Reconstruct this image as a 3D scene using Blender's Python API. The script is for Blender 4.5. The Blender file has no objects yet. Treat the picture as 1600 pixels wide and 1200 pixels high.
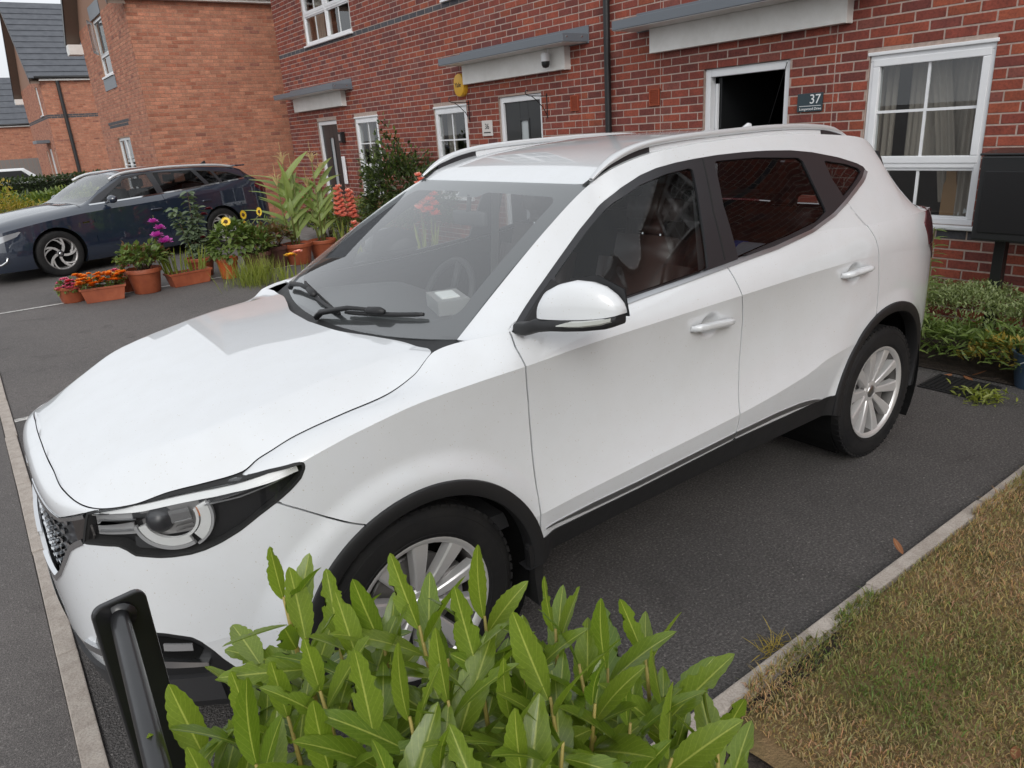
import bpy, bmesh, math, random
import numpy as np
from mathutils import Vector, Matrix

scene = bpy.context.scene
COL = scene.collection
rnd = random.Random(7)
# ---------------------------------------------------------------- camera
# world: x runs from the road towards the terrace, y runs along the terrace (away from the viewer), z is up, metres
CAM_LOC = (-0.83303, -2.52317, 1.69202)
CAM_R = ((0.797953, -0.599253, -0.06455), (-0.248317, -0.229274, -0.941155), (0.549191, 0.767026, -0.331754))
cam_d = bpy.data.cameras.new('camera'); cam = bpy.data.objects.new('camera', cam_d); COL.objects.link(cam)
cam_d.sensor_fit = 'HORIZONTAL'; cam_d.sensor_width = 36.0; cam_d.lens = 25.6927
cam_d.clip_start = .02; cam_d.clip_end = 600
_r, _d, _f = CAM_R                                  # right, down, forward
cam.matrix_world = Matrix(((_r[0], -_d[0], -_f[0], CAM_LOC[0]), (_r[1], -_d[1], -_f[1], CAM_LOC[1]), (_r[2], -_d[2], -_f[2], CAM_LOC[2]), (0, 0, 0, 1)))
scene.camera = cam
# ---------------------------------------------------------------- overcast sky and a broad weak sun
SUN_EL, SUN_AZ = math.radians(34), math.radians(208)
world = bpy.data.worlds.new('World'); scene.world = world; world.use_nodes = True
wn, wl = world.node_tree.nodes, world.node_tree.links; wn.clear()
sky = wn.new('ShaderNodeTexSky'); sky.sky_type = 'NISHITA'; sky.sun_disc = False
sky.sun_elevation = SUN_EL; sky.sun_rotation = SUN_AZ; sky.air_density = 1.0; sky.dust_density = 6.0; sky.ozone_density = 1.0
hsv = wn.new('ShaderNodeHueSaturation'); hsv.inputs['Saturation'].default_value = .16; hsv.inputs['Value'].default_value = 1.0
wmix = wn.new('ShaderNodeMix'); wmix.data_type = 'RGBA'; wmix.inputs[0].default_value = .6   # cloud layer evens the sky out
wmix.inputs[7].default_value = (9.3, 9.7, 10.2, 1)
bg = wn.new('ShaderNodeBackground'); bg.inputs['Strength'].default_value = .12
wo = wn.new('ShaderNodeOutputWorld')
wl.new(sky.outputs[0], hsv.inputs['Color']); wl.new(hsv.outputs[0], wmix.inputs[6]); wl.new(wmix.outputs[2], bg.inputs['Color']); wl.new(bg.outputs[0], wo.inputs[0])
sun_d = bpy.data.lights.new('sun', 'SUN'); sun_d.energy = .75; sun_d.angle = math.radians(30); sun_d.color = (1, .97, .92)
sun = bpy.data.objects.new('sun', sun_d); COL.objects.link(sun)
# Nishita: rotation measured clockwise from +y seen from above
_sv = Vector((math.sin(SUN_AZ)*math.cos(SUN_EL), math.cos(SUN_AZ)*math.cos(SUN_EL), math.sin(SUN_EL)))
sun.rotation_euler = _sv.to_track_quat('Z', 'Y').to_euler()
vs = scene.view_settings; vs.view_transform = 'Standard'; vs.look = 'None'; vs.gamma = 1; vs.exposure = 0.12; vs.use_curve_mapping = False
scene.render.engine = 'CYCLES'
scene.render.resolution_x = 1024; scene.render.resolution_y = 768
scene.cycles.max_bounces = 8; scene.cycles.transparent_max_bounces = 16
# ---------------------------------------------------------------- materials
def mat(name, col=(.5, .5, .5), rough=.5, metal=0., coat=0., coat_r=.03, coat_ior=1.5, trans=0., ior=1.5, spec=.5, sheen=0., emit=None, alpha=1.):
    m = bpy.data.materials.new(name); m.use_nodes = True
    b = m.node_tree.nodes['Principled BSDF']
    b.inputs['Base Color'].default_value = (*col, 1); b.inputs['Roughness'].default_value = rough; b.inputs['Metallic'].default_value = metal
    b.inputs['Coat Weight'].default_value = coat; b.inputs['Coat Roughness'].default_value = coat_r
    b.inputs['Transmission Weight'].default_value = trans; b.inputs['IOR'].default_value = ior; b.inputs['Specular IOR Level'].default_value = spec
    b.inputs['Coat IOR'].default_value = coat_ior
    b.inputs['Sheen Weight'].default_value = sheen; b.inputs['Alpha'].default_value = alpha
    return m
def nd(m, t, **kw):
    n = m.node_tree.nodes.new(t)
    for k, v in kw.items():
        if k.startswith('i_'): n.inputs[k[2:].replace('_', ' ')].default_value = v
        else: setattr(n, k, v)
    return n
def lk(m, a, b): m.node_tree.links.new(a, b)
def bsdf(m): return m.node_tree.nodes['Principled BSDF']
def coords(m, kind='Object', scale=1., sc3=None):
    t = nd(m, 'ShaderNodeTexCoord'); mp = nd(m, 'ShaderNodeMapping')
    mp.inputs['Scale'].default_value = sc3 or (scale,)*3
    lk(m, t.outputs[kind], mp.inputs['Vector']); return mp.outputs[0]
def noise(m, vec, scale, detail=4, rough=.6, dist=0.):
    n = nd(m, 'ShaderNodeTexNoise'); n.inputs['Scale'].default_value = scale; n.inputs['Detail'].default_value = detail
    n.inputs['Roughness'].default_value = rough; n.inputs['Distortion'].default_value = dist
    if vec is not None: lk(m, vec, n.inputs['Vector'])
    return n.outputs['Fac']
def ramp(m, fac, stops, interp='LINEAR'):
    r = nd(m, 'ShaderNodeValToRGB'); r.color_ramp.interpolation = interp
    el = r.color_ramp.elements
    while len(el) > 1: el.remove(el[-1])
    el[0].position = stops[0][0]; el[0].color = (*stops[0][1], 1)
    for p, c in stops[1:]:
        e = el.new(p); e.color = (*c, 1)
    lk(m, fac, r.inputs[0]); return r.outputs[0]
def mixc(m, fac, a, b, mode='MIX'):
    n = nd(m, 'ShaderNodeMix', data_type='RGBA', blend_type=mode)
    for s, v in ((0, fac), (6, a), (7, b)):
        if isinstance(v, (int, float)): n.inputs[s].default_value = v
        elif isinstance(v, tuple): n.inputs[s].default_value = (*v[:3], 1)
        else: lk(m, v, n.inputs[s])
    return n.outputs[2]
def bump(m, h, strength=.3, dist=.01):
    b = nd(m, 'ShaderNodeBump'); b.inputs['Strength'].default_value = strength; b.inputs['Distance'].default_value = dist
    lk(m, h, b.inputs['Height']); lk(m, b.outputs[0], bsdf(m).inputs['Normal']); return b
def attr(m, name):
    a = nd(m, 'ShaderNodeAttribute', attribute_name=name); return a
def setbase(m, sock): lk(m, sock, bsdf(m).inputs['Base Color'])
def setrough(m, fac, lo, hi):
    r = nd(m, 'ShaderNodeMapRange'); r.inputs['To Min'].default_value = lo; r.inputs['To Max'].default_value = hi
    lk(m, fac, r.inputs['Value']); lk(m, r.outputs[0], bsdf(m).inputs['Roughness'])

def glass_mat(name, tint, refl=1.0, ior=1.85, dust_glare=0.):
    m = bpy.data.materials.new(name); m.use_nodes = True; nt = m.node_tree; nt.nodes.clear()
    o = nt.nodes.new('ShaderNodeOutputMaterial'); mx = nt.nodes.new('ShaderNodeMixShader'); tr = nt.nodes.new('ShaderNodeBsdfTransparent'); gl = nt.nodes.new('ShaderNodeBsdfGlossy'); fr = nt.nodes.new('ShaderNodeFresnel')
    tr.inputs[0].default_value = (*tint, 1); gl.inputs['Roughness'].default_value = .0; gl.inputs[0].default_value = (refl,)*3 + (1,); fr.inputs[0].default_value = ior
    ge = nt.nodes.new('ShaderNodeNewGeometry'); mr = nt.nodes.new('ShaderNodeMapRange'); mr.inputs['To Min'].default_value = ior; mr.inputs['To Max'].default_value = 1/ior   # a thin pane reflects alike from both sides
    nt.links.new(ge.outputs['Backfacing'], mr.inputs['Value']); nt.links.new(mr.outputs[0], fr.inputs[0])
    nt.links.new(fr.outputs[0], mx.inputs[0]); nt.links.new(tr.outputs[0], mx.inputs[1]); nt.links.new(gl.outputs[0], mx.inputs[2]); nt.links.new(mx.outputs[0], o.inputs[0])
    if dust_glare:                                          # pale dusty film, its colour also stands in for sky glare on the windscreen
        df = nt.nodes.new('ShaderNodeBsdfDiffuse'); df.inputs[0].default_value = (.62, .64, .66, 1); m2 = nt.nodes.new('ShaderNodeMixShader'); m2.inputs[0].default_value = dust_glare
        nt.links.new(mx.outputs[0], m2.inputs[1]); nt.links.new(df.outputs[0], m2.inputs[2]); nt.links.new(m2.outputs[0], o.inputs[0])
    return m
M_CHROME = mat('chrome', (.75, .76, .77), .08, metal=1.)
M_SATIN = mat('satin_silver', (.62, .63, .64), .28, metal=1.)
# ---------------------------------------------------------------- objects
def tag(o, label=None, cat=None, group=None, kind=None):
    if label: o['label'] = label
    if cat: o['category'] = cat
    if group: o['group'] = group
    if kind: o['kind'] = kind
    return o
def empty(name, loc=(0, 0, 0), rz=0., label=None, cat=None, group=None):
    o = bpy.data.objects.new(name, None); COL.objects.link(o); o.location = loc; o.rotation_euler = (0, 0, rz)
    o.empty_display_size = .1
    return tag(o, label, cat, group)
def link(name, me, m=None, parent=None, loc=None):
    o = bpy.data.objects.new(name, me); COL.objects.link(o)
    if m is not None and not me.materials:
        for mm in (m if isinstance(m, (list, tuple)) else [m]): me.materials.append(mm)
    if parent is not None: o.parent = parent
    if loc is not None: o.location = loc
    return o
def copy_tree(o, parent=None):
    c = o.copy(); COL.objects.link(c)
    if parent is not None: c.parent = parent
    for ch in list(o.children): copy_tree(ch, c)
    return c
def mesh_np(name, V, F, smooth=True, normals=None, colors=None, sharp=None):
    me = bpy.data.meshes.new(name)
    me.from_pydata([tuple(map(float, v)) for v in V], [], [tuple(int(i) for i in f) for f in F])
    if smooth: me.polygons.foreach_set('use_smooth', np.ones(len(me.polygons), bool))
    if colors is not None:
        a = me.color_attributes.new('tone', 'FLOAT_COLOR', 'POINT'); c = np.ones((len(V), 4)); c[:, :colors.shape[1]] = colors
        a.data.foreach_set('color', c.ravel())
    me.update()
    if normals is not None:
        n = np.asarray(normals, float); n = n/np.maximum(np.linalg.norm(n, axis=1), 1e-9)[:, None]
        me.normals_split_custom_set_from_vertices([tuple(v) for v in n])
    elif sharp is not None:
        me.set_sharp_from_angle(angle=math.radians(sharp))
    return me
class MB:                                           # collects simple shapes into ONE mesh object
    def __init__(s): s.v = []; s.f = []; s.m = []; s.c = []; s.mi = 0; s.col = (1, 1, 1)
    def add(s, V, F):
        b = len(s.v); s.v += [tuple(map(float, p)) for p in V]; s.f += [tuple(b+i for i in f) for f in F]
        s.m += [s.mi]*len(F); s.c += [s.col]*len(V); return s
    def box(s, a, b, bev=0.):
        (x0, y0, z0), (x1, y1, z1) = [min(p, q) for p, q in zip(a, b)], [max(p, q) for p, q in zip(a, b)]
        if bev <= 0:
            V = [(x0, y0, z0), (x1, y0, z0), (x1, y1, z0), (x0, y1, z0), (x0, y0, z1), (x1, y0, z1), (x1, y1, z1), (x0, y1, z1)]
            return s.add(V, [(0, 3, 2, 1), (4, 5, 6, 7), (0, 1, 5, 4), (1, 2, 6, 5), (2, 3, 7, 6), (3, 0, 4, 7)])
        bm = bmesh.new(); bmesh.ops.create_cube(bm, size=1)
        for v in bm.verts: v.co = Vector(((x0+x1)/2+v.co.x*(x1-x0), (y0+y1)/2+v.co.y*(y1-y0), (z0+z1)/2+v.co.z*(z1-z0)))
        bmesh.ops.bevel(bm, geom=bm.edges[:], offset=bev, segments=2, profile=.6, affect='EDGES')
        return s.bm(bm)
    def bm(s, bm, M=None):
        bm.verts.index_update()
        V = [(M @ v.co if M else v.co)[:] for v in bm.verts]; F = [tuple(v.index for v in f.verts) for f in bm.faces]
        bm.free(); return s.add(V, F)
    def tube(s, pts, r, n=8, cap=True):
        pts = [Vector(p) for p in pts]; rs = r if isinstance(r, (list, tuple)) else [r]*len(pts)
        V = []; F = []; up = None
        for i, p in enumerate(pts):
            t = (pts[min(i+1, len(pts)-1)] - pts[max(i-1, 0)]).normalized()
            if up is None: up = t.orthogonal().normalized()
            up = (up - t*up.dot(t)); up = up.normalized() if up.length > 1e-6 else t.orthogonal().normalized()
            sd = t.cross(up)
            for k in range(n):
                a = 2*math.pi*k/n; V.append(p + (up*math.cos(a) + sd*math.sin(a))*rs[i])
        for i in range(len(pts)-1):
            for k in range(n): F.append((i*n+k, i*n+(k+1) % n, (i+1)*n+(k+1) % n, (i+1)*n+k))
        if cap: F.append(tuple(range(n-1, -1, -1))); F.append(tuple((len(pts)-1)*n+k for k in range(n)))
        return s.add(V, F)
    def lathe(s, prof, n=24, M=None, close=False):      # prof: (r, z)
        V = []; F = []
        for r, z in prof:
            for k in range(n):
                a = 2*math.pi*k/n; p = Vector((r*math.cos(a), r*math.sin(a), z)); V.append(M @ p if M else p)
        for i in range(len(prof)-1):
            for k in range(n): F.append((i*n+k, i*n+(k+1) % n, (i+1)*n+(k+1) % n, (i+1)*n+k))
        if close: F.append(tuple(range(n-1, -1, -1))); F.append(tuple((len(prof)-1)*n+k for k in range(n)))
        return s.add(V, F)
    def prism(s, poly, d, M=None):                  # 2-D polygon in xy extruded by d along z
        n = len(poly); V = [Vector((p[0], p[1], 0)) for p in poly] + [Vector((p[0], p[1], d)) for p in poly]
        if M: V = [M @ v for v in V]
        F = [tuple(range(n-1, -1, -1)), tuple(range(n, 2*n))] + [(i, (i+1) % n, n+(i+1) % n, n+i) for i in range(n)]
        return s.add(V, F)
    def build(s, name, m, parent=None, smooth=False, sharp=None, loc=None, tone=False, bev=0., seg=2):
        me = bpy.data.meshes.new(name); me.from_pydata(s.v, [], s.f)
        for mm in (m if isinstance(m, (list, tuple)) else [m]): me.materials.append(mm)
        me.polygons.foreach_set('material_index', s.m)
        if smooth or sharp: me.polygons.foreach_set('use_smooth', [True]*len(s.f))
        if tone:
            a = me.color_attributes.new('tone', 'FLOAT_COLOR', 'POINT'); a.data.foreach_set('color', np.c_[np.array(s.c), np.ones(len(s.c))].ravel())
        me.update()
        if sharp: me.set_sharp_from_angle(angle=math.radians(sharp))
        o = bpy.data.objects.new(name, me); COL.objects.link(o)
        if parent is not None: o.parent = parent
        if loc is not None: o.location = loc
        if bev:
            b = o.modifiers.new('bevel', 'BEVEL'); b.width = bev; b.segments = seg; b.limit_method = 'ANGLE'; b.angle_limit = math.radians(40)
            b.harden_normals = False
        return o
# ---------------------------------------------------------------- surface maths for the white car
def pchip(xs, ys):
    xs = np.asarray(xs, float); ys = np.asarray(ys, float)
    h = np.diff(xs); dl = np.diff(ys) / h
    m = np.zeros(len(xs)); m[0] = dl[0]; m[-1] = dl[-1]
    for i in range(1, len(xs) - 1):
        if dl[i-1] * dl[i] > 0:
            w1 = 2*h[i] + h[i-1]; w2 = h[i] + 2*h[i-1]
            m[i] = (w1 + w2) / (w1/dl[i-1] + w2/dl[i])
    def f(x):
        x = np.clip(np.asarray(x, float), xs[0], xs[-1])
        i = np.clip(np.searchsorted(xs, x) - 1, 0, len(xs) - 2)
        t = (x - xs[i]) / h[i]
        return ((1+2*t)*(1-t)**2*ys[i] + t*(1-t)**2*h[i]*m[i]
                + t*t*(3-2*t)*ys[i+1] + t*t*(t-1)*h[i]*m[i+1])
    return f

def smooth_curve(pts, n):                       # chord-length cubic through points
    p = np.asarray(pts, float)
    s = np.r_[0, np.cumsum(np.linalg.norm(np.diff(p, axis=0), axis=1))]
    t = np.linspace(0, s[-1], n)
    return np.stack([cspline(s, p[:, k])(t) for k in range(p.shape[1])], 1)

def cspline(xs, ys):                            # natural cubic spline
    xs = np.asarray(xs, float); ys = np.asarray(ys, float); n = len(xs)
    h = np.diff(xs); A = np.eye(n); b = np.zeros(n)
    for i in range(1, n-1):
        A[i, i-1] = h[i-1]; A[i, i] = 2*(h[i-1]+h[i]); A[i, i+1] = h[i]
        b[i] = 6*((ys[i+1]-ys[i])/h[i] - (ys[i]-ys[i-1])/h[i-1])
    M = np.linalg.solve(A, b)
    def f(x):
        x = np.clip(np.asarray(x, float), xs[0], xs[-1])
        i = np.clip(np.searchsorted(xs, x) - 1, 0, n-2); a = xs[i+1]-x; c = x-xs[i]; H = h[i]
        return (M[i]*a**3 + M[i+1]*c**3)/(6*H) + (ys[i]/H - M[i]*H/6)*a + (ys[i+1]/H - M[i+1]*H/6)*c
    return f

# plan outline of the body at its widest (x, half width), nose centre round to tail centre
OUT = [(-.872, 0), (-.871, .12), (-.866, .24), (-.850, .37), (-.815, .475), (-.755, .565), (-.68, .635), (-.60, .690), (-.52, .745),
       (-.44, .798), (-.36, .838), (-.28, .858), (-.19, .870), (-.1, .877), (.1, .882), (.4, .885), (.9, .886), (1.4, .886), (1.9, .886), (2.35, .884),
       (2.65, .872), (2.9, .842), (3.08, .795), (3.22, .735), (3.32, .65), (3.385, .52), (3.415, .38), (3.43, .2), (3.432, 0)]
OUTA = np.array(OUT); _s = np.r_[0, np.cumsum(np.linalg.norm(np.diff(OUTA, axis=0), axis=1))]
_i0 = OUT.index((-.1, .877)); _U = _s - _s[_i0] - .1             # u equals x (nearly) along the flank
_fx = cspline(_U, OUTA[:, 0]); _fw = cspline(_U, OUTA[:, 1])
def _u_of_x(x):                                    # flank / front: u for a given x of the outline
    return np.interp(x, OUTA[:, 0] + np.arange(len(OUTA))*1e-9, _U)
def outline(u):
    e = 1e-3; x = _fx(u); w = _fw(u)
    tx = _fx(u+e) - _fx(u-e); tw = _fw(u+e) - _fw(u-e); l = np.hypot(tx, tw)
    return x, w, tw/l, -tx/l                       # inward normal (nx, nw)
UMIN, UMAX = _U[0], _U[-1]
def tab(rows, k):                                  # rows are (x on the outline, values...)
    return pchip([_u_of_x(r[0]) if r[0] > -.87 else UMIN for r in rows], [r[k] for r in rows])
# section nodes (outline x, inset, height)
N0 = [(-.872, .05, .20), (-.7, .045, .20), (-.4, .035, .21), (.0, .045, .28), (.42, .045, .345), (1.2, .045, .360), (2.1, .045, .358), (2.3, .05, .31), (2.9, .04, .27), (3.43, .03, .30)]
N1 = [(-.872, .0, .40), (-.72, .0, .42), (-.5, .0, .47), (-.3, .0, .50), (.0, .0, .51), (.42, .0, .520), (.57, .0, .53), (1.0, .0, .550), (1.43, .0, .571), (1.87, .0, .616), (2.05, .0, .655), (2.3, .004, .67), (2.9, .002, .60), (3.43, .0, .55)]
NM = [(-.872, .0, .62), (-.72, .0, .64), (-.5, .004, .70), (-.3, .01, .74), (.0, .022, .76), (.42, .038, .77), (1.0, .044, .78), (1.5, .044, .80), (2.0, .030, .84), (2.35, .012, .90), (2.9, .004, .85), (3.43, .0, .82)]
N3 = [(-.872, .026, .805), (-.866, .026, .803), (-.815, .020, .80), (-.72, .010, .808), (-.60, .006, .828), (-.44, .010, .880), (-.36, .010, .910), (-.28, .014, .936), (-.14, .017, .972), (.065, .018, 1.003), (.27, .019, 1.012), (.407, .019, 1.016),
      (.64, .019, 1.027), (1.0, .019, 1.034), (1.447, .019, 1.042), (1.863, .018, 1.050), (2.2, .016, 1.052), (2.6, .014, 1.03), (2.9, .01, 1.0), (3.2, .01, .98), (3.43, .01, .97)]
N4 = [(-.872, .028, .86), (-.815, .022, .845), (-.60, .016, .86), (-.36, .04, .94), (-.28, .05, .972), (-.14, .06, 1.000), (.2, .055, 1.035), (.407, .045, 1.06), (1., .042, 1.085), (1.447, .042, 1.10), (1.9, .040, 1.12), (2.3, .028, 1.12), (2.7, .018, 1.10), (3.1, .016, 1.08), (3.43, .02, 1.05)]
N5 = [(-.872, .072, .876), (-.866, .070, .873), (-.835, .052, .862), (-.75, .028, .847), (-.68, .030, .856), (-.60, .040, .879), (-.52, .052, .892), (-.45, .070, .905), (-.41, .086, .930), (-.37, .096, .944), (-.28, .112, .967), (-.14, .128, .987), (.0, .137, 1.003), (.10, .146, 1.035),
      (.18, .154, 1.088), (.25, .143, 1.100), (.40, .098, 1.108), (.6, .088, 1.110), (.9, .086, 1.115), (1.42, .086, 1.150), (1.98, .084, 1.199), (2.33, .062, 1.181), (2.65, .052, 1.175), (2.9, .045, 1.168), (3.1, .045, 1.16), (3.43, .05, 1.13)]
SECN = {k: (tab(v, 1), tab(v, 2)) for k, v in dict(N0=N0, N1=N1, NM=NM, N3=N3, N4=N4, N5=N5).items()}
def node(k, u):
    x, w, nx, nw = outline(u); d, z = SECN[k][0](u), SECN[k][1](u)
    return np.stack([x + nx*d, w + nw*d, z], -1)   # (x, half width, z)
WHF, WHR = (0., .352), (2.585, .362)               # arch centres (x, z)
def flare(P):
    for (cx, cz) in (WHF, WHR):
        r = np.hypot(P[..., 0]-cx, P[..., 2]-cz)
        k = np.clip((.500 - r)/.075, 0, 1); k = k*k*(3-2*k)
        side = np.clip((P[..., 1]-.70)/.12, 0, 1)
        base = .884 if cx < 1 else .880
        tgt = base - .02*np.clip(r-.41, 0, 1) - (np.maximum(0, P[..., 0]-2.6)**2*.35 if cx > 1 else np.maximum(0, -.02-P[..., 0])**2*.22)
        P[..., 1] += side*k*np.maximum(0, tgt - P[..., 1])*.9
    return P
def bez(a, b, c, t): t = t[None, :, None]; return a[:, None]*(1-t)**2 + 2*b[:, None]*t*(1-t) + c[:, None]*t*t
def side_patch(k, u, nv):
    t = np.linspace(0, 1, nv)
    if k == 'S1': a, c = node('N0', u), node('N1', u); b = (a+c)/2; b[:, 1] += .008
    if k == 'S2':
        a, m, c = node('N1', u), node('NM', u), node('N3', u); b = 2*m - (a+c)/2
    if k == 'S3': a, b, c = node('N3', u), node('N4', u), node('N5', u); b = 2*b - (a+c)/2*1.0; b = (b + (node('N4', u)))/2
    P = bez(a, b, c, t)
    if k in ('S1', 'S2'): P = flare(P)
    return P
# greenhouse: from the belt (N5) up to the roof edge (N7), stations in x
N7 = [(.28, .700, 1.097), (.45, .668, 1.205), (.70, .622, 1.357), (.90, .585, 1.463), (.955, .577, 1.487), (1.05, .592, 1.530), (1.28, .600, 1.572), (1.53, .603, 1.586), (1.8, .603, 1.590), (2.05, .603, 1.586), (2.45, .600, 1.560), (2.66, .600, 1.536), (2.745, .603, 1.502),
      (2.775, .613, 1.462), (2.87, .640, 1.345), (3.0, .682, 1.212), (3.08, .705, 1.178), (3.2, .70, 1.15)]
_w7 = pchip([r[0] for r in N7], [r[1] for r in N7]); _z7 = pchip([r[0] for r in N7], [r[2] for r in N7])
def green_patch(x, nv, t0=0., t1=1.):
    t = np.linspace(t0, t1, nv)
    u = np.interp(x, [r[0] for r in OUT[13:26]], _U[13:26])
    a = node('N5', u); a[:, 0] = x
    c = np.stack([x, _w7(x), _z7(x)], -1)
    b = (a+c)/2; hgt = np.clip(c[:, 2]-a[:, 2], 0, 1)
    b[:, 1] += .055*hgt + .0; b[:, 2] += .02*hgt
    return bez(a, b, c, t)
# roof and tailgate as one height field, hood as another
def roof_z(x, y):
    w = _w7(x); q = np.clip(np.abs(y)/w, 0, 1.0)
    return _z7(x) + .034*np.clip((x-.93)/.7, 0, 1)*(1-q**2.4)
_hc = cspline([-.83, -.80, -.74, -.62, -.455, -.27, -.09, .09, .25], [.858, .877, .909, .954, 1.001, 1.036, 1.061, 1.076, 1.087])
_hry = pchip([-.83, -.74, -.62, -.455, -.27, -.09, .1, .25], [.33, .395, .470, .575, .600, .606, .62, .65])
_hrz = pchip([-.83, -.80, -.74, -.62, -.455, -.27, -.09, .1, .25], [.845, .862, .886, .935, .986, 1.022, 1.050, 1.066, 1.08])
HEDGE = node('N5', np.linspace(UMIN, .3, 900)); HEDGE = HEDGE[HEDGE[:, 0] > -.7995]
_hew = lambda x: np.interp(x, HEDGE[:, 0], HEDGE[:, 1]); _hez = lambda x: np.interp(x, HEDGE[:, 0], HEDGE[:, 2])
def hood_z(x, y):                                  # crowned middle, ridge, then a fall to the shut line
    a = np.abs(y); ew = np.maximum(_hew(x), .02); ez = _hez(x)
    yr = np.minimum(_hry(x), ew*.82); q = np.clip(a/yr, 0, 1)
    zi = _hc(x) + (_hrz(x)-_hc(x))*q**2.2
    t = np.clip((a-yr)/(ew-yr), 0, 1.3)
    zo = _hrz(x) + (ez-_hrz(x))*(.55*t + .45*t*t)
    return np.where(a < yr, zi, zo)
HOODREAR = [(0, .090), (.2, .105), (.4, .160), (.55, .195), (.66, .200), (.73, .175)]
_hr = pchip([p[0] for p in HOODREAR], [p[1] for p in HOODREAR])
# windscreen: base curve to roof edge
def screen_patch(nu, nv):
    b = np.linspace(-1, 1, nu); q = np.abs(b)
    base = np.stack([.150 + .130*q**2.2, .700*b, 1.062 + .035*q**2], -1)
    top = np.stack([.925 + .030*q**2, .577*b, 1.491 - .004*q**2], -1)
    mid = (base+top)/2; bul = (.052 - .02*q**2); mid = mid + np.stack([-.50*bul, 0*b, .86*bul], -1)
    return bez(base, mid, top, np.linspace(0, 1, nv))
# ================================================================ ground
def asphalt(name, lo, hi, grain=260., bstr=.5, patch=.9):
    m = mat(name, lo, .85); v = coords(m)
    vo = nd(m, 'ShaderNodeTexVoronoi'); vo.inputs['Scale'].default_value = grain; lk(m, v, vo.inputs['Vector'])
    n1 = noise(m, v, grain*.6, 3, .7); n2 = noise(m, v, patch, 5, .6, .4); n3 = noise(m, v, 18., 4, .6)
    c = ramp(m, n1, [(.3, tuple(x*.45 for x in lo)), (.52, lo), (.72, hi), (.84, tuple(min(1, x*2.2) for x in hi))])
    c = mixc(m, .55, c, ramp(m, n2, [(.3, (.55, .55, .55)), (.7, (1.25, 1.22, 1.2))]), 'MULTIPLY')
    c = mixc(m, .35, c, ramp(m, n3, [(.3, (.7, .7, .7)), (.7, (1.2, 1.2, 1.2))]), 'MULTIPLY')
    st = ramp(m, noise(m, v, 2.6, 3, .5, .6), [(.60, (1, 1, 1)), (.70, (.72, .71, .71)), (.74, (.66, .65, .65))]); c = mixc(m, .7, c, st, 'MULTIPLY')   # old oil and damp stains
    pk = ramp(m, noise(m, v, 75., 1, .5), [(.70, (0, 0, 0)), (.725, (1, 1, 1))]); c = mixc(m, pk, c, (.20, .185, .175))                                          # pale grit
    setbase(m, c); setrough(m, n2, .74, .92)
    mx_ = nd(m, 'ShaderNodeMath', operation='ADD'); lk(m, vo.outputs['Distance'], mx_.inputs[0]); lk(m, n1, mx_.inputs[1]); bump(m, mx_.outputs[0], bstr, .004)
    return m
M_DRIVE = asphalt('drive_tarmac', (.084, .078, .075), (.185, .173, .167), 170., 1.)
M_ROAD = asphalt('road_tarmac', (.125, .114, .109), (.235, .216, .207), 260., .5, .5)
M_CONC = mat('concrete_edging', (.40, .35, .30), .85); _v = coords(M_CONC)
setbase(M_CONC, mixc(M_CONC, .6, ramp(M_CONC, noise(M_CONC, _v, 12, 6, .7), [(.3, (.30, .255, .22)), (.55, (.42, .37, .325)), (.8, (.50, .455, .41))]), ramp(M_CONC, noise(M_CONC, _v, 160, 2), [(.3, (.6, .6, .6)), (.6, (1.1, 1.1, 1.1))]), 'MULTIPLY')); bump(M_CONC, noise(M_CONC, _v, 120, 4), .5, .003)
M_SOIL = mat('soil', (.045, .032, .024), .95); bump(M_SOIL, noise(M_SOIL, coords(M_SOIL), 40, 6), 1., .03)
setbase(M_SOIL, ramp(M_SOIL, noise(M_SOIL, coords(M_SOIL), 14, 6), [(.3, (.02, .014, .01)), (.6, (.055, .04, .03)), (.8, (.10, .075, .055))]))
M_LINE = mat('line_paint', (.62, .60, .56), .7); setbase(M_LINE, ramp(M_LINE, noise(M_LINE, coords(M_LINE), 30, 6, .75), [(.38, (.16, .15, .145)), (.50, (.48, .465, .44)), (.7, (.66, .64, .61))]))
M_PAVE = mat('grey_paving', (.20, .19, .18), .9); setbase(M_PAVE, ramp(M_PAVE, noise(M_PAVE, coords(M_PAVE), 9, 6), [(.3, (.13, .12, .115)), (.7, (.25, .24, .23))]))
def sheet(name, x0, x1, y0, y1, z, m):
    mb = MB(); mb.add([(x0, y0, z), (x1, y0, z), (x1, y1, z), (x0, y1, z)], [(0, 1, 2, 3)]); return tag(mb.build(name, m), kind='structure')
sheet('ground', -260, 260, -260, 260, -.012, M_ROAD)
sheet('road', -40, -.944, -40, 80, -.006, M_ROAD)
sheet('driveway', -.868, 4.06, -1.40, 3.30, 0., M_DRIVE)
sheet('parking_bays', -.868, 4.06, 3.30, 13.0, -.002, M_ROAD)
# flush edging stones at the foot of the drive, one by one
e = empty('edging_strip', (-.906, 0, 0)); tag(e, kind='structure')
m0 = MB().box((-.033, -.455, -.05), (.033, .455, .008), .004); _me = None
for i, y in enumerate(np.arange(-2.35, 12.2, .915)):
    if _me is None: o = m0.build('edging_stone', M_CONC, e, smooth=False); _me = o.data
    else: o = link('edging_stone', _me, None, e)
    o.location = (rnd.uniform(-.003, .003), y + .31, rnd.uniform(-.002, .002)); o.rotation_euler = (0, 0, rnd.uniform(-.004, .004))
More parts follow.
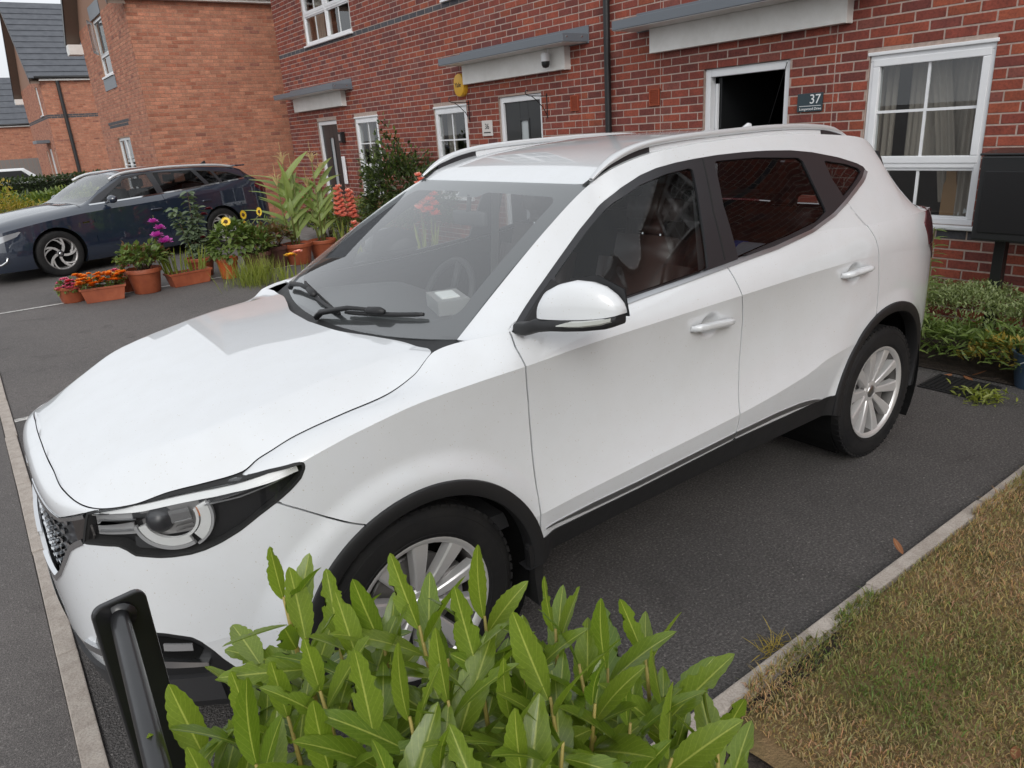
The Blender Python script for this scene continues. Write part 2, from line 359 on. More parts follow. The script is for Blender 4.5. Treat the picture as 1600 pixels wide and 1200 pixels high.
# raised kerb between drive and lawn
e = empty('lawn_kerb', (0, -1.437, 0)); tag(e, kind='structure')
m0 = MB().box((-.455, -.027, -.1), (.455, .027, .030), .006); _me = None
for i, x in enumerate(np.arange(-.95, 4.1, .915)):
    if _me is None: o = m0.build('kerb_stone', M_CONC, e); _me = o.data
    else: o = link('kerb_stone', _me, None, e)
    o.location = (x + .16, rnd.uniform(-.005, .005), rnd.uniform(-.004, .004)); o.rotation_euler = (rnd.uniform(-.02, .02), 0, rnd.uniform(-.006, .006))
for y in (3.335, 7.90):
    mb = MB(); mb.add([(-.866, y-.035, .003), (4.0, y-.035, .003), (4.0, y+.035, .003), (-.866, y+.035, .003)], [(0, 1, 2, 3)])
    tag(mb.build('bay_line', M_LINE), kind='structure')
sheet('front_path', 4.06, 5.23, 3.0, 13.3, .004, M_PAVE)
sheet('flower_bed', 4.06, 5.22, -2.6, 3.0, .006, M_SOIL)
sheet('hedge_bed', -.86, 1.2, -2.9, -1.475, .006, M_SOIL)
# lawn: a slightly domed earth sheet with blades on it
M_LAWN = mat('lawn_earth', (.10, .07, .03), .95); _v = coords(M_LAWN)
setbase(M_LAWN, ramp(M_LAWN, noise(M_LAWN, _v, 3.2, 6, .65), [(.34, (.085, .070, .022)), (.5, (.165, .115, .048)), (.66, (.27, .17, .085))]))
bump(M_LAWN, noise(M_LAWN, _v, 60, 4), .8, .02)
n = 40; xs = np.linspace(.55, 9, n); ys = np.linspace(-9, -1.464, n); V = [(x, y, .026 + .008*math.sin(3*x+y)*math.cos(2.3*y) - (.02 if j == n-1 else 0)) for x in xs for j, y in enumerate(ys)]
lawn = link('lawn', mesh_np('lawn', V, [(i*n+j, (i+1)*n+j, (i+1)*n+j+1, i*n+j+1) for i in range(n-1) for j in range(n-1)]), M_LAWN); tag(lawn, kind='structure')
M_GRASS = mat('grass_blade', (.1, .09, .03), .7); setbase(M_GRASS, attr(M_GRASS, 'tone').outputs['Color'])
def vnoise(x, y, seed=0):                             # cheap smooth value noise
    def h(i, j): return np.modf(np.abs(np.sin(i*127.1 + j*311.7 + seed*74.7)*43758.5453))[0]
    i, j = np.floor(x), np.floor(y); u, v = x-i, y-j; u, v = u*u*(3-2*u), v*v*(3-2*v)
    return (h(i, j)*(1-u) + h(i+1, j)*u)*(1-v) + (h(i, j+1)*(1-u) + h(i+1, j+1)*u)*v
def grass(name, n, x0, x1, y0, y1, hmin, hmax, seed, dens=None, zf=.028, dry=.0):
    g = np.random.default_rng(seed); x = g.uniform(x0, x1, n); y = g.uniform(y0, y1, n)
    if dens is not None: k = g.random(n) < dens(x, y); x, y = x[k], y[k]
    n = len(x); a = g.uniform(0, 2*np.pi, n); h = g.uniform(hmin, hmax, n); w = g.uniform(.0011, .0023, n); b = g.uniform(.25, 1.25, n)*h; bd = g.uniform(0, 2*np.pi, n)
    p = np.stack([x, y, np.full(n, zf)], 1); sx = np.stack([np.cos(a)*w, np.sin(a)*w, 0*w], 1); m_ = p + np.stack([np.cos(bd)*b*.35, np.sin(bd)*b*.35, h*.62], 1); t = p + np.stack([np.cos(bd)*b, np.sin(bd)*b, h*g.uniform(.55, 1, n)], 1)
    V = np.stack([p-sx, p+sx, m_+sx*.8, m_-sx*.8, t], 1).reshape(-1, 3); i = np.arange(n)*5
    F = [f for k in i for f in ((k, k+1, k+2, k+3), (k+3, k+2, k+4))]
    f1 = .62*vnoise(x*1.7, y*1.7, 1) + .38*vnoise(x*5.1, y*5.1, 2); green = np.clip((f1-.52+dry)*2.6 + g.normal(0, .28, n), 0, 1)[:, None]
    cg = np.stack([g.uniform(.075, .14, n), g.uniform(.115, .18, n), g.uniform(.016, .032, n)], 1); cd = np.stack([g.uniform(.28, .44, n), g.uniform(.20, .30, n), g.uniform(.085, .14, n)], 1)
    c = np.repeat(cg*green + cd*(1-green), 5, 0)
    return tag(link(name, mesh_np(name, V, F, smooth=False, colors=c), M_GRASS), kind='stuff', label='short dry summer grass of the lawn, straw brown with green patches', cat='grass')
grass('lawn_grass', 105000, .62, 3.9, -2.95, -1.462, .010, .027, 3, lambda x, y: (y < -1.47) * np.clip(1.25-.28*(x-.6), .25, 1))
tag(grass('kerb_grass', 2600, .6, 3.6, -1.475, -1.448, .02, .045, 5, lambda x, y: vnoise(x*6, y*0, 9) > .45), label='ragged grass hanging over the lawn kerb', cat='grass')
# ================================================================ brickwork
M_BRICK = mat('brick', (.2, .06, .04), .85); _a = attr(M_BRICK, 'tone').outputs['Color']; _v = coords(M_BRICK, 'Object')
_geo = nd(M_BRICK, 'ShaderNodeNewGeometry').outputs['Position']
_n1 = noise(M_BRICK, _geo, 55, 5, .65); _n2 = noise(M_BRICK, _geo, 9, 3, .5)
setbase(M_BRICK, mixc(M_BRICK, .75, mixc(M_BRICK, .8, _a, ramp(M_BRICK, _n1, [(.28, (.55, .5, .5)), (.5, (1, 1, 1)), (.75, (1.35, 1.3, 1.25))]), 'MULTIPLY'), ramp(M_BRICK, _n2, [(.3, (.75, .75, .78)), (.7, (1.2, 1.15, 1.1))]), 'MULTIPLY')); bump(M_BRICK, _n1, .5, .004)
M_MORTAR = mat('mortar', (.42, .32, .27), .95); setbase(M_MORTAR, ramp(M_MORTAR, noise(M_MORTAR, coords(M_MORTAR), 30, 5), [(.3, (.35, .265, .225)), (.7, (.48, .375, .325))])); bump(M_MORTAR, noise(M_MORTAR, coords(M_MORTAR), 200, 3), .4, .002)
M_MORTAR2 = mat('buff_mortar', (.30, .17, .11), .95); setbase(M_MORTAR2, ramp(M_MORTAR2, noise(M_MORTAR2, coords(M_MORTAR2), 20, 5), [(.3, (.27, .15, .10)), (.7, (.40, .24, .165))]))
RED = [(.225, .052, .033)]*6 + [(.195, .046, .032)]*5 + [(.255, .060, .035)]*4 + [(.165, .043, .034)]*3 + [(.285, .072, .037)]*2 + [(.205, .064, .049)]*2 + [(.140, .041, .036)]
ORANGE = [(.40, .172, .108)]*8 + [(.375, .156, .098)]*6 + [(.425, .188, .118)]*5 + [(.35, .132, .080)]*3 + [(.26, .105, .075)]*1 + [(.44, .20, .125)]*2
BLUE = (.070, .070, .080)
def project(P):
    d = np.asarray(P, float) - np.array(CAM_LOC); c = d @ np.array(CAM_R).T; f = cam_d.lens/36*1600
    return np.stack([800 + f*c[..., 0]/c[..., 2], 600 + f*c[..., 1]/c[..., 2]], -1), c[..., 2]
def wallM(origin, s_dir, n_dir):                      # local (s, out, z) -> world
    s, n_ = Vector(s_dir), Vector(n_dir); return Matrix(((s.x, n_.x, 0, origin[0]), (s.y, n_.y, 0, origin[1]), (s.z, n_.z, 1, origin[2]), (0, 0, 0, 1)))
_brick_lib = {}
def brick_lib(key, tones, m):
    if key not in _brick_lib:
        L = []
        for i in range(26):
            c = np.array(tones[rnd.randrange(len(tones))])*rnd.uniform(.85, 1.18); mb = MB(); mb.col = tuple(c)
            h, z, d, b = .1068, .0318, .0075, .003
            V = [(-h, 0, -z), (h, 0, -z), (h, 0, z), (-h, 0, z), (-h, d-b, -z), (h, d-b, -z), (h, d-b, z), (-h, d-b, z), (-h+b, d, -z+b), (h-b, d, -z+b), (h-b, d, z-b), (-h+b, d, z-b)]
            V = [(x + rnd.uniform(-.0012, .0012), y, zz + rnd.uniform(-.001, .001)) for x, y, zz in V]
            F = [(8, 11, 10, 9)] + [(a, b_, c_, d_) for a, b_, c_, d_ in ((4, 8, 9, 5), (5, 9, 10, 6), (6, 10, 11, 7), (7, 11, 8, 4), (0, 4, 5, 1), (1, 5, 6, 2), (2, 6, 7, 3), (3, 7, 4, 0))]
            o = mb.add(V, F).build('brick_tmp', m, tone=True); L.append(o.data); bpy.data.objects.remove(o)
        _brick_lib[key] = L
    return _brick_lib[key]
def brick_wall(parent, origin, s_dir, n_dir, s0, s1, z0, z1, openings, tones, key, mortar, n_ind=0, zoff=-.02, blue=(), cuts=(), tops=None, seen=None, phase=0.):
    """bricks in half bond; wall plane is the mortar face, bricks stand 12 mm proud; openings (s0, s1, z0, z1)"""
    M = wallM(origin, s_dir, n_dir); g = random.Random(hash(key) & 0xffff if False else len(key)*31 + int(s1*10)); full, cutb = [], []
    k = 0; z = zoff
    flip = Vector(s_dir).cross(Vector((0, 0, 1))).dot(Vector(n_dir)) > 0
    while z < z1:
        zb, zt = z + .0055, z + .0695
        if zt > z0 + .02:
            s = s0 - .225 + (k % 2)*.1125 + phase - math.ceil((phase)/.225)*.225
            while s < s1:
                iv = [(max(s + .0055, s0), min(s + .2195, s1))]
                for (a, b, c, d) in openings:
                    if c - .03 < (zb+zt)/2 < d + .03:
                        nv = []
                        for p, q in iv:
                            if q <= a or p >= b: nv.append((p, q))
                            else:
                                if p < a: nv.append((p, a))
                                if q > b: nv.append((b, q))
                        iv = nv
                for c in cuts:
                    iv = [w_ for p, q in iv for w_ in (((p, c-.004), (c+.004, q)) if p < c < q else ((p, q),))]
                if tops is not None: iv = [(p, q) for p, q in iv if tops((p+q)/2) > zt]
                for p, q in iv:
                    if q-p < .02: continue
                    bl = any(a <= (p+q)/2 <= b and c <= (zb+zt)/2 <= d for a, b, c, d in blue)
                    (full if (q-p > .213 and not bl) else cutb).append((p, q, zb, zt, bl))
                s += .225
        z += .075; k += 1
    ind = []
    if n_ind:
        C = np.array([list(M @ Vector(((p+q)/2, .012, (a+b)/2))) for p, q, a, b, _ in full]); px, dep = project(C)
        ok = (dep > .5) & (px[:, 0] > 0) & (px[:, 0] < 1600) & (px[:, 1] > 0) & (px[:, 1] < 1200)
        if seen is not None: ok &= np.array([seen(*q) for q in px])
        order = np.argsort(np.where(ok, dep, 1e9)); ind = [int(i) for i in order[:n_ind] if ok[i]]
    iset = set(ind); lib = brick_lib(key, tones, M_BRICK)
    Rm = M.to_3x3().to_4x4()
    for i in ind:
        p, q, a, b, _ = full[i]; o = bpy.data.objects.new('brick', lib[g.randrange(len(lib))]); COL.objects.link(o); o.parent = parent
        o.matrix_local = (Matrix.Translation(-parent.location)) @ Matrix.Translation(M @ Vector(((p+q)/2, g.uniform(-.0015, .0015), (a+b)/2))) @ Rm
    mb_v, mb_f, mb_c = [], [], []
    for i, (p, q, a, b, bl) in enumerate(full + cutb):
        if i < len(full) and i in iset: continue
        d = .0075 + g.uniform(-.0012, .0012); e = .003; t = BLUE if bl else tones[g.randrange(len(tones))]; _tv = g.uniform(.90, 1.12); t = tuple(x*_tv for x in t); o = len(mb_v)
        for pt in ((p, 0, a), (q, 0, a), (q, 0, b), (p, 0, b), (p, d-e, a), (q, d-e, a), (q, d-e, b), (p, d-e, b), (p+e, d, a+e), (q-e, d, a+e), (q-e, d, b-e), (p+e, d, b-e)): mb_v.append(pt); mb_c.append(t)
        for f in ((8, 11, 10, 9), (4, 8, 9, 5), (5, 9, 10, 6), (6, 10, 11, 7), (7, 11, 8, 4), (0, 4, 5, 1), (1, 5, 6, 2), (2, 6, 7, 3), (3, 7, 4, 0)): mb_f.append(tuple(o+x for x in (f if not flip else f)))
    V = np.array(mb_v); R3 = np.array(M.to_3x3()); V = V @ R3.T + np.array(M.translation) - np.array(parent.location)
    bw = link('brickwork', mesh_np('brickwork', V, mb_f, smooth=False, colors=np.array(mb_c)), M_BRICK, parent); tag(bw, kind='stuff')
    # mortar face behind the bricks, with holes at the openings
    ss = sorted({s0, s1, *[min(max(x, s0), s1) for a in openings for x in a[:2]]}); zs = sorted({z0, z1, *[min(max(x, z0), z1) for a in openings for x in a[2:]]}); mb = MB()
    for a, b in zip(ss, ss[1:]):
        for c, d in zip(zs, zs[1:]):
            if any(o[0] <= (a+b)/2 <= o[1] and o[2] <= (c+d)/2 <= o[3] for o in openings): continue
            if tops is not None and tops((a+b)/2) < (c+d)/2: continue
            mb.add([M @ Vector(v) - parent.location for v in ((a, .004, c), (b, .004, c), (b, .004, d), (a, .004, d))], [(0, 1, 2, 3)])
    mb.build('mortar_face', mortar, parent)
    # reveals of the openings
    for (a, b, c, d) in openings:
        mb = MB()
        for q in (((a, .008, c), (a, -.14, c), (a, -.14, d), (a, .008, d)), ((b, .008, c), (b, .008, d), (b, -.14, d), (b, -.14, c)), ((a, .008, d), (a, -.14, d), (b, -.14, d), (b, .008, d)), ((a, .008, c), (b, .008, c), (b, -.14, c), (a, -.14, c))):
            mb.add([M @ Vector(v) - parent.location for v in q], [(0, 1, 2, 3)])
        mb.build('reveal', mortar, parent)
    return bw
# ---------------------------------------------------------------- joinery
M_UPVC = mat('white_upvc', (.74, .75, .77), .32, coat=.15); setbase(M_UPVC, ramp(M_UPVC, noise(M_UPVC, coords(M_UPVC), 2.5, 5), [(.3, (.72, .725, .74)), (.7, (.81, .815, .83))]))
M_FASCIA = mat('white_fascia', (.70, .69, .66), .45); setbase(M_FASCIA, ramp(M_FASCIA, noise(M_FASCIA, coords(M_FASCIA), 3, 6, .7), [(.3, (.68, .665, .63)), (.65, (.80, .79, .765))]))
M_GREYC = mat('grey_canopy', (.13, .145, .165), .4); M_BLACKM = mat('black_metal', (.012, .012, .013), .38)
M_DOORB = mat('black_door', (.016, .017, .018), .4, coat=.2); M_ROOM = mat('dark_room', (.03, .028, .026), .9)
M_CURT = mat('beige_curtain', (.44, .38, .33), .9); M_WOODB = mat('timber', (.42, .23, .10), .6)
M_WGLASS = glass_mat('house_glass', (.72, .75, .74), 1.0, 1.9)
M_TERRA = mat('terracotta_vent', (.30, .06, .025), .8)
W = 5.228
terr = empty('terrace_house', (W, 0, 0), 0, 'dark red brick terrace with grey door canopies and white windows behind the white car', 'house')
def T(x, y, z): return (x-W, y, z)                    # world to terrace-local
def frame(mb, y0, y1, z0, z1, w, x0, x1):             # rectangular frame ring of bar width w
    mb.box(T(x0, y0, z0), T(x1, y1, z0+w)); mb.box(T(x0, y0, z1-w), T(x1, y1, z1)); mb.box(T(x0, y0, z0+w), T(x1, y0+w, z1-w)); mb.box(T(x0, y1-w, z0+w), T(x1, y1, z1-w))
def pane(par, y0, y1, z0, z1, x):
    mb = MB(); mb.add([T(x, y0, z0), T(x, y0, z1), T(x, y1, z1), T(x, y1, z0)], [(0, 1, 2, 3)]); return mb.build('pane', M_WGLASS, par)
def casement(par, y0, y1, z0, z1, bars_v=1, bars_h=1, w=.055, x0=W+.020, proud=.018):
    mb = MB(); frame(mb, y0, y1, z0, z1, w, x0-proud, x0+.05); s = mb.build('casement', M_UPVC, par, bev=.006)
    nv, nh = bars_v, bars_h
    mb = MB()
    for k in range(nv): yc = y0 + w + (y1-y0-2*w)*(k+1)/(nv+1); mb.box(T(x0+.006, yc-.010, z0+w), T(x0+.022, yc+.010, z1-w))
    if nv: mb.build('glazing_bar', M_UPVC, s)
    if nh:
        mb = MB(); zc = (z0+z1)/2; mb.box(T(x0+.005, y0+w, zc-.010), T(x0+.023, y1-w, zc+.010)); mb.build('glazing_bar', M_UPVC, s)
    ys = np.linspace(y0+w, y1-w, nv+2); zs = np.linspace(z0+w, z1-w, nh+2)
    for a, b in zip(ys, ys[1:]):
        for c, d in zip(zs, zs[1:]): pane(s, a, b, c, d, x0+.014)
    return s
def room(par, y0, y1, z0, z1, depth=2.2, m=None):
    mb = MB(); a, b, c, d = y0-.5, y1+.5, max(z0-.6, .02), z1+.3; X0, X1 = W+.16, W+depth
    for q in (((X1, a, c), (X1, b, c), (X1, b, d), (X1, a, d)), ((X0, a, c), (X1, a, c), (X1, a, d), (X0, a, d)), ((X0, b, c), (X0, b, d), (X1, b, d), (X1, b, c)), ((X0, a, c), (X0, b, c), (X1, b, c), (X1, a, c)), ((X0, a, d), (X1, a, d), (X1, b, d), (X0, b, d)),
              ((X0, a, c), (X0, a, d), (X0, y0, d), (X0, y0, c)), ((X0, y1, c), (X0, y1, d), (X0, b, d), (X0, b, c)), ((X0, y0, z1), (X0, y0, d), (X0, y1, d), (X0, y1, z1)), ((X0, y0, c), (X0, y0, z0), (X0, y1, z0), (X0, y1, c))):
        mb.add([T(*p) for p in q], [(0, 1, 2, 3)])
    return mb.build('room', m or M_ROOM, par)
def curtain(par, y0, y1, z0, z1, x, n=22, amp=.02, lean=0.):
    V = []
    for i in range(n*3+1):
        t = i/(n*3); y = y0 + (y1-y0)*t
        for q in (0, 1): V.append(T(x + amp*math.sin(t*n*2.1) + amp*.4*math.sin(t*n*.9), y + lean*(1-q), z0 if q == 0 else z1))
    mb = MB(); mb.add(V, [(2*i, 2*i+2, 2*i+3, 2*i+1) for i in range(n*3)]); return mb.build('curtain', M_CURT, par, smooth=True)
def window(y0, y1, z0, z1, tr, cols=1, bars=(1, 1), lower_bars=(1, 0), curt=True, sill=True):
    w = empty('window'); w.parent = terr
    mb = MB(); frame(mb, y0+.004, y1-.004, z0, z1-.02, .045, W+.008, W+.10)
    if tr: mb.box(T(W+.008, y0+.045, tr-.022), T(W+.10, y1-.045, tr+.022))
    for k in range(1, cols): yc = y0 + (y1-y0)*k/cols; mb.box(T(W+.007, yc-.028, z0+.045), T(W+.101, yc+.028, z1-.065))
    mb.box(T(W-.014, y0-.012, z1-.022), T(W+.10, y1+.012, z1+.004))
    mb.build('window_frame', M_UPVC, w, bev=.005)
    if sill: mb = MB(); mb.box(T(W-.055, y0-.035, z0-.032), T(W+.09, y1+.035, z0-.001)); mb.build('window_sill', M_UPVC, w, bev=.008)
    for k in range(cols):
        a, b = y0 + (y1-y0)*k/cols + .03, y0 + (y1-y0)*(k+1)/cols - .03
        if tr:
            casement(w, a, b, tr+.012, z1-.05, *bars); casement(w, a, b, z0+.03, tr-.012, *lower_bars, w=.032, proud=.0)
        else: casement(w, a, b, z0+.03, z1-.05, *bars)
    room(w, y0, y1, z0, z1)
    if curt:
        curtain(w, y0-.02, y0 + (y1-y0)*.27, z0+.02, z1-.02, W+.24, lean=.0); curtain(w, y1 - (y1-y0)*.20, y1+.02, z0+.02, z1-.02, W+.24)
    return w
OPEN = [(1.50, 2.433, -.1, 2.085), (-.112, .797, .765, 2.050), (4.91, 5.805, -.1, 2.06), (6.571, 7.451, .74, 2.03), (10.943, 11.847, -.1, 2.02), (9.283, 10.178, .70, 2.02), (9.835, 11.816, 3.36, 4.72), (5.30, 6.922, 3.38, 4.72), (1.2, 2.6, 3.38, 4.72), (-4.7, -3.3, 3.38, 4.72), (-3.3, -2.4, .765, 2.05), (-8.2, -6.8, 3.38, 4.72), (-6.6, -5.7, .765, 2.05)]
ROOFLINE = [(640, 330), (700, 262), (735, 235), (800, 218), (900, 210), (1000, 202), (1100, 196), (1200, 192), (1290, 190), (1345, 210), (1370, 240), (1420, 312), (1458, 345), (1455, 470)]
def seen_terr(px, py): return py < np.interp(px, [p[0] for p in ROOFLINE[:-1]], [p[1] for p in ROOFLINE[:-1]], left=400) or (px > 1460 and py < 460)
brick_wall(terr, (W, 0, 0), (0, 1, 0), (-1, 0, 0), -11., 13.30, 0., 5.05, OPEN, RED, 'red', M_MORTAR, 300, zoff=-.02, blue=[(-9, 14, 3.25, 3.33), (-.45, 1.15, .655, .735)], cuts=(2.985, 1.085, 4.185), seen=seen_terr)
# end wall and roof (the roof is out of frame and only seen in reflections)
mb = MB()
for q in (((W, 13.30, 0), (W, 13.30, 5.05), (W+8, 13.30, 5.05), (W+8, 13.30, 0)), ((W, -11., 0), (W+8, -11., 0), (W+8, -11., 5.05), (W, -11., 5.05)), ((W+8, -11., 0), (W+8, 13.3, 0), (W+8, 13.3, 5.05), (W+8, -11., 5.05)), ((W, 13.3, 5.05), (W+4, 13.3, 8.), (W+8, 13.3, 5.05)), ((W, -11., 5.05), (W+8, -11., 5.05), (W+4, -11., 8.))):
    mb.add([T(*p) for p in q], [tuple(range(len(q)))])
mb.build('end_wall', M_MORTAR2, terr)
M_SLATE = mat('grey_roof_tile', (.085, .092, .105), .6); setbase(M_SLATE, ramp(M_SLATE, noise(M_SLATE, coords(M_SLATE), 4, 6), [(.3, (.068, .073, .085)), (.7, (.105, .112, .127))]))
mb = MB(); ev, rg = W-.35, W+4
mb.add([T(ev, -11.3, 4.95), T(ev, 13.5, 4.95), T(rg, 13.5, 8.05), T(rg, -11.3, 8.05), T(W+8.35, -11.3, 4.95), T(W+8.35, 13.5, 4.95)], [(0, 3, 2, 1), (3, 4, 5, 2)]); mb.build('roof', M_SLATE, terr)
mb = MB(); mb.box(T(ev, -11.3, 4.80), T(W, 13.5, 4.95)); mb.build('eaves', M_UPVC, terr)
# windows
w37 = window(-.112, .797, .765, 2.050, 1.205, 1, (1, 1), (1, 0), curt=False)
curtain(w37, -.10, .14, .78, 2.04, W+.22, 16, .016); curtain(w37, .16, .60, 1.22, 2.04, W+.30, 30, .006); curtain(w37, .66, .82, .78, 2.04, W+.22, 10, .014); curtain(w37, .30, .44, .9, 2.04, W+.25, 8, .012, lean=-.18)
mb = MB(); mb.box(T(W+.13, -.12, .755), T(W+.42, .81, .775)); mb.build('window_board', M_UPVC, w37)
window(6.571, 7.451, .74, 2.03, 1.13, 1, (1, 1), (1, 0)); window(9.283, 10.178, .70, 2.02, 1.165, 1, (1, 1), (1, 0))
window(9.835, 11.816, 3.36, 4.72, 3.86, 2, (1, 1), (1, 0)); window(5.30, 6.922, 3.38, 4.72, 3.9, 2, (1, 1), (1, 0)); window(1.2, 2.6, 3.38, 4.72, 3.9, 2, (1, 1), (1, 0)); window(-4.7, -3.3, 3.38, 4.72, 3.9, 2, (1, 1), (1, 0)); window(-8.2, -6.8, 3.38, 4.72, 3.9, 2, (1, 1), (1, 0)); window(-3.3, -2.4, .765, 2.05, 1.205); window(-6.6, -5.7, .765, 2.05, 1.205)
# doors
def door(y0, y1, zt, opened=False, panel=True):
    d = empty('door'); d.parent = terr
    mb = MB(); w = .065; mb.box(T(W+.02, y0+.003, 0), T(W+.10, y0+w, zt-.003)); mb.box(T(W+.02, y1-w, 0), T(W+.10, y1-.003, zt-.003)); mb.box(T(W+.02, y0+w, zt-.075), T(W+.10, y1-w, zt-.003)); mb.box(T(W+.05, y0+w, 0), T(W+.12, y1-w, .06))
    mb.build('door_frame', M_UPVC, d, bev=.006)
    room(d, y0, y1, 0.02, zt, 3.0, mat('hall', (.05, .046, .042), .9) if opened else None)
    if not opened:
        yc = (y0+y1)/2 - .02; a, b = y0+w, y1-w
        mb = MB(); mb.box(T(W+.05, a, .06), T(W+.095, yc-.085, zt-.075)); mb.box(T(W+.05, yc+.085, .06), T(W+.095, b, zt-.075)); mb.box(T(W+.05, yc-.085, zt-.30), T(W+.095, yc+.085, zt-.075)); mb.box(T(W+.05, yc-.085, .06), T(W+.095, yc+.085, .42)); lf = mb.build('door_leaf', M_DOORB, d, bev=.004)
        mb = MB(); frame(mb, yc-.105, yc+.105, .40, zt-.28, .028, W+.042, W+.05); mb.build('glazing_trim', M_DOORB, lf, bev=.003)
        mb = MB(); mb.add([T(W+.062, yc-.085, .42), T(W+.062, yc-.085, zt-.30), T(W+.062, yc+.085, zt-.30), T(W+.062, yc+.085, .42)], [(0, 1, 2, 3)]); mb.build('glazing', mat('obscured_glass', (.42, .45, .46), .18, spec=.8), lf)
        mb = MB(); mb.tube([T(W+.02, b-.06, .98), T(W+.02, b-.06, 1.10)], .012, 8); mb.box(T(W+.03, b-.075, .92), T(W+.052, b-.045, 1.16)); mb.build('handle', M_CHROME, lf)
    else:
        mb = MB(); mb.box(T(W+.12, y1-.12, .06), T(W+.95, y1-.075, zt-.08)); mb.build('door_leaf', M_DOORB, d, bev=.004)
        mb = MB(); mb.tube([T(W+.10, y1-.085, .3), T(W+.10, y1-.085, 1.95)], .02, 6); mb.box(T(W+.085, y1-.1, 1.55), T(W+.11, y1-.07, 1.75)); mb.build('door_edge', M_UPVC, d)
        mb = MB(); frame(mb, y0+.12, y0+.48, .02, 1.93, .03, W+2.86, W+2.9); mb.build('inner_doorway', M_UPVC, d)
        mb = MB(); mb.add([T(W+2.88, y0+.15, .05), T(W+2.88, y0+.45, .05), T(W+2.88, y0+.45, 1.9), T(W+2.88, y0+.15, 1.9)], [(0, 1, 2, 3)]); mb.build('inner_wall', mat('hall_wall', (.40, .37, .34), .9), d)
        mb = MB(); mb.tube([T(W-.01, y0+.03, 2.06), T(W+.25, y0+.40, 1.45)], .004, 5); mb.build('door_cable', M_BLACKM, d)
    return d
door(1.50, 2.433, 2.085, True); door(4.91, 5.805, 2.06); door(10.943, 11.847, 2.02)
# canopies: grey flat roof, white soffit and fascia box
def canopy(y0, y1, f0, f1, z=2.52, zf=2.27):
    c = empty('door_canopy'); c.parent = terr; p = .385
    mb = MB(); mb.box(T(W-p, y0, z), T(W+.004, y1, z+.085)); mb.box(T(W-.02, y0-.012, z-.015), T(W+.006, y1+.012, z+.165)); mb.build('canopy_roof', M_GREYC, c, bev=.004)
    mb = MB(); mb.box(T(W-p+.012, y0+.012, z-.006), T(W+.004, y1-.012, z-.001)); mb.build('soffit', M_FASCIA, c)
    mb = MB(); mb.box(T(W-.095, f0, zf), T(W+.004, f1, z-.007)); mb.build('fascia_board', M_FASCIA, c, bev=.004)
    mb = MB(); mb.box(T(W-.100, f0-.012, zf-.004), T(W+.004, f0-.0005, z-.008)); mb.build('end_cap', M_FASCIA, c, bev=.004)
    mb = MB()
    for k in range(2): mb.lathe([(.001, .004), (.009, .003), (.011, 0)], 8, Matrix.Translation(T(W-p+.06+.22*k, y0-.001, z+.05)) @ Matrix.Rotation(math.radians(90), 4, 'X'))
    mb.build('fixing', M_CHROME, c)
canopy(.68, 3.286, .975, 3.053, 2.525, 2.292); canopy(4.037, 6.60, 4.362, 6.48); canopy(10.104, 12.95, 10.42, 12.70, 2.495, 2.235)
# downpipe
mb = MB(); mb.tube([T(W-.055, 3.697, .1), T(W-.055, 3.697, 4.9)], .036, 14)
dp = mb.build('downpipe', M_BLACKM, terr, smooth=True, sharp=50)
for z in (1.0, 2.9, 4.4): mb = MB(); mb.box(T(W-.10, 3.65, z), T(W-.012, 3.745, z+.035)); mb.build('pipe_clip', M_BLACKM, dp)
# air bricks
for y0, y1, z0, z1 in ((2.985, 3.125, 1.80, 1.96), (4.225, 4.36, 1.815, 1.985)):
    mb = MB(); frame(mb, y0, y1, z0, z1, .014, W-.024, W-.002); mb.box(T(W-.010, y0, z0), T(W-.004, y1, z1)); v = mb.build('air_brick', M_TERRA, terr)
    for k in range(8): mb = MB(); zz = z0+.02+k*(z1-z0-.03)/8; mb.box(T(W-.019, y0+.014, zz), T(W-.0105, y1-.014, zz+.008)); mb.build('louvre', M_TERRA, v)

# ---------------------------------------------------------------- things on the terrace wall
def text_mesh(s, size, thick=.0015, align='CENTER'):
    cu = bpy.data.curves.new('txt', 'FONT'); cu.body = s; cu.size = size; cu.extrude = thick; cu.align_x = align; cu.align_y = 'CENTER'
    o = bpy.data.objects.new('txt', cu); COL.objects.link(o); bpy.context.view_layer.update()
    me = bpy.data.meshes.new_from_object(o.evaluated_get(bpy.context.evaluated_depsgraph_get())); bpy.data.objects.remove(o); return me
WALLROT = Matrix(((0, 0, -1, 0), (-1, 0, 0, 0), (0, 1, 0, 0), (0, 0, 0, 1)))   # text plane onto the wall, read from -x
def wall_text(name, s, size, m, parent, x, y, z, align='CENTER'):
    o = link(name, text_mesh(s, size, .0012, align), m, parent); o.matrix_local = Matrix.Translation((x, y, z)) @ WALLROT; return o
M_WHITE = mat('white_print', (.75, .76, .77), .5); M_SLATEP = mat('slate_plate', (.025, .045, .055), .3)
pl = empty('house_number_plate', (W-.012, 1.283, 1.72), 0, 'dark slate house number plate reading 37 between the open door and the window', 'sign')
mb = MB(); mb.box((-.012, -.117, -.074), (0, .117, .074), .003).build('plate', M_SLATEP, pl)
wall_text('number', '37', .105, M_WHITE, pl, -.0135, -.05, .022); wall_text('street_name', 'Longwood Drive', .030, M_WHITE, pl, -.0135, -.01, -.052)
mb = MB(); mb.box((-.0145, -.105, -.030), (-.0122, .095, -.026)).build('rule_line', M_WHITE, pl)
pl = empty('house_number_tile', (W-.012, 6.08, 1.69), 0, 'small white house number tile left of the closed black door', 'sign')
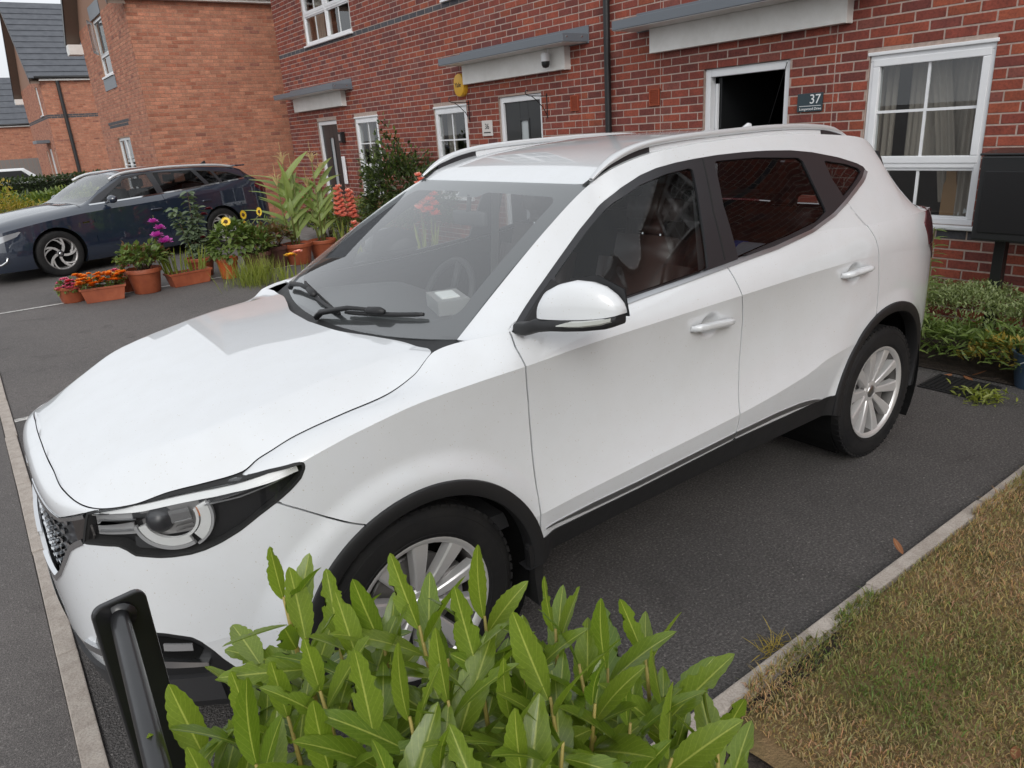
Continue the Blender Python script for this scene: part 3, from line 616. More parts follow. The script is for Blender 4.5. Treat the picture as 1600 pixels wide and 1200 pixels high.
mb = MB(); mb.box((-.012, -.12, -.10), (0, .12, .10), .004).build('plate', mat('cream_tile', (.62, .58, .55), .4), pl); wall_text('number', '36', .10, M_BLACKM, pl, -.0135, .0, .02); mb = MB(); mb.box((-.0145, -.08, -.062), (-.0122, .08, -.048)).build('rule_line', M_BLACKM, pl)
al = empty('alarm_box', (W-.03, 6.62, 2.275), 0, 'round yellow alarm box below the middle grey canopy', 'alarm box')
bm = bmesh.new(); bmesh.ops.create_circle(bm, cap_ends=True, radius=1, segments=36)
mb = MB(); prof = []
V = []; n = 36
for r, d in ((1.0, .03), (1.0, -.03), (.94, -.045), (.80, -.052), (.001, -.056)):
    for k in range(n):
        a = 2*math.pi*k/n; V.append((d, .128*r*np.sign(math.cos(a))*abs(math.cos(a))**.85, .150*r*np.sign(math.sin(a))*abs(math.sin(a))**.85))
bm.free(); mb.add(V, [(i*n+k, i*n+(k+1) % n, (i+1)*n+(k+1) % n, (i+1)*n+k) for i in range(4) for k in range(n)]).build('cover', mat('alarm_yellow', (.72, .40, .03), .4), al, smooth=True, sharp=40)
wall_text('lettering', 'Yale', .085, M_BLACKM, al, -.058, 0, .0)
cm = empty('security_camera', (W-.10, 4.60, 2.44), 0, 'white dome security camera on the middle canopy fascia', 'camera')
R_ = Matrix.Identity(4); mb = MB(); mb.lathe([(.02, .06), (.045, .055), (.052, .03), (.052, -.03), (.05, -.035)], 20, Matrix.Translation((-.07, 0, -.03))).tube([(-.0, 0, .0), (-.07, 0, .02)], .015, 8).build('body', M_UPVC, cm, smooth=True, sharp=50)
mb = MB(); mb.lathe([(.048, -.035), (.046, -.07), (.034, -.098), (.001, -.106)], 20, Matrix.Translation((-.07, 0, -.03))).build('lens_dome', M_DOORB, cm, smooth=True)
for yy in (-.035, .035): mb = MB(); mb.tube([(-.06, yy, .02), (-.065, yy*1.3, .105)], .005, 6).build('antenna', M_UPVC, cm)
def bracket(y, z, label, rev=1):
    b = empty('basket_bracket', (W-.012, y, z), 0, label, 'bracket', 'wrought iron hanging basket brackets')
    mb = MB(); mb.tube([(0, 0, -.14), (0, 0, .14)], .006, 6).build('wall_bar', M_BLACKM, b)
    mb = MB(); mb.tube([(0, 0, .11), (-.27, 0, .12), (-.31, 0, .135), (-.325, 0, .16), (-.31, 0, .185), (-.285, 0, .18)], .0055, 6).build('arm', M_BLACKM, b)
    mb = MB(); mb.tube([(0, 0, -.11), (-.06, 0, -.02), (-.16, 0, .07), (-.23, 0, .115)], .005, 6).build('brace', M_BLACKM, b)
bracket(4.80, 1.90, 'black scroll basket bracket right of the closed black door'); bracket(6.50, 1.93, 'black scroll basket bracket at the right edge of the middle window')
lt = empty('wall_lamp', (W-.02, 10.70, 1.70), 0, 'small black wall lamp right of the far black door', 'lamp'); mb = MB(); mb.box((-.08, -.07, -.09), (.0, .07, .10), .01).build('lamp_body', M_BLACKM, lt); mb = MB(); mb.box((-.084, -.035, -.05), (-.0805, .035, .06)).build('lamp_glass', M_SATIN, lt)
dr = empty('door_draught_sign', (W-.03, 10.78, 1.15), 0, 'narrow white panel leaning by the far black door', 'panel'); mb = MB(); mb.box((-.03, -.06, -.28), (0, .06, .22), .015).build('panel', M_UPVC, dr)
wt = empty('white_cylinder_post', (W-.09, 6.33, 1.02), 0, 'short white cylinder fixed to the wall beside the middle window', 'lamp'); mb = MB(); mb.lathe([(.001, .24), (.05, .235), (.055, .2), (.055, -.2), (.001, -.2)], 16).build('cylinder', M_UPVC, wt, smooth=True, sharp=50)
# black parcel box on a post in front of the wall
bx = empty('parcel_box', (W-.30, -.78, 0), 0, 'black metal post box on a black stand in front of the brick wall', 'post box')
mb = MB(); mb.box((-.12, -.44, .735), (.20, .50, 1.298), .012).build('box', M_DOORB, bx)
mb = MB(); mb.add([(-.13, -.45, 1.30), (.21, -.45, 1.31), (.21, .51, 1.31), (-.13, .51, 1.30), (-.13, -.45, 1.315), (.21, -.45, 1.33), (.21, .51, 1.33), (-.13, .51, 1.315)], [(0, 1, 2, 3)[::-1], (4, 5, 6, 7), (0, 1, 5, 4), (1, 2, 6, 5), (2, 3, 7, 6), (3, 0, 4, 7)]).build('lid', M_DOORB, bx, bev=.005)
mb = MB(); frame_ = mb.box((-.128, -.40, .79), (-.121, .46, 1.20), .004).build('flap', M_BLACKM, bx)
for yy in (-.30, .36): mb = MB(); mb.box((.02, yy-.035, 0), (.09, yy+.035, .735), .004).build('leg', M_BLACKM, bx)
# things on the window board
bd = empty('wooden_board', (W+.22, .175, .776), 0, 'upright light wooden board on the sill inside the right window', 'board'); mb = MB(); mb.prism([(-.05, 0), (.055, 0), (.05, .26), (.035, .30), (.04, .44), (-.02, .46), (-.04, .30), (-.055, .24)], .022, Matrix(((0, 0, 1, 0), (1, 0, 0, 0), (0, 1, 0, 0), (0, 0, 0, 1)))).build('board', M_WOODB, bd)
pp = empty('paper_sheet', (W+.25, .02, .776), 0, 'white paper sheet leaning on the sill beside the wooden board', 'paper'); mb = MB(); mb.add([(.06, -.12, .0), (.06, .13, .0), (.10, .13, .30), (.10, -.12, .30)], [(0, 1, 2, 3)]).add([(-.02, .14, .0), (-.03, .0, .06), (.0, .10, .16)], [(0, 1, 2)]).build('paper', M_WHITE, pp)

# ================================================================ houses further along
def slate_roof(par, p0, p1, q1, q0, rows, m, name='roof_tile_course'):   # eave p0->p1, ridge q0->q1, real stepped courses
    p0, p1, q0, q1 = map(Vector, (p0, p1, q0, q1)); n_ = (p1-p0).cross(q0-p0).normalized(); n_ = n_ if n_.z > 0 else -n_
    me = None
    for k in range(rows):
        a, b = k/rows, (k+1.12)/rows
        A, B, C_, D_ = p0 + (q0-p0)*a, p1 + (q1-p1)*a, p1 + (q1-p1)*b, p0 + (q0-p0)*b; th = .035
        mb = MB(); mb.add([A + n_*th, B + n_*th, C_ + n_*.006, D_ + n_*.006, A, B], [(0, 1, 2, 3), (4, 5, 1, 0)]); mb.build(name, m, par)
def far_house(name, label, x0, x1, y0, y1, ze, rise, n_ind, key, ops_front, ops_side, blue_f=(), blue_s=(), rows=16, over=.35, seen=None):
    h = empty(name, (x0, y0, 0), 0, label, 'house'); L = lambda x, y, z: (x-x0, y-y0, z); ym = (y0+y1)/2
    tops = lambda s: ze + rise*(1-abs(s-ym)/(ym-y0))
    brick_wall(h, (0, y0, 0), (1, 0, 0), (0, -1, 0), x0, x1, 0, ze, ops_side, ORANGE, key, M_MORTAR2, n_ind, blue=blue_s, seen=seen)
    brick_wall(h, (x0, 0, 0), (0, 1, 0), (-1, 0, 0), y0, y1, 0, ze, ops_front, ORANGE, key, M_MORTAR2, 0, blue=blue_f)
    V = [L(x0-.003, y0, ze), L(x0-.003, y1, ze), L(x0-.003, ym, ze+rise)]; mb = MB(); mb.add(V, [(0, 1, 2)][:1]); mb.add([L(x1, y0, ze), L(x1, y1, ze), L(x1, ym, ze+rise)], [(0, 1, 2)]); mb.add([L(x1, y0, 0), L(x1, y1, 0), L(x1, y1, ze), L(x1, y0, ze)], [(0, 1, 2, 3)]); mb.add([L(x0, y1, 0), L(x1, y1, 0), L(x1, y1, ze), L(x0, y1, ze)], [(0, 1, 2, 3)]); mb.build('gable_wall', M_ORANGEFLAT, h)
    sl = rise/(ym-y0); e = over
    rf = empty('roof'); rf.parent = h
    slate_roof(rf, L(x0-e, y0-.2, ze-.2*sl+.14), L(x1+e, y0-.2, ze-.2*sl+.14), L(x1+e, ym, ze+rise+.12), L(x0-e, ym, ze+rise+.12), rows, M_SLATE)
    mb = MB(); mb.add([L(x0-e, y1+e, ze-e*sl+.12), L(x1+e, y1+e, ze-e*sl+.12), L(x1+e, ym, ze+rise+.12), L(x0-e, ym, ze+rise+.12)], [(0, 1, 2, 3)]); mb.build('roof_slope', M_SLATE, rf)
    # verge boards, soffits, gutter
    for ya, yb in ((y0-.2, ym), (y1+e, ym)):
        za, zb = ze-(.2 if ya < ym else e)*sl, ze+rise
        mb = MB(); mb.add([L(x0-e, ya, za-.06), L(x0-e, yb, zb-.06), L(x0-e, yb, zb+.10), L(x0-e, ya, za+.10), L(x0-e+.02, ya, za-.06), L(x0-e+.02, yb, zb-.06)], [(0, 1, 2, 3), (0, 4, 5, 1)]); mb.build('verge_board', M_BLACKM, rf)
        mb = MB(); mb.add([L(x0-e+.02, ya, za-.05), L(x0, ya, za-.05), L(x0, yb, zb-.05), L(x0-e+.02, yb, zb-.05)], [(0, 1, 2, 3)]); mb.build('verge_soffit', M_SOFF, rf)
        if ya < ym: continue
        s = -1; mb = MB(); mb.box(L(x0-e+.01, ya, za-.22), L(x0-.002, ya+.40*s, za+.02)); mb.build('box_end', M_FASCIA, rf)
    e = .16; mb = MB(); mb.box(L(x0, y0-e+.02, ze-.10), L(x1, y0-.002, ze-.07)); mb.box(L(x0, y0-e, ze-.10), L(x1, y0-e+.02, ze+.06)); mb.build('eaves_board', M_FASCIA, rf)
    mb = MB(); mb.tube([L(x0-e, y0-e-.05, ze+.02), L(x1, y0-e-.05, ze+.02)], .055, 8); mb.build('gutter', M_BLACKM, rf, smooth=True)
    return h, L
M_SOFF = mat('brown_soffit', (.16, .115, .09), .6); M_ORANGEFLAT = mat('far_brick', (.32, .11, .055), .9)
_bt = nd(M_ORANGEFLAT, 'ShaderNodeTexBrick'); _bt.inputs['Scale'].default_value = 1; _bt.inputs['Brick Width'].default_value = .225; _bt.inputs['Row Height'].default_value = .075; _bt.inputs['Mortar Size'].default_value = .006
_bt.inputs['Color1'].default_value = (.36, .135, .062, 1); _bt.inputs['Color2'].default_value = (.28, .095, .05, 1); _bt.inputs['Mortar'].default_value = (.28, .16, .11, 1)
_tc = nd(M_ORANGEFLAT, 'ShaderNodeTexCoord'); _mp = nd(M_ORANGEFLAT, 'ShaderNodeMapping'); _mp.inputs['Rotation'].default_value = (math.radians(90), 0, math.radians(90)); lk(M_ORANGEFLAT, _tc.outputs['Object'], _mp.inputs[0]); lk(M_ORANGEFLAT, _mp.outputs[0], _bt.inputs[0]); setbase(M_ORANGEFLAT, _bt.outputs[0])
def flat_window(h, L, face, a0, a1, z0, z1, at, bars=1, tr=None, opened=False, sill=True):
    w = empty('window'); w.parent = h
    P = (lambda s, o, z: L(at-o, s, z)) if face == 'x' else (lambda s, o, z: L(s, at-o, z))
    def bx(mb, s0, s1, o0, o1, za, zb): mb.box(P(s0, o0, za), P(s1, o1, zb))
    mb = MB(); f = .06
    bx(mb, a0, a1, -.08, -.03, z0, z0+f); bx(mb, a0, a1, -.08, -.03, z1-f, z1); bx(mb, a0, a0+f, -.08, -.03, z0+f, z1-f); bx(mb, a1-f, a1, -.08, -.03, z0+f, z1-f)
    if tr: bx(mb, a0+f, a1-f, -.08, -.03, tr-.04, tr+.04)
    for k in range(bars): c = a0 + (a1-a0)*(k+1)/(bars+1); bx(mb, c-.03, c+.03, -.08, -.032, z0+f, z1-f)
    if bars: 
        zc = (z0+z1)/2 if not tr else (tr+z1)/2; bx(mb, a0+f, a1-f, -.075, -.05, zc-.012, zc+.012)
    mb.build('window_frame', M_UPVC, w)
    if sill: mb = MB(); bx(mb, a0-.04, a1+.04, -.08, .05, z0-.04, z0-.001); mb.build('window_sill', M_UPVC, w)
    mb = MB(); mb.add([P(a0+f, -.06, z0+f), P(a1-f, -.06, z0+f), P(a1-f, -.06, z1-f), P(a0+f, -.06, z1-f)], [(0, 1, 2, 3)]); mb.build('pane', M_WGLASS, w)
    mb = MB(); mb.add([P(a0, -.13, z0), P(a1, -.13, z0), P(a1, -.13, z1), P(a0, -.13, z1)], [(0, 1, 2, 3)]); mb.build('room', M_ROOM, w)
    return w, P
def seen_or(px, py): return 205 < px < 436 and py < 262
h2, L2 = far_house('gable_house', 'orange brick house with a plain side wall behind the dark blue car', 2.95, 11.5, 15.4, 21.3, 4.74, 2.45, 300, 'orange', [(17.75, 19.35, .75, 2.05), (17.95, 19.25, 3.48, 4.74)], [], blue_f=[(17.45, 20.1, 2.335, 2.42)], seen=seen_or)
flat_window(h2, L2, 'x', 17.75, 19.35, .75, 2.05, 2.95, 1)
w_, P_ = flat_window(h2, L2, 'x', 17.95, 19.25, 3.48, 4.74, 2.95, 0, 3.95)
mb = MB()                                             # the open top casement, hinged at its far side
c0 = Vector(P_(19.2, .0, 0)); ang = math.radians(20)
def oc(s, z): return (c0.x - s*math.sin(ang), c0.y - s*math.cos(ang), z)
for s0_, s1_, za, zb in ((0, .62, 3.98, 4.04), (0, .62, 4.64, 4.70), (0, .06, 4.04, 4.64), (.56, .62, 4.04, 4.64)):
    mb.add([oc(s0_, za), oc(s1_, za), oc(s1_, zb), oc(s0_, zb)], [(0, 1, 2, 3)])
mb.build('open_casement', M_UPVC, w_); mb = MB(); mb.add([oc(.05, 4.03), oc(.57, 4.03), oc(.57, 4.65), oc(.05, 4.65)], [(0, 1, 2, 3)]); mb.build('pane', M_WGLASS, w_)
mb = MB(); mb.box(L2(2.93, 17.9, 4.75), L2(2.962, 19.3, 5.05)); mb.build('grey_panel', M_GREYC, h2); mb = MB(); mb.box(L2(2.93, 17.85, 3.17), L2(2.962, 19.35, 3.43)); mb.build('grey_panel', M_GREYC, h2)
h3, L3 = far_house('corner_house', 'far orange brick house with grey tiled roof and black downpipe', 3.12, 11, 34., 42., 4.72, 3.2, 0, 'orange', [(35.2, 36.0, 3.4, 4.5), (35.6, 36.5, 0, 2.05), (34.5, 34.9, .8, 2.0), (37.2, 37.7, .8, 2.0)], [(5.55, 6.5, 3.52, 4.55), (5.95, 6.9, .75, 2.05)], blue_s=[(3, 11, 3.24, 3.33), (5.2, 7.2, 2.32, 2.42)], blue_f=[(34, 42, 3.24, 3.33)], rows=13)
flat_window(h3, L3, 'y', 5.55, 6.5, 3.52, 4.55, 34., 1, 3.95); flat_window(h3, L3, 'y', 5.95, 6.9, .75, 2.05, 34., 1, 1.2); flat_window(h3, L3, 'x', 35.2, 36.0, 3.4, 4.5, 3.12, 0, 3.8); flat_window(h3, L3, 'x', 34.5, 34.9, .8, 2.0, 3.12, 0); flat_window(h3, L3, 'x', 37.2, 37.7, .8, 2.0, 3.12, 0)
mb = MB(); mb.box(L3(3.14, 35.6, 0), L3(3.17, 36.5, 2.05)); mb.build('door', M_UPVC, h3); mb = MB(); mb.box(L3(2.6, 35.3, 2.3), L3(3.1, 36.8, 2.42)); mb.build('door_canopy', M_GREYC, h3)
mb = MB(); mb.tube([L3(3.75, 33.93, 0), L3(3.75, 33.93, 4.7)], .07, 8); mb.build('downpipe', M_BLACKM, h3)
h4, L4 = far_house('farthest_house', 'farthest orange brick house with a low grey roof at the left edge', .6, 7, 50., 56., 3.6, 2.6, 0, 'orange', [], [(.9, 1.9, 3., 3.55)], rows=8)
flat_window(h4, L4, 'y', -.2+1.1, 1.9, 2.6, 3.5, 50., 1)
fn = empty('timber_fence', (.4, 44, 0), 0, 'grey timber panel fence in front of the farthest house', 'fence')
for k in range(16): mb = MB(); mb.box((k*.2, 0, 0), (k*.2+.19, .03 + .015*(k % 2), 1.75)); mb.build('board', mat('fence_grey', (.20, .185, .175), .9) if k == 0 else bpy.data.materials['fence_grey'], fn)
# house across the road, behind the viewer: only its reflection shows in the door glass and paint
h5, L5 = far_house('opposite_house', 'brick house behind the viewer, seen only as a reflection in the car windows', -3.5, 9.0, -23., -15., 5.2, 2.8, 0, 'red', [], [], rows=6)
mb = MB(); mb.add([L5(-3.5, -14.99, 0), L5(9, -14.99, 0), L5(9, -14.99, 5.2), L5(-3.5, -14.99, 5.2)], [(0, 1, 2, 3)]); mb.build('front_wall', mat('reflected_brick', (.095, .052, .042), .9), h5)
for a in (-2.6, .6, 3.8, 6.6):
    for z0, z1 in ((.9, 2.2), (3.3, 4.6)):
        w = empty('window'); w.parent = h5; mb = MB(); mb.box(L5(a, -14.985, z0), L5(a+1.5, -14.94, z1)); mb.build('window_frame', M_UPVC, w)
        for k in range(2):
            for q in range(2): mb = MB(); mb.box(L5(a+.08+k*.70, -14.945, z0+.08+q*(z1-z0-.08)/2), L5(a+.72+k*.70, -14.935, z0+.0+(q+1)*(z1-z0-.08)/2)); mb.build('pane', M_DOORB, w)
# ================================================================ the white car
M_PAINT = mat('white_paint', (.685, .70, .715), .38, coat=1., coat_r=.02, coat_ior=1.6, spec=.5)
_v = coords(M_PAINT); _sp = noise(M_PAINT, _v, 210., 1, .5); _sp2 = noise(M_PAINT, _v, 9., 4, .6)
_dirt = ramp(M_PAINT, _sp, [(.0, (0, 0, 0)), (.745, (0, 0, 0)), (.765, (1, 1, 1))])
_film = ramp(M_PAINT, _sp2, [(.35, (.685, .701, .718)), (.75, (.66, .672, .682))])
setbase(M_PAINT, mixc(M_PAINT, _dirt, _film, (.45, .40, .33))); setrough(M_PAINT, _sp2, .30, .44)
M_BLKTRIM = mat('black_plastic_trim', (.014, .014, .015), .5); bump(M_BLKTRIM, noise(M_BLKTRIM, coords(M_BLKTRIM), 900, 2), .12, .002)
setrough(M_BLKTRIM, noise(M_BLKTRIM, coords(M_BLKTRIM), 14, 4), .42, .62)
M_PILLAR = mat('black_pillar_film', (.022, .022, .025), .34, coat=.2, coat_r=.25)
M_RUBBER = mat('rubber_seal', (.012, .012, .012), .7)
M_DARK = mat('dark_cavity', (.006, .006, .006), .9, spec=.1)
M_RAIL = mat('silver_rail_paint', (.66, .67, .68), .34, metal=.35, coat=.3)
M_ALLOY = mat('alloy', (.72, .71, .70), .36, metal=.55); setrough(M_ALLOY, noise(M_ALLOY, coords(M_ALLOY), 30, 4), .24, .42)
M_ALLOYD = mat('alloy_inner', (.30, .29, .285), .42, metal=.7)
M_BARREL = mat('wheel_barrel', (.11, .105, .10), .5, metal=.6); M_TYRE = mat('tyre_rubber', (.010, .010, .011), .75, spec=.3); setrough(M_TYRE, noise(M_TYRE, coords(M_TYRE), 25, 5), .6, .9)
setbase(M_TYRE, ramp(M_TYRE, noise(M_TYRE, coords(M_TYRE), 8, 5), [(.35, (.009, .009, .010)), (.75, (.020, .019, .018))]))
M_INT = mat('interior_plastic', (.030, .030, .032), .62); bump(M_INT, noise(M_INT, coords(M_INT), 500, 2), .2, .002)
M_DASH = mat('dashboard_plastic', (.045, .046, .048), .55); bump(M_DASH, noise(M_DASH, coords(M_DASH), 500, 2), .2, .002)
M_HEADL = mat('headliner', (.32, .31, .30), .9)
M_SEAT = mat('seat_leather', (.060, .040, .036), .42); M_SEAT2 = mat('seat_cloth', (.025, .025, .027), .8)
M_GLASS = glass_mat('clear_car_glass', (.90, .93, .92), 1., 2.2, .05); M_TINT = glass_mat('tinted_car_glass', (.74, .76, .76), .9, 1.5); M_PRIV = glass_mat('dark_tinted_glass', (.36, .37, .38), .8, 1.5)
M_LENS = glass_mat('clear_lens', (.94, .95, .95), ior=1.5)
M_RED = mat('red_lamp', (.10, .006, .010), .12, coat=1.)
M_AMB = mat('amber_lamp', (.5, .16, .05), .25)

def pdist(P, poly, closed=True):
    poly = np.asarray(poly, float); A = poly if closed else poly[:-1]; B = np.roll(poly, -1, 0) if closed else poly[1:]
    d = np.full(len(P), 1e9); ins = np.zeros(len(P), bool)
    for a, b in zip(A, B):
        ab = b-a; t = np.clip(((P-a) @ ab)/max(ab @ ab, 1e-12), 0, 1); q = a + t[:, None]*ab
        d = np.minimum(d, np.hypot(P[:, 0]-q[:, 0], P[:, 1]-q[:, 1]))
        if closed:
            c = ((a[1] > P[:, 1]) != (b[1] > P[:, 1])); xx = (b[0]-a[0])*(P[:, 1]-a[1])/(b[1]-a[1] if b[1] != a[1] else 1e-12) + a[0]
            ins ^= c & (P[:, 0] < xx)
    return np.where(ins, -d, d) if closed else d
def clip(V, F, s):                                   # keep s < 0; V carries all attributes column-wise
    k = s < 0; n = k[F].sum(1); keep = F[n == 3]; cut = F[(n > 0) & (n < 3)]
    newV = []; cache = {}; base = len(V); out = []
    def mid(i, j):
        e = (i, j) if i < j else (j, i)
        if e not in cache:
            a, b = e; t = s[a]/(s[a]-s[b]); cache[e] = base + len(newV); newV.append(V[a]*(1-t) + V[b]*t)
        return cache[e]
    for f in cut:
        f = [int(i) for i in f]; q = []
        for i in range(3):
            a, b = f[i], f[(i+1) % 3]
            if k[a]: q.append(a)
            if k[a] != k[b]: q.append(mid(a, b))
        for i in range(1, len(q)-1): out.append((q[0], q[i], q[i+1]))
    V2 = np.vstack([V] + ([np.array(newV)] if newV else [])); F2 = np.vstack([keep] + ([np.array(out)] if out else [])).astype(int) if len(keep) or out else np.zeros((0, 3), int)
    used, inv = np.unique(F2, return_inverse=True); return V2[used], inv.reshape(-1, 3)
def grid_patch(P, A):                                # P (nu,nv,3) half-width coords -> columns x,w,z,nx,nw,nz,u,z
    du = np.gradient(P, axis=0); dv = np.gradient(P, axis=1); N = np.cross(dv, du)   # outward in (x,w,z)
    N /= np.maximum(np.linalg.norm(N, axis=2), 1e-9)[..., None]
    n, m = P.shape[:2]; idx = np.arange(n*m).reshape(n, m)
    F = np.concatenate([np.stack([idx[:-1, :-1], idx[1:, :-1], idx[1:, 1:]], -1).reshape(-1, 3), np.stack([idx[:-1, :-1], idx[1:, 1:], idx[:-1, 1:]], -1).reshape(-1, 3)])
    return np.concatenate([P, N, A], -1).reshape(-1, 8), F
PATCH = {}
_us = np.linspace(UMIN, UMAX, 560)
CUPS = ((1.272, .961), (2.220, .997))                 # finger recesses behind the door handles
for _k, _n in (('S1', 16), ('S2', 44), ('S3', 14)):
    _P = side_patch(_k, _us, _n)
    if _k == 'S2':
        for _cu, _cz in CUPS:
            _r2 = ((_us[:, None]-_cu)/.056)**2 + ((_P[..., 2]-_cz)/.046)**2; _P[..., 1] -= .024*np.clip(1-_r2, 0, 1)**1.2
    PATCH[_k] = grid_patch(_P, np.stack([np.repeat(_us[:, None], _n, 1), _P[..., 2]], -1))
_xs = np.linspace(.28, 3.2, 300); _P = green_patch(_xs, 40); _ug = np.interp(_xs, [r[0] for r in OUT[13:26]], _U[13:26])
PATCH['S4'] = grid_patch(_P, np.stack([np.repeat(_ug[:, None], 40, 1), _P[..., 2]], -1))

def flange(V, F, depth):
    e = np.concatenate([F[:, [0, 1]], F[:, [1, 2]], F[:, [2, 0]]]); key = np.sort(e, 1); _, i, c = np.unique(key, axis=0, return_index=True, return_counts=True)
    b = e[i[c == 1]]
    if not len(b): return V, F
    a0, b0 = V[b[:, 0]], V[b[:, 1]]; n = a0[:, 3:6]; t = b0[:, :3]-a0[:, :3]
    sd = np.cross(t, n); sd /= np.maximum(np.linalg.norm(sd, axis=1), 1e-9)[:, None]
    def mk(p, inn):
        q = p.copy(); q[:, :3] -= q[:, 3:6]*inn; q[:, 3:6] = -sd; return q
    Q = np.vstack([mk(a0, 0.), mk(b0, 0.), mk(a0, depth), mk(b0, depth)]); k = len(b); o = len(V); r = np.arange(k)
    F2 = np.vstack([np.stack([o+r, o+2*k+r, o+3*k+r], 1), np.stack([o+r, o+3*k+r, o+k+r], 1)])
    return np.vstack([V, Q]), np.vstack([F, F2])
def panel_np(patches, sdf, depth=.012, inset=0., pre=None):
    Vs, Fs, o = [], [], 0
    for k in patches:
        V, F = PATCH[k]
        s = sdf(V[:, 6:8]); F0 = F[(s[F] < .05).any(1)]
        if not len(F0): continue
        V1, F1 = clip(V, F0, s)
        if not len(F1): continue
        V1 = V1.copy(); V1[:, :3] -= V1[:, 3:6]*inset
        if depth: V1, F1 = flange(V1, F1, depth)
        Vs.append(V1); Fs.append(F1+o); o += len(V1)
    return np.vstack(Vs), np.vstack(Fs)
def side_obj(name, data, m, parent, side):           # side -1 near (y<0), +1 far
    V, F = data; P = V[:, :3].copy(); N = V[:, 3:6].copy(); P[:, 1] *= side; N[:, 1] *= side
    return link(name, mesh_np(name, P, F if side < 0 else F[:, ::-1], normals=N), m, parent)
def both(name, data, m, parent, weld=False):          # one part that spans the whole width
    V, F = data; P = V[:, :3].copy(); N = V[:, 3:6].copy(); P2, N2 = P.copy(), N.copy(); P[:, 1] *= -1; N[:, 1] *= -1
    return link(name, mesh_np(name, np.vstack([P, P2]), np.vstack([F, F[:, ::-1]+len(P)]), normals=np.vstack([N, N2])), m, parent)
# ---- shut lines and outlines in (u, z), u runs round the body from the nose
G_FD = [(.415, 1.30), (.412, 1.1024), (.402, 1.070), (.4045, 1.0396), (.4104, 1.0002), (.4225, .8896), (.4262, .7798), (.4225, .6315), (.4154, .4595), (.413, .2)]
G_MD = [(1.49, 1.60), (1.4807, 1.5321), (1.4365, 1.3439), (1.4245, 1.158), (1.4225, 1.1381), (1.4267, 1.0929), (1.436, 1.0462), (1.457, .9904), (1.473, .935), (1.476, .8295), (1.4588, .7062), (1.4412, .6349), (1.4287, .5759), (1.4249, .4779), (1.424, .2)]
G_RD = [(2.20, 1.60), (2.25, 1.36), (2.2875, 1.2856), (2.318, 1.2354), (2.3713, 1.1765), (2.396, 1.1212), (2.412, 1.0587), (2.432, .9152), (2.430, .8095), (2.40, .6), (2.40, .2)]
G_FB = [(-.45, .90), (-.382, .8415), (-.3215, .8048), (-.2615, .7643), (-.2, .7309), (-.10, .68)]
DLO = [(.4171, 1.1032), (.4503, 1.1247), (.6126, 1.2203), (.8246, 1.3484), (.9391, 1.411), (1.0457, 1.4643), (1.1466, 1.4985), (1.2297, 1.5158), (1.3295, 1.5264), (1.4341, 1.5325), (1.5615, 1.5365), (1.7187, 1.5361), (1.8696, 1.5315), (2.0307, 1.5216), (2.1789, 1.5032), (2.3634, 1.4682), (2.4886, 1.4338), (2.53, 1.416), (2.540, 1.4037),
       (2.525, 1.392), (2.4796, 1.370), (2.2774, 1.2960), (2.1555, 1.2524), (1.9814, 1.2090), (1.7231, 1.1772), (1.4237, 1.1530), (1.1598, 1.1336), (.9016, 1.1171), (.6714, 1.1090), (.513, 1.1058)]
GLF = [(.6564, 1.2276), (.7471, 1.2817), (.8662, 1.3518), (1.0033, 1.4219), (1.1289, 1.4671), (1.2624, 1.4927), (1.388, 1.5029), (1.404, 1.494), (1.3629, 1.3294), (1.3259, 1.1552), (1.3, 1.1518), (1.0965, 1.1373), (.9074, 1.1265), (.624, 1.1189)]
GLR = [(1.548, 1.5164), (1.7825, 1.5117), (2.06, 1.490), (2.083, 1.473), (2.0915, 1.3869), (2.1135, 1.2676), (2.0228, 1.2342), (1.8121, 1.2051), (1.6428, 1.1862), (1.4986, 1.1675), (1.4988, 1.3602), (1.533, 1.508)]
GLQ = [(2.2359, 1.4643), (2.3898, 1.4387), (2.475, 1.4147), (2.495, 1.3978), (2.4058, 1.3605), (2.2705, 1.3115), (2.2367, 1.3868)]
HLP = [(-.8711, .8386), (-.8436, .8452), (-.75, .859), (-.6536, .8759), (-.5587, .8884), (-.4693, .9028), (-.3839, .9204), (-.3137, .9297), (-.2962, .9294), (-.2931, .9178), (-.3091, .8902), (-.3355, .8687), (-.3681, .8477), (-.4233, .8142), (-.4792, .7762), (-.5343, .7472), (-.5761, .731), (-.615, .7218), (-.6588, .719), (-.6906, .7204), (-.7508, .7303), (-.771, .7472), (-.7932, .7579), (-.8588, .7574), (-.9018, .7551), (-.8887, .797)]
GRP = [(-2.5, .800), (-1.25, .800), (-1.0043, .803), (-.9405, .8222), (-.8992, .8338), (-.8732, .8399), (-.8887, .797), (-.9047, .7529), (-.9326, .7409), (-.9581, .7266), (-.9971, .6797), (-1.0433, .634), (-1.10, .590), (-1.2, .56), (-2.5, .555)]
FOGP = [(-.985, .315), (-.965, .43), (-.93, .485), (-.84, .503), (-.7872, .5012), (-.7241, .49), (-.6612, .4709), (-.6394, .454), (-.6185, .4243), (-.5979, .3862), (-.5617, .3358), (-.40, .325), (-.2, .325), (-.2, .0), (-2.5, .0), (-2.5, .30), (-.99, .30)]
AF, AR = ((.02, .352), .405), ((2.578, .352), .442)
def sd_arch(P, grow=0.): return np.minimum(np.hypot(P[:, 0]-AF[0][0], P[:, 1]-AF[0][1])-AF[1]-grow, np.hypot(P[:, 0]-AR[0][0], P[:, 1]-AR[0][1])-AR[1]-grow)
def left_of(line, P):                                # signed: negative on the nose side of an upright shut line
    line = np.asarray(line); z = P[:, 1]; o = np.argsort(line[:, 1]); xx = np.interp(z, line[o, 1], line[o, 0])
    return (P[:, 0]-xx)*.93
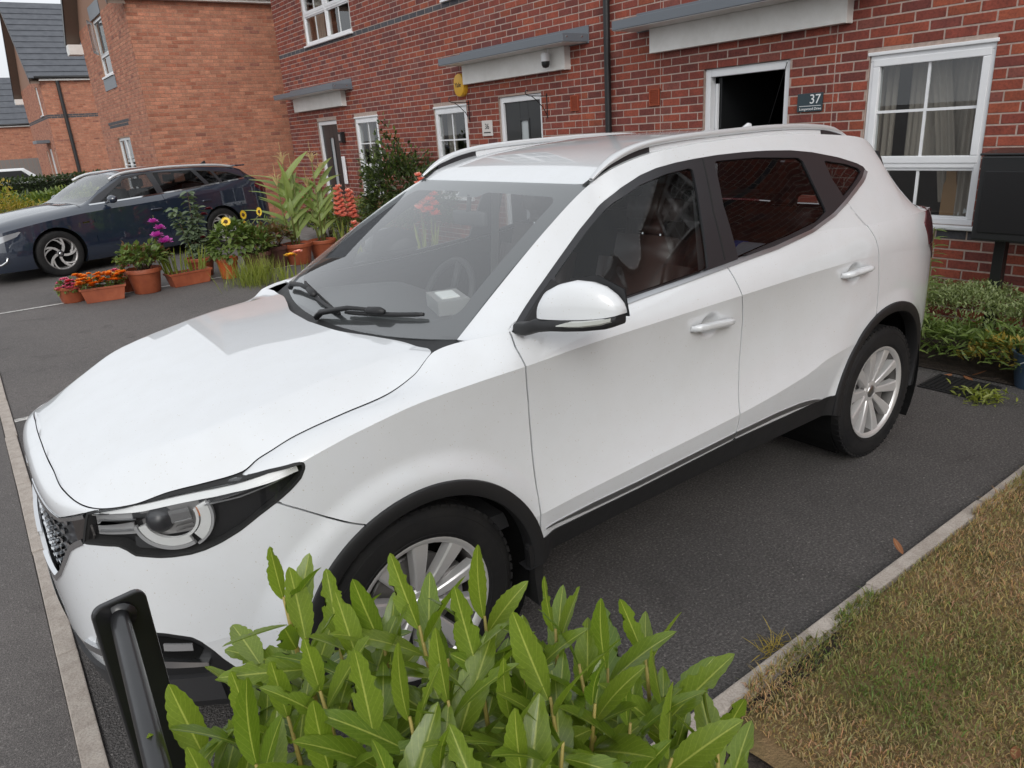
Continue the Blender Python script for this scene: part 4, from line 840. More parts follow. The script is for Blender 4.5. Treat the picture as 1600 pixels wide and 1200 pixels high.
def above(line, P):                                  # negative above a lengthwise line
    line = np.asarray(line); return np.interp(P[:, 0], line[:, 0], line[:, 1]) - P[:, 1]
SILL = [(-.5, .40), (.35, .425), (.49, .4331), (.884, .4379), (1.43, .4587), (1.78, .4553), (2.081, .4512), (2.2, .45), (2.9, .40), (4, .36)]
GAP = .0028
mx = lambda *a: np.maximum.reduce(a)
def f_wing(P): return mx(left_of(G_FD, P)+GAP, -sd_arch(P), np.where(P[:, 0] < -.1, above(G_FB, P)+GAP, -1.), -pdist(P, HLP)+GAP, -.52-P[:, 0], -pdist(P, DLO), above(SILL, P))
def f_fdoor(P): return mx(-left_of(G_FD, P)+GAP, left_of(G_MD, P)+GAP, -pdist(P, DLO)+.001, above(SILL, P), -sd_arch(P))
def f_rdoor(P): return mx(-left_of(G_MD, P)+GAP, left_of(G_RD, P)+GAP, -pdist(P, DLO)+.001, above(SILL, P), -sd_arch(P)+.0)
def f_quart(P): return mx(-left_of(G_RD, P)+GAP, -pdist(P, DLO)+.001, above(SILL, P), -sd_arch(P), np.maximum(P[:, 0]-(3.02+.35*np.clip(P[:, 1]-.9, 0, 1)), 0)*1. + np.where(P[:, 0] > 3.02+.35*np.clip(P[:, 1]-.9, 0, 1), 0.001, -.2))
def f_upper(P):
    inside = (left_of(G_RD, P) < 0) & (left_of(G_FD, P) > 0) & (P[:, 1] < np.interp(P[:, 0], [.4, .8, 1.2, 1.6, 2.2], [1.11, 1.25, 1.30, 1.30, 1.30]))
    return np.where(inside, np.maximum(.004, 0), mx(-pdist(P, DLO)+.001, -.36-P[:, 0]))
def f_bumper(P): return mx(np.where(P[:, 0] > -.45, -above(G_FB, P)+GAP, -1.), P[:, 0]+.05, -pdist(P, HLP)+GAP, -pdist(P, GRP)+.001, -pdist(P, FOGP)+.001, -sd_arch(P))
car = empty('white_suv', (0, 0, 0), 0, 'white compact crossover with silver roof rails parked nose-out on the tarmac drive', 'car')

# ---- body panels, near side and far side
D = {'front_wing': panel_np(['S1', 'S2', 'S3'], f_wing), 'front_door': panel_np(['S1', 'S2', 'S3', 'S4'], lambda P: np.where(P[:, 1] > np.interp(P[:, 0], [.4, .8, 1.2], [1.11, 1.25, 1.30]), 1., f_fdoor(P))), 'rear_door': panel_np(['S1', 'S2', 'S3', 'S4'], lambda P: np.where(P[:, 1] > 1.30, 1., f_rdoor(P))),
     'side_panel': panel_np(['S1', 'S2', 'S3'], f_quart)}
_up = panel_np(['S4'], f_upper); _q = D['side_panel']; D['side_panel'] = (np.vstack([_q[0], _up[0]]), np.vstack([_q[1], _up[1]+len(_q[0])]))
PART = {}
for sd in (-1, 1):
    for nme, dat in D.items(): PART[nme, sd] = side_obj(nme, dat, M_PAINT, car, sd)
nose = lambda P: mx(-1.*(P[:, 1]-.800), P[:, 0]+.9, -pdist(P, HLP)+GAP)
_b = panel_np(['S1', 'S2', 'S3'], f_bumper); both('front_bumper', _b, M_PAINT, car)
both('rear_bumper', panel_np(['S1', 'S2', 'S3'], lambda P: mx(3.024+.35*np.clip(P[:, 1]-.9, 0, 1)-P[:, 0], above(SILL, P))), M_PAINT, car)
# dark shell a little inside the skin, so that shut lines read dark
_sh = panel_np(['S1', 'S2', 'S3', 'S4'], lambda P: mx(-sd_arch(P, .02), -pdist(P, GLF)-.004, -pdist(P, GLR)-.004, -pdist(P, GLQ)-.004, -pdist(P, HLP)-.0, -P[:, 0]-.86), 0, .014)
both('inner_shell', _sh, M_DARK, car)
# window frames and glass
for sd in (-1, 1):
    fr = panel_np(['S3', 'S4'], lambda P: mx(pdist(P, DLO), -pdist(P, GLF), -pdist(P, GLR), -pdist(P, GLQ)), .01, -.0005)
    fx = side_obj('window_frame', fr, M_PILLAR, car, sd)
    # vertical joint between the door frames
    side_obj('window_glass', panel_np(['S3', 'S4'], lambda P: pdist(P, GLF)-.006, 0, .006), M_TINT, PART['front_door', sd], sd)
    side_obj('window_glass', panel_np(['S3', 'S4'], lambda P: pdist(P, GLR)-.006, 0, .006), M_PRIV, PART['rear_door', sd], sd)
    side_obj('quarter_glass', panel_np(['S3', 'S4'], lambda P: pdist(P, GLQ)-.006, 0, .005), M_PRIV, PART['side_panel', sd], sd)
    side_obj('sill_trim', panel_np(['S1'], lambda P: mx(-above(SILL, P), .36-P[:, 0], P[:, 0]-2.24, -sd_arch(P, -.06)), .02, -.004), M_BLKTRIM, car, sd)

# ---- helpers that place things on the skin
def skin(u, z, inset=0.):                            # points on the body skin at outline position u and height z
    u = np.atleast_1d(np.asarray(u, float)); z = np.atleast_1d(np.asarray(z, float))
    col = np.concatenate([side_patch('S1', u, 10), side_patch('S2', u, 26)[:, 1:], side_patch('S3', u, 12)[:, 1:]], 1)
    hi = u > .3
    if hi.any():
        g = np.repeat(col[:, -1:], 29, 1); g[hi] = green_patch(np.clip(u[hi], .28, 3.1), 30)[:, 1:]; col = np.concatenate([col, g], 1)
    Z = np.maximum.accumulate(col[..., 2], 1); n = Z.shape[1]
    k = np.clip((Z < z[:, None]).sum(1), 1, n-1); r = np.arange(len(u)); z0, z1 = Z[r, k-1], Z[r, k]
    t = np.clip((z-z0)/np.maximum(z1-z0, 1e-9), 0, 1)[:, None]; P = col[r, k-1]*(1-t) + col[r, k]*t
    if inset:
        x, w, nx, nw = outline(u); P = P + inset*np.stack([nx, nw, 0*nx], -1)
    return P
def dense(poly, n=60, closed=False):
    p = np.asarray(poly, float); p = np.vstack([p, p[:1]]) if closed else p
    s = np.r_[0, np.cumsum(np.linalg.norm(np.diff(p, axis=0), axis=1))]; t = np.linspace(0, s[-1], n)
    return np.stack([np.interp(t, s, p[:, 0]), np.interp(t, s, p[:, 1])], 1)
def ribbon(uz, width, inset, thick=.004, taper=None, tilt=0.):  # strip following the skin; returns V,F in half-width coords
    uz = np.asarray(uz, float); t = np.gradient(uz, axis=0); t /= np.linalg.norm(t, axis=1)[:, None]; nn = np.stack([-t[:, 1], t[:, 0]], 1)
    w = np.full(len(uz), width) if taper is None else width*np.asarray(taper)
    V = []
    for sgn, ins in ((-.5, inset+thick), (-.42 if tilt else -.5, inset), (.5, inset+tilt), (.5, inset+thick+tilt)):
        q = uz + nn*(sgn*w)[:, None]; V.append(skin(q[:, 0], q[:, 1], ins))
    n = len(uz); V = np.vstack(V); F = []
    for k in range(3):
        for i in range(n-1): F.append((k*n+i, k*n+i+1, (k+1)*n+i+1, (k+1)*n+i))
    F += [(0, n, 2*n, 3*n), (4*n-1, 3*n-1, 2*n-1, n-1)]
    return V, F
def half_obj(name, V, F, m, parent, side, smooth=True, sharp=35):
    P = np.array(V, float).copy(); P[:, 1] *= side
    F = [tuple(f) for f in F] if side < 0 else [tuple(f)[::-1] for f in F]
    return link(name, mesh_np(name, P, F, smooth=smooth, sharp=sharp), m, parent)
# chrome waist strip and silver sill strip
_wz = dense([(.74, 1.1115), (.9016, 1.1151), (1.1598, 1.1316), (1.4237, 1.1510), (1.7231, 1.1752), (1.9814, 1.2070), (2.1555, 1.2504), (2.2774, 1.2940), (2.4796, 1.368), (2.532, 1.399)], 70)
_st = dense([(.44, .4585), (.884, .4620), (1.421, .4805)], 40); _st2 = dense([(1.428, .4810), (1.70, .484), (1.86, .478), (2.0, .462), (2.06, .448)], 30)
for sd in (-1, 1):
    half_obj('waist_strip', *ribbon(_wz, .014, -.009, .006, None, .011), M_SATIN, car, sd)
    half_obj('sill_strip', *ribbon(_st, .024, -.004, .006, np.clip(np.linspace(.2, 4, 40), 0, 1)), M_SATIN, PART['front_door', sd], sd)
    half_obj('sill_strip', *ribbon(_st2, .024, -.004, .006, np.clip(np.linspace(4, .2, 30), 0, 1)), M_SATIN, PART['rear_door', sd], sd)
    half_obj('window_seal', *ribbon(dense([(1.4785, 1.53), (1.4345, 1.3439), (1.4245, 1.170)], 24), .006, -.0025, .004), M_RUBBER, PART['front_door', sd], sd)
# arch trims, liners, mud flaps
for sd in (-1, 1):
    for (c, r), ww in ((AF, .055), (AR, .058)):
        a = np.linspace(math.radians(-22 if c[0] < 1 else -12), math.radians(200 if c[0] < 1 else 194), 70)
        uz = np.stack([c[0] + (r-.024)*np.cos(a), c[1] + (r-.024)*np.sin(a)], 1)
        uz[:, 1] = np.maximum(uz[:, 1], .21)
        t = np.gradient(uz, axis=0); V = []
        prof = [(.004, .0), (.003, -.010), (-.004, -.013), (-.028, -.011), (-.042, -.006), (-.046, .006), (-.042, .05)]
        for dr, ins in prof:
            q = np.stack([c[0] + (r+dr)*np.cos(a), np.maximum(c[1] + (r+dr)*np.sin(a), .21)], 1)
            V.append(skin(q[:, 0], q[:, 1], ins))
        n = len(a); F = [(k*n+i, k*n+i+1, (k+1)*n+i+1, (k+1)*n+i) for k in range(len(prof)-1) for i in range(n-1)]
        half_obj('arch_trim', np.vstack(V), [f[::-1] for f in F], M_BLKTRIM, car, sd)
        mb = MB(); n2 = 28
        for k in range(n2):
            a0, a1 = [math.radians(-35 + 250*q/n2) for q in (k, k+1)]; rr = r-.035
            p = lambda an, y: (c[0]+rr*math.cos(an), y*sd, c[1]+rr*math.sin(an))
            mb.add([p(a0, .845), p(a1, .845), p(a1, .52), p(a0, .52)], [(0, 1, 2, 3)])
            mb.add([p(a0, .52), p(a1, .52), (c[0], .52*sd, c[1])], [(0, 1, 2)])
        mb.build('arch_liner', M_DARK, car)
    mb = MB(); fx = .405
    mb.prism([(-.012, 0), (.014, 0), (.02, -.10), (.012, -.235), (-.004, -.24), (-.014, -.12)], .17, Matrix(((1, 0, 0, fx), (0, 0, sd*-1., .87*sd), (0, 1, 0, .415), (0, 0, 0, 1)))).build('mud_flap', M_RUBBER, car)
    mb = MB(); mb.prism([(-.012, 0), (.012, 0), (.014, -.10), (.008, -.215), (-.006, -.22), (-.012, -.1)], .16, Matrix(((1, 0, 0, 2.985), (0, 0, sd*-1., .83*sd), (0, 1, 0, .43), (0, 0, 0, 1)))).build('mud_flap', M_RUBBER, car)

# ---- bonnet
nx_, ny_ = 110, 150
_X = np.linspace(-.82, .215, nx_); _Y = np.linspace(-.76, .76, ny_); XX, YY = np.meshgrid(_X, _Y, indexing='ij'); ZZ = hood_z(XX, YY)
_dx, _dy = np.gradient(ZZ, _X, _Y); _N = np.stack([-_dx, -_dy, np.ones_like(ZZ)], -1)
def top_grid(XX, YY, ZZ, N):
    n, m = XX.shape; idx = np.arange(n*m).reshape(n, m); N = N/np.linalg.norm(N, axis=-1)[..., None]
    F = np.concatenate([np.stack([idx[:-1, :-1], idx[1:, :-1], idx[1:, 1:]], -1).reshape(-1, 3), np.stack([idx[:-1, :-1], idx[1:, 1:], idx[:-1, 1:]], -1).reshape(-1, 3)])
    return np.concatenate([XX[..., None], YY[..., None], ZZ[..., None], N], -1).reshape(-1, 6), F
_V, _F = top_grid(XX, YY, ZZ, _N)
_hp = []
for uu in np.linspace(UMIN, .165, 160):
    p = node('N5', np.array([uu]))[0]; _hp.append((p[0], p[1]))
_hp = [p for p in _hp if p[0] < .172]
_rear = [(float(_hr(b)), b) for b in np.linspace(.725, 0, 24)]
_ring = _hp + _rear; _ring = np.array([(a, b) for a, b in _ring] + [(a, -b) for a, b in _ring[::-1]])
_s = pdist(_V[:, :2], _ring) + .003
_Vh, _Fh = clip(_V, _F, _s); _Vh = np.c_[_Vh, np.zeros((len(_Vh), 2))]; _Vh, _Fh = flange(_Vh, _Fh, .018)
link('bonnet', mesh_np('bonnet', _Vh[:, :3], _Fh, normals=_Vh[:, 3:6]), M_PAINT, car)
# cavity below the bonnet edge, dark
mb = MB(); mb.box((-.70, -.50, .60), (.15, .50, .86)); mb.build('engine_bay', M_DARK, car)
# nose strip is part of the bumper; cowl panel behind the bonnet
_c = []
b = np.linspace(-.70, .70, 41)
_c0 = np.stack([_hr(np.abs(b))-.03, b, hood_z(_hr(np.abs(b))-.03, b)-.022], -1); _c1 = np.stack([.170 + .125*np.abs(b/.7)**2.2, b*.995, 1.070 + .033*np.abs(b/.7)**2], -1)
_cm = (_c0+_c1)/2; _cm[:, 2] -= .012
V = np.vstack([_c0, _cm, _c1]); F = [(k*41+i, k*41+i+1, (k+1)*41+i+1, (k+1)*41+i) for k in range(2) for i in range(40)]
link('cowl_panel', mesh_np('cowl_panel', V, [f[::-1] for f in F]), M_BLKTRIM, car)
# ---- windscreen: glass with a black printed border
_S = screen_patch(61, 40); n, m = _S.shape[:2]
_a = np.stack(np.meshgrid(np.linspace(-1, 1, n), np.linspace(0, 1, m), indexing='ij'), -1)
_V, _F = grid_patch(np.stack([_S[..., 0], _S[..., 1], _S[..., 2]], -1), _a); _V[:, 3:6] *= -1
_F = _F[:, ::-1] if np.cross(_V[_F[0, 1], :3]-_V[_F[0, 0], :3], _V[_F[0, 2], :3]-_V[_F[0, 0], :3])[2] < 0 else _F
_V[:, 3:6] *= np.sign(_V[:, 5:6])
_in = np.array([(-.86, .10), (-.6, .085), (0, .075), (.6, .085), (.86, .10), (.90, .16), (.885, .55), (.86, .84), (.82, .89), (.3, .905), (.16, .905), (.12, .86), (-.12, .86), (-.16, .905), (-.3, .905), (-.82, .89), (-.86, .84), (-.885, .55), (-.90, .16)])
_sw = pdist(_V[:, 6:8], _in)
Vg, Fg = clip(_V, _F, _sw-.02); ws = link('windscreen', mesh_np('windscreen', _V[:, :3], _F, normals=_V[:, 3:6]), M_GLASS, car)
M_FRIT = mat('screen_print', (.028, .029, .031), .3)
Vf, Ff = clip(_V, _F, -_sw); Vf[:, :3] -= Vf[:, 3:6]*.004
link('screen_border', mesh_np('screen_border', Vf[:, :3], Ff, normals=Vf[:, 3:6]), M_FRIT, ws)
# ---- roof and tailgate
_X = np.r_[np.linspace(.925, 2.66, 90), np.linspace(2.675, 3.07, 40)]; _q = np.linspace(-1, 1, 61)
XX = np.repeat(_X[:, None], 61, 1); XX = XX + (1-np.clip((XX-.925)/.3, 0, 1))*.03*np.repeat(_q[None]**2, len(_X), 0)
YY = _q[None]*_w7(_X)[:, None]; ZZ = np.stack([roof_z(XX[:, j], YY[:, j]) for j in range(61)], 1)
P = np.stack([XX, YY, ZZ], -1); du = np.gradient(P, axis=0); dv = np.gradient(P, axis=1); N = np.cross(du, dv); N *= np.sign(N[..., 2:3] + 1e-9)
V, F = top_grid(XX, YY, ZZ, N)
gl = lambda V: pdist(np.stack([V[:, 0], V[:, 1]], 1), [(2.785, -.52), (2.785, .52), (2.95, .56), (2.99, .50), (2.99, -.50), (2.95, -.56)])
xr = V[:, 0]
Vr, Fr = clip(V, F, xr-2.745); link('roof', mesh_np('roof', Vr[:, :3], Fr, normals=Vr[:, 3:6]), M_PAINT, car)
Vr, Fr = clip(V, F, mx(2.748-xr, -gl(V))); tg = link('tailgate', mesh_np('tailgate', Vr[:, :3], Fr, normals=Vr[:, 3:6]), M_PAINT, car)
Vr, Fr = clip(V, F, gl(V)); link('rear_glass', mesh_np('rear_glass', Vr[:, :3], Fr, normals=Vr[:, 3:6]), M_PRIV, tg)
# spoiler lip and side blades in black
mb = MB(); mb.tube([(2.752, y, 1.505+.033*(1-abs(y/.58)**2.4)) for y in np.linspace(-.58, .58, 25)], .012, 8); mb.build('spoiler', M_PAINT, car, smooth=True)
for sd in (-1, 1):
    mb = MB(); mb.prism([(2.765, 1.468), (2.775, 1.470), (2.895, 1.325), (2.875, 1.335)], .03, Matrix(((1, 0, 0, 0), (0, 0, 1, .605*sd-.015+.012*sd), (0, 1, 0, 0), (0, 0, 0, 1)))).build('spoiler_blade', M_PILLAR, car)
# roof ditch strip and rails
RAILP = [(.955, .578, 1.500), (1.02, .576, 1.541), (1.10, .573, 1.573), (1.2, .570, 1.595), (1.35, .568, 1.608), (1.664, .565, 1.615), (2.0, .563, 1.616), (2.3, .562, 1.604), (2.45, .562, 1.586), (2.54, .563, 1.562), (2.60, .565, 1.540)]
for sd in (-1, 1):
    c = smooth_curve(RAILP, 60); k = 12; V = []; F = []
    for i, p in enumerate(c):
        e = min(1, i/5, (len(c)-1-i)/5)*.6+.4
        for j in range(k):
            a = 2*math.pi*j/k; ca, sa = math.cos(a), math.sin(a)
            V.append((p[0], (p[1] + .022*e*np.sign(ca)*abs(ca)**.7), p[2] + .0125*e*np.sign(sa)*abs(sa)**.7))
    F = [(i*k+j, i*k+(j+1) % k, (i+1)*k+(j+1) % k, (i+1)*k+j) for i in range(len(c)-1) for j in range(k)]
    rail = half_obj('roof_rail', V, F, M_RAIL, car, sd, sharp=50)
    # black foot fairings at both ends and the white plinth between
    for (x0, x1), mm in (((1.03, 1.25), M_PILLAR), ((2.36, 2.56), M_PILLAR)):
        xs = np.linspace(x0, x1, 14); V = []
        for x in xs:
            zt = np.interp(x, c[:, 0], c[:, 2])-.006; zb = float(_z7(x))-.004
            V += [(x, .578, zb), (x, .574, max(zt, zb)), (x, .556, max(zt, zb)), (x, .553, zb)]
        F = [(i*4+j, i*4+j+1, i*4+5+j, i*4+4+j) for i in range(13) for j in range(3)]
        half_obj('rail_foot', V, F, mm, rail, sd)
    xs = np.linspace(1.25, 2.36, 40); V = []
    for x in xs:
        zt = np.interp(x, c[:, 0], c[:, 2])-.013; zb = float(_z7(x))-.004
        V += [(x, .577, zb), (x, .573, max(zt, zb)), (x, .556, max(zt, zb)), (x, .553, zb)]
    half_obj('rail_base', V, [(i*4+j, i*4+j+1, i*4+5+j, i*4+4+j) for i in range(39) for j in range(3)], M_PAINT, rail, sd)
    xs = np.linspace(.935, 1.04, 8); V = []
    for x in xs: V += [(x, _w7(x)-.006, _z7(x)+.0035), (x, _w7(x)-.028, _z7(x)+.004)]
    half_obj('ditch_strip', V, [(i*2, i*2+1, i*2+3, i*2+2) for i in range(7)], M_RUBBER, rail, sd)
# roof shark-fin
mb = MB(); mb.prism([(2.50, 0), (2.64, 0), (2.635, .040), (2.615, .044), (2.56, .02)], .022, Matrix(((1, 0, 0, 0), (0, 0, 1, -.011), (0, 1, 0, 1.585), (0, 0, 0, 1)))).build('roof_aerial', M_PAINT, car, bev=.006)

# ---- lamps
M_LAMPS = mat('lamp_silver', (.78, .775, .765), .22, metal=.3); M_LAMPG = mat('lamp_grey', (.40, .395, .40), .3, metal=.3)
for sd in (-1, 1):
    hl = side_obj('headlight', panel_np(['S2', 'S3'], lambda P: pdist(P, HLP)-.001, 0, .001), M_LENS, car, sd)
    side_obj('housing', panel_np(['S2', 'S3'], lambda P: pdist(P, HLP)-.004, 0, .040), mat('lamp_housing', (.012, .012, .013), .3), hl, sd) if sd < 0 else side_obj('housing', panel_np(['S2', 'S3'], lambda P: pdist(P, HLP)-.004, 0, .040), M_PILLAR, hl, sd)
    _pp = dense(HLP, 110, True); half_obj('lamp_seal', *ribbon(_pp, .007, -.001, .035), M_RUBBER, hl, sd)
    half_obj('light_strip', *ribbon(dense([(-.868, .832), (-.80, .842), (-.72, .848), (-.63, .861), (-.53, .874), (-.45, .888), (-.38, .903), (-.335, .915), (-.312, .920)], 50), .0145, .010, .006, np.r_[np.linspace(.5, 1, 12), np.ones(22), np.linspace(1.0, 1.9, 16)]), M_LAMPS, hl, sd)
    half_obj('light_line', *ribbon(dense([(-.56, .846), (-.47, .860), (-.40, .880), (-.335, .900)], 30), .004, .014, .006), M_SATIN, hl, sd)
    half_obj('upper_brow', *ribbon(dense([(-.82, .850), (-.72, .859), (-.63, .873), (-.53, .886), (-.45, .900)], 40), .010, .022, .006), mat('brow_grey', (.28, .285, .29), .35, metal=.3) if sd < 0 else M_SATIN, hl, sd)
    # half rings round the projector
    for a0, a1, ro, wd, mm, ins in ((195, 300, 1.0, .022, M_LAMPS, .016), (192, 300, 1.24, .009, M_LAMPG, .014), (-48, 24, 1.14, .026, M_LAMPS, .016), (-60, 20, .88, .007, M_LAMPS, .014), (-58, 22, 1.36, .006, M_LAMPG, .016)):
        an = np.radians(np.linspace(a0, a1, 30)); half_obj('lamp_ring', *ribbon(np.stack([-.652 + .078*ro*np.cos(an), .818 + .068*ro*np.sin(an)], 1), wd, ins, .010), mm, hl, sd)
    def bulb(u, z, r, ins, mm, nm):
        p = skin([u], [z], ins)[0]; bm = bmesh.new(); bmesh.ops.create_uvsphere(bm, u_segments=20, v_segments=12, radius=r)
        b2 = MB(); b2.bm(bm, Matrix.Translation((p[0], p[1]*sd, p[2]))); b2.build(nm, mm, hl, smooth=True)
    bulb(-.685, .808, .035, .036, M_PILLAR, 'projector'); 
    half_obj('reflector', *ribbon(dense([(-.655, .815), (-.605, .822)], 10), .034, .022, .006), M_CHROME, hl, sd)
    for k in range(3): half_obj('reflector_fin', *ribbon(dense([(-.645, .800-.012*k), (-.60, .808-.012*k)], 8), .004, .020, .006), M_ALLOYD, hl, sd)
    half_obj('reflector', *ribbon(dense([(-.872, .797), (-.755, .803)], 12), .055, .026, .005), M_LAMPG, hl, sd); half_obj('reflector_bowl', *ribbon(dense([(-.735, .800), (-.58, .815)], 14), .085, .034, .004), M_ALLOYD, hl, sd)
    for k in range(2): half_obj('reflector_fin', *ribbon(dense([(-.86, .782+.028*k), (-.742, .790+.028*k)], 10), .003, .018, .006), M_SATIN, hl, sd)
    half_obj('marker', *ribbon(dense([(-.578, .842), (-.578, .815)], 6), .012, .018, .004), M_AMB, hl, sd)
    half_obj('facet', *ribbon(dense([(-.76, .752), (-.68, .742)], 6), .030, .026, .004), M_INT, hl, sd)
    # tail lamp
    tl = side_obj('tail_light', panel_np(['S2', 'S3', 'S4'], lambda P: pdist(P, [(2.945, 1.115), (3.06, 1.165), (3.6, 1.19), (3.6, .90), (3.22, .90), (3.03, 1.00)]), .02, -.006), M_RED, car, sd)
# grille: chrome surround, dark mesh set back, studs
gs = both('grille', panel_np(['S1', 'S2', 'S3'], lambda P: pdist(P, GRP)+.0, 0, .035), M_PILLAR, car)
for sd in (-1, 1):
    half_obj('grille_surround', *ribbon(dense([(-1.36, .797), (-1.004, .797), (-.935, .815), (-.885, .829)], 40), .010, -.003, .012), M_CHROME, gs, sd)
    half_obj('grille_surround', *ribbon(dense([(-.905, .757), (-.935, .744), (-.962, .728), (-1.0, .681), (-1.047, .632), (-1.12, .585), (-1.36, .560)], 50), .016, -.003, .012), M_CHROME, gs, sd)
    half_obj('grille_panel', *ribbon(dense([(-.885, .80), (-.955, .78)], 10), .075, .012, .006), mat('smoked_chrome', (.30, .28, .27), .12, metal=1.) if sd < 0 else M_ALLOYD, gs, sd)
    for i in range(9):
        for j in range(7):
            u, z = -1.02-.045*i-.022*(j % 2), .775-.03*j
            if pdist(np.array([[u, z]]), GRP)[0] > -.02: continue
            half_obj('grille_stud', *ribbon(dense([(u-.012, z), (u+.012, z)], 3), .008, .018, .010), M_CHROME, gs, sd)
# lower bumper in black with fog lamp and silver blade
lb = both('lower_bumper', panel_np(['S1', 'S2'], lambda P: mx(pdist(P, FOGP), P[:, 0]+.2, -sd_arch(P, -.055)), .02, .006), M_BLKTRIM, car)
for sd in (-1, 1):
    side_obj('fog_recess', panel_np(['S1', 'S2'], lambda P: pdist(P, [(-.93, .486), (-.80, .489), (-.73, .478), (-.665, .458), (-.64, .430), (-.66, .395), (-.93, .390)]), 0, .003), M_DARK, lb, sd)
    half_obj('fog_lamp', *ribbon(dense([(-.74, .447), (-.665, .440)], 8), .022, -.002, .02), mat('fog_lens', (.55, .55, .56), .12, metal=.7) if sd < 0 else M_CHROME, lb, sd)
    half_obj('silver_blade', *ribbon(dense([(-1.0, .425), (-.86, .412), (-.75, .396), (-.67, .386), (-.635, .383)], 30), .024, -.012, .02, np.r_[np.ones(22), np.linspace(1, .55, 8)]), M_SATIN, lb, sd)
    half_obj('splitter', *ribbon(dense([(-1.38, .285), (-.86, .290), (-.70, .290), (-.62, .292)], 30), .095, -.012, .03), M_INT, lb, sd)
# front number plate, bent to the bumper
_pu = np.linspace(UMIN, UMIN+.26, 12); _pa = skin(_pu, np.full(12, .36), -.005); _pb = skin(_pu, np.full(12, .47), -.005); _V = np.vstack([_pa[::-1]*[1, -1, 1], _pa[1:], _pb[::-1]*[1, -1, 1], _pb[1:]])
link('number_plate', mesh_np('number_plate', _V, [(i, i+1, 23+i+1, 23+i) for i in range(22)]), mat('plate_white', (.8, .8, .78), .35), car)
# ---- door handles with finger recess
for sd in (-1, 1):
    for u0, u1, z0, z1, par in ((1.163, 1.398, .967, .952, 'front_door'), (2.118, 2.338, 1.000, 1.003, 'rear_door')):
        uz = dense([(u0, z0), (u0+.03, z0+.001), (u1-.03, z1+.003), (u1, z1+.001)], 26); tap = np.r_[np.linspace(.75, 1, 5), np.linspace(1, .92, 16), np.linspace(.9, .55, 5)]
        V = []; prof = [(-.5, -.012), (-.56, -.024), (-.42, -.038), (0, -.043), (.42, -.040), (.56, -.028), (.5, -.012)]
        t = np.gradient(uz, axis=0); t /= np.linalg.norm(t, axis=1)[:, None]; nn = np.stack([-t[:, 1], t[:, 0]], 1)
        lift = np.interp(np.linspace(0, 1, 26), [0, .06, .2, .8, .94, 1], [.15, .75, 1, 1, .8, .2])
        for w_, ins in prof:
            q = uz + nn*(w_*.026*tap)[:, None]; P = skin(q[:, 0], q[:, 1]); x, w, nx, nw = outline(q[:, 0]); P = P + (ins*lift)[:, None]*np.stack([nx, nw, 0*nx], -1); V.append(P)
        n = 26; F = [(k*n+i, k*n+i+1, (k+1)*n+i+1, (k+1)*n+i) for k in range(len(prof)-1) for i in range(n-1)] + [tuple(k*n for k in range(len(prof)-1, -1, -1)), tuple(k*n+n-1 for k in range(len(prof)))]
        half_obj('handle', np.vstack(V), F, M_PAINT, PART[par, sd], sd, sharp=60)

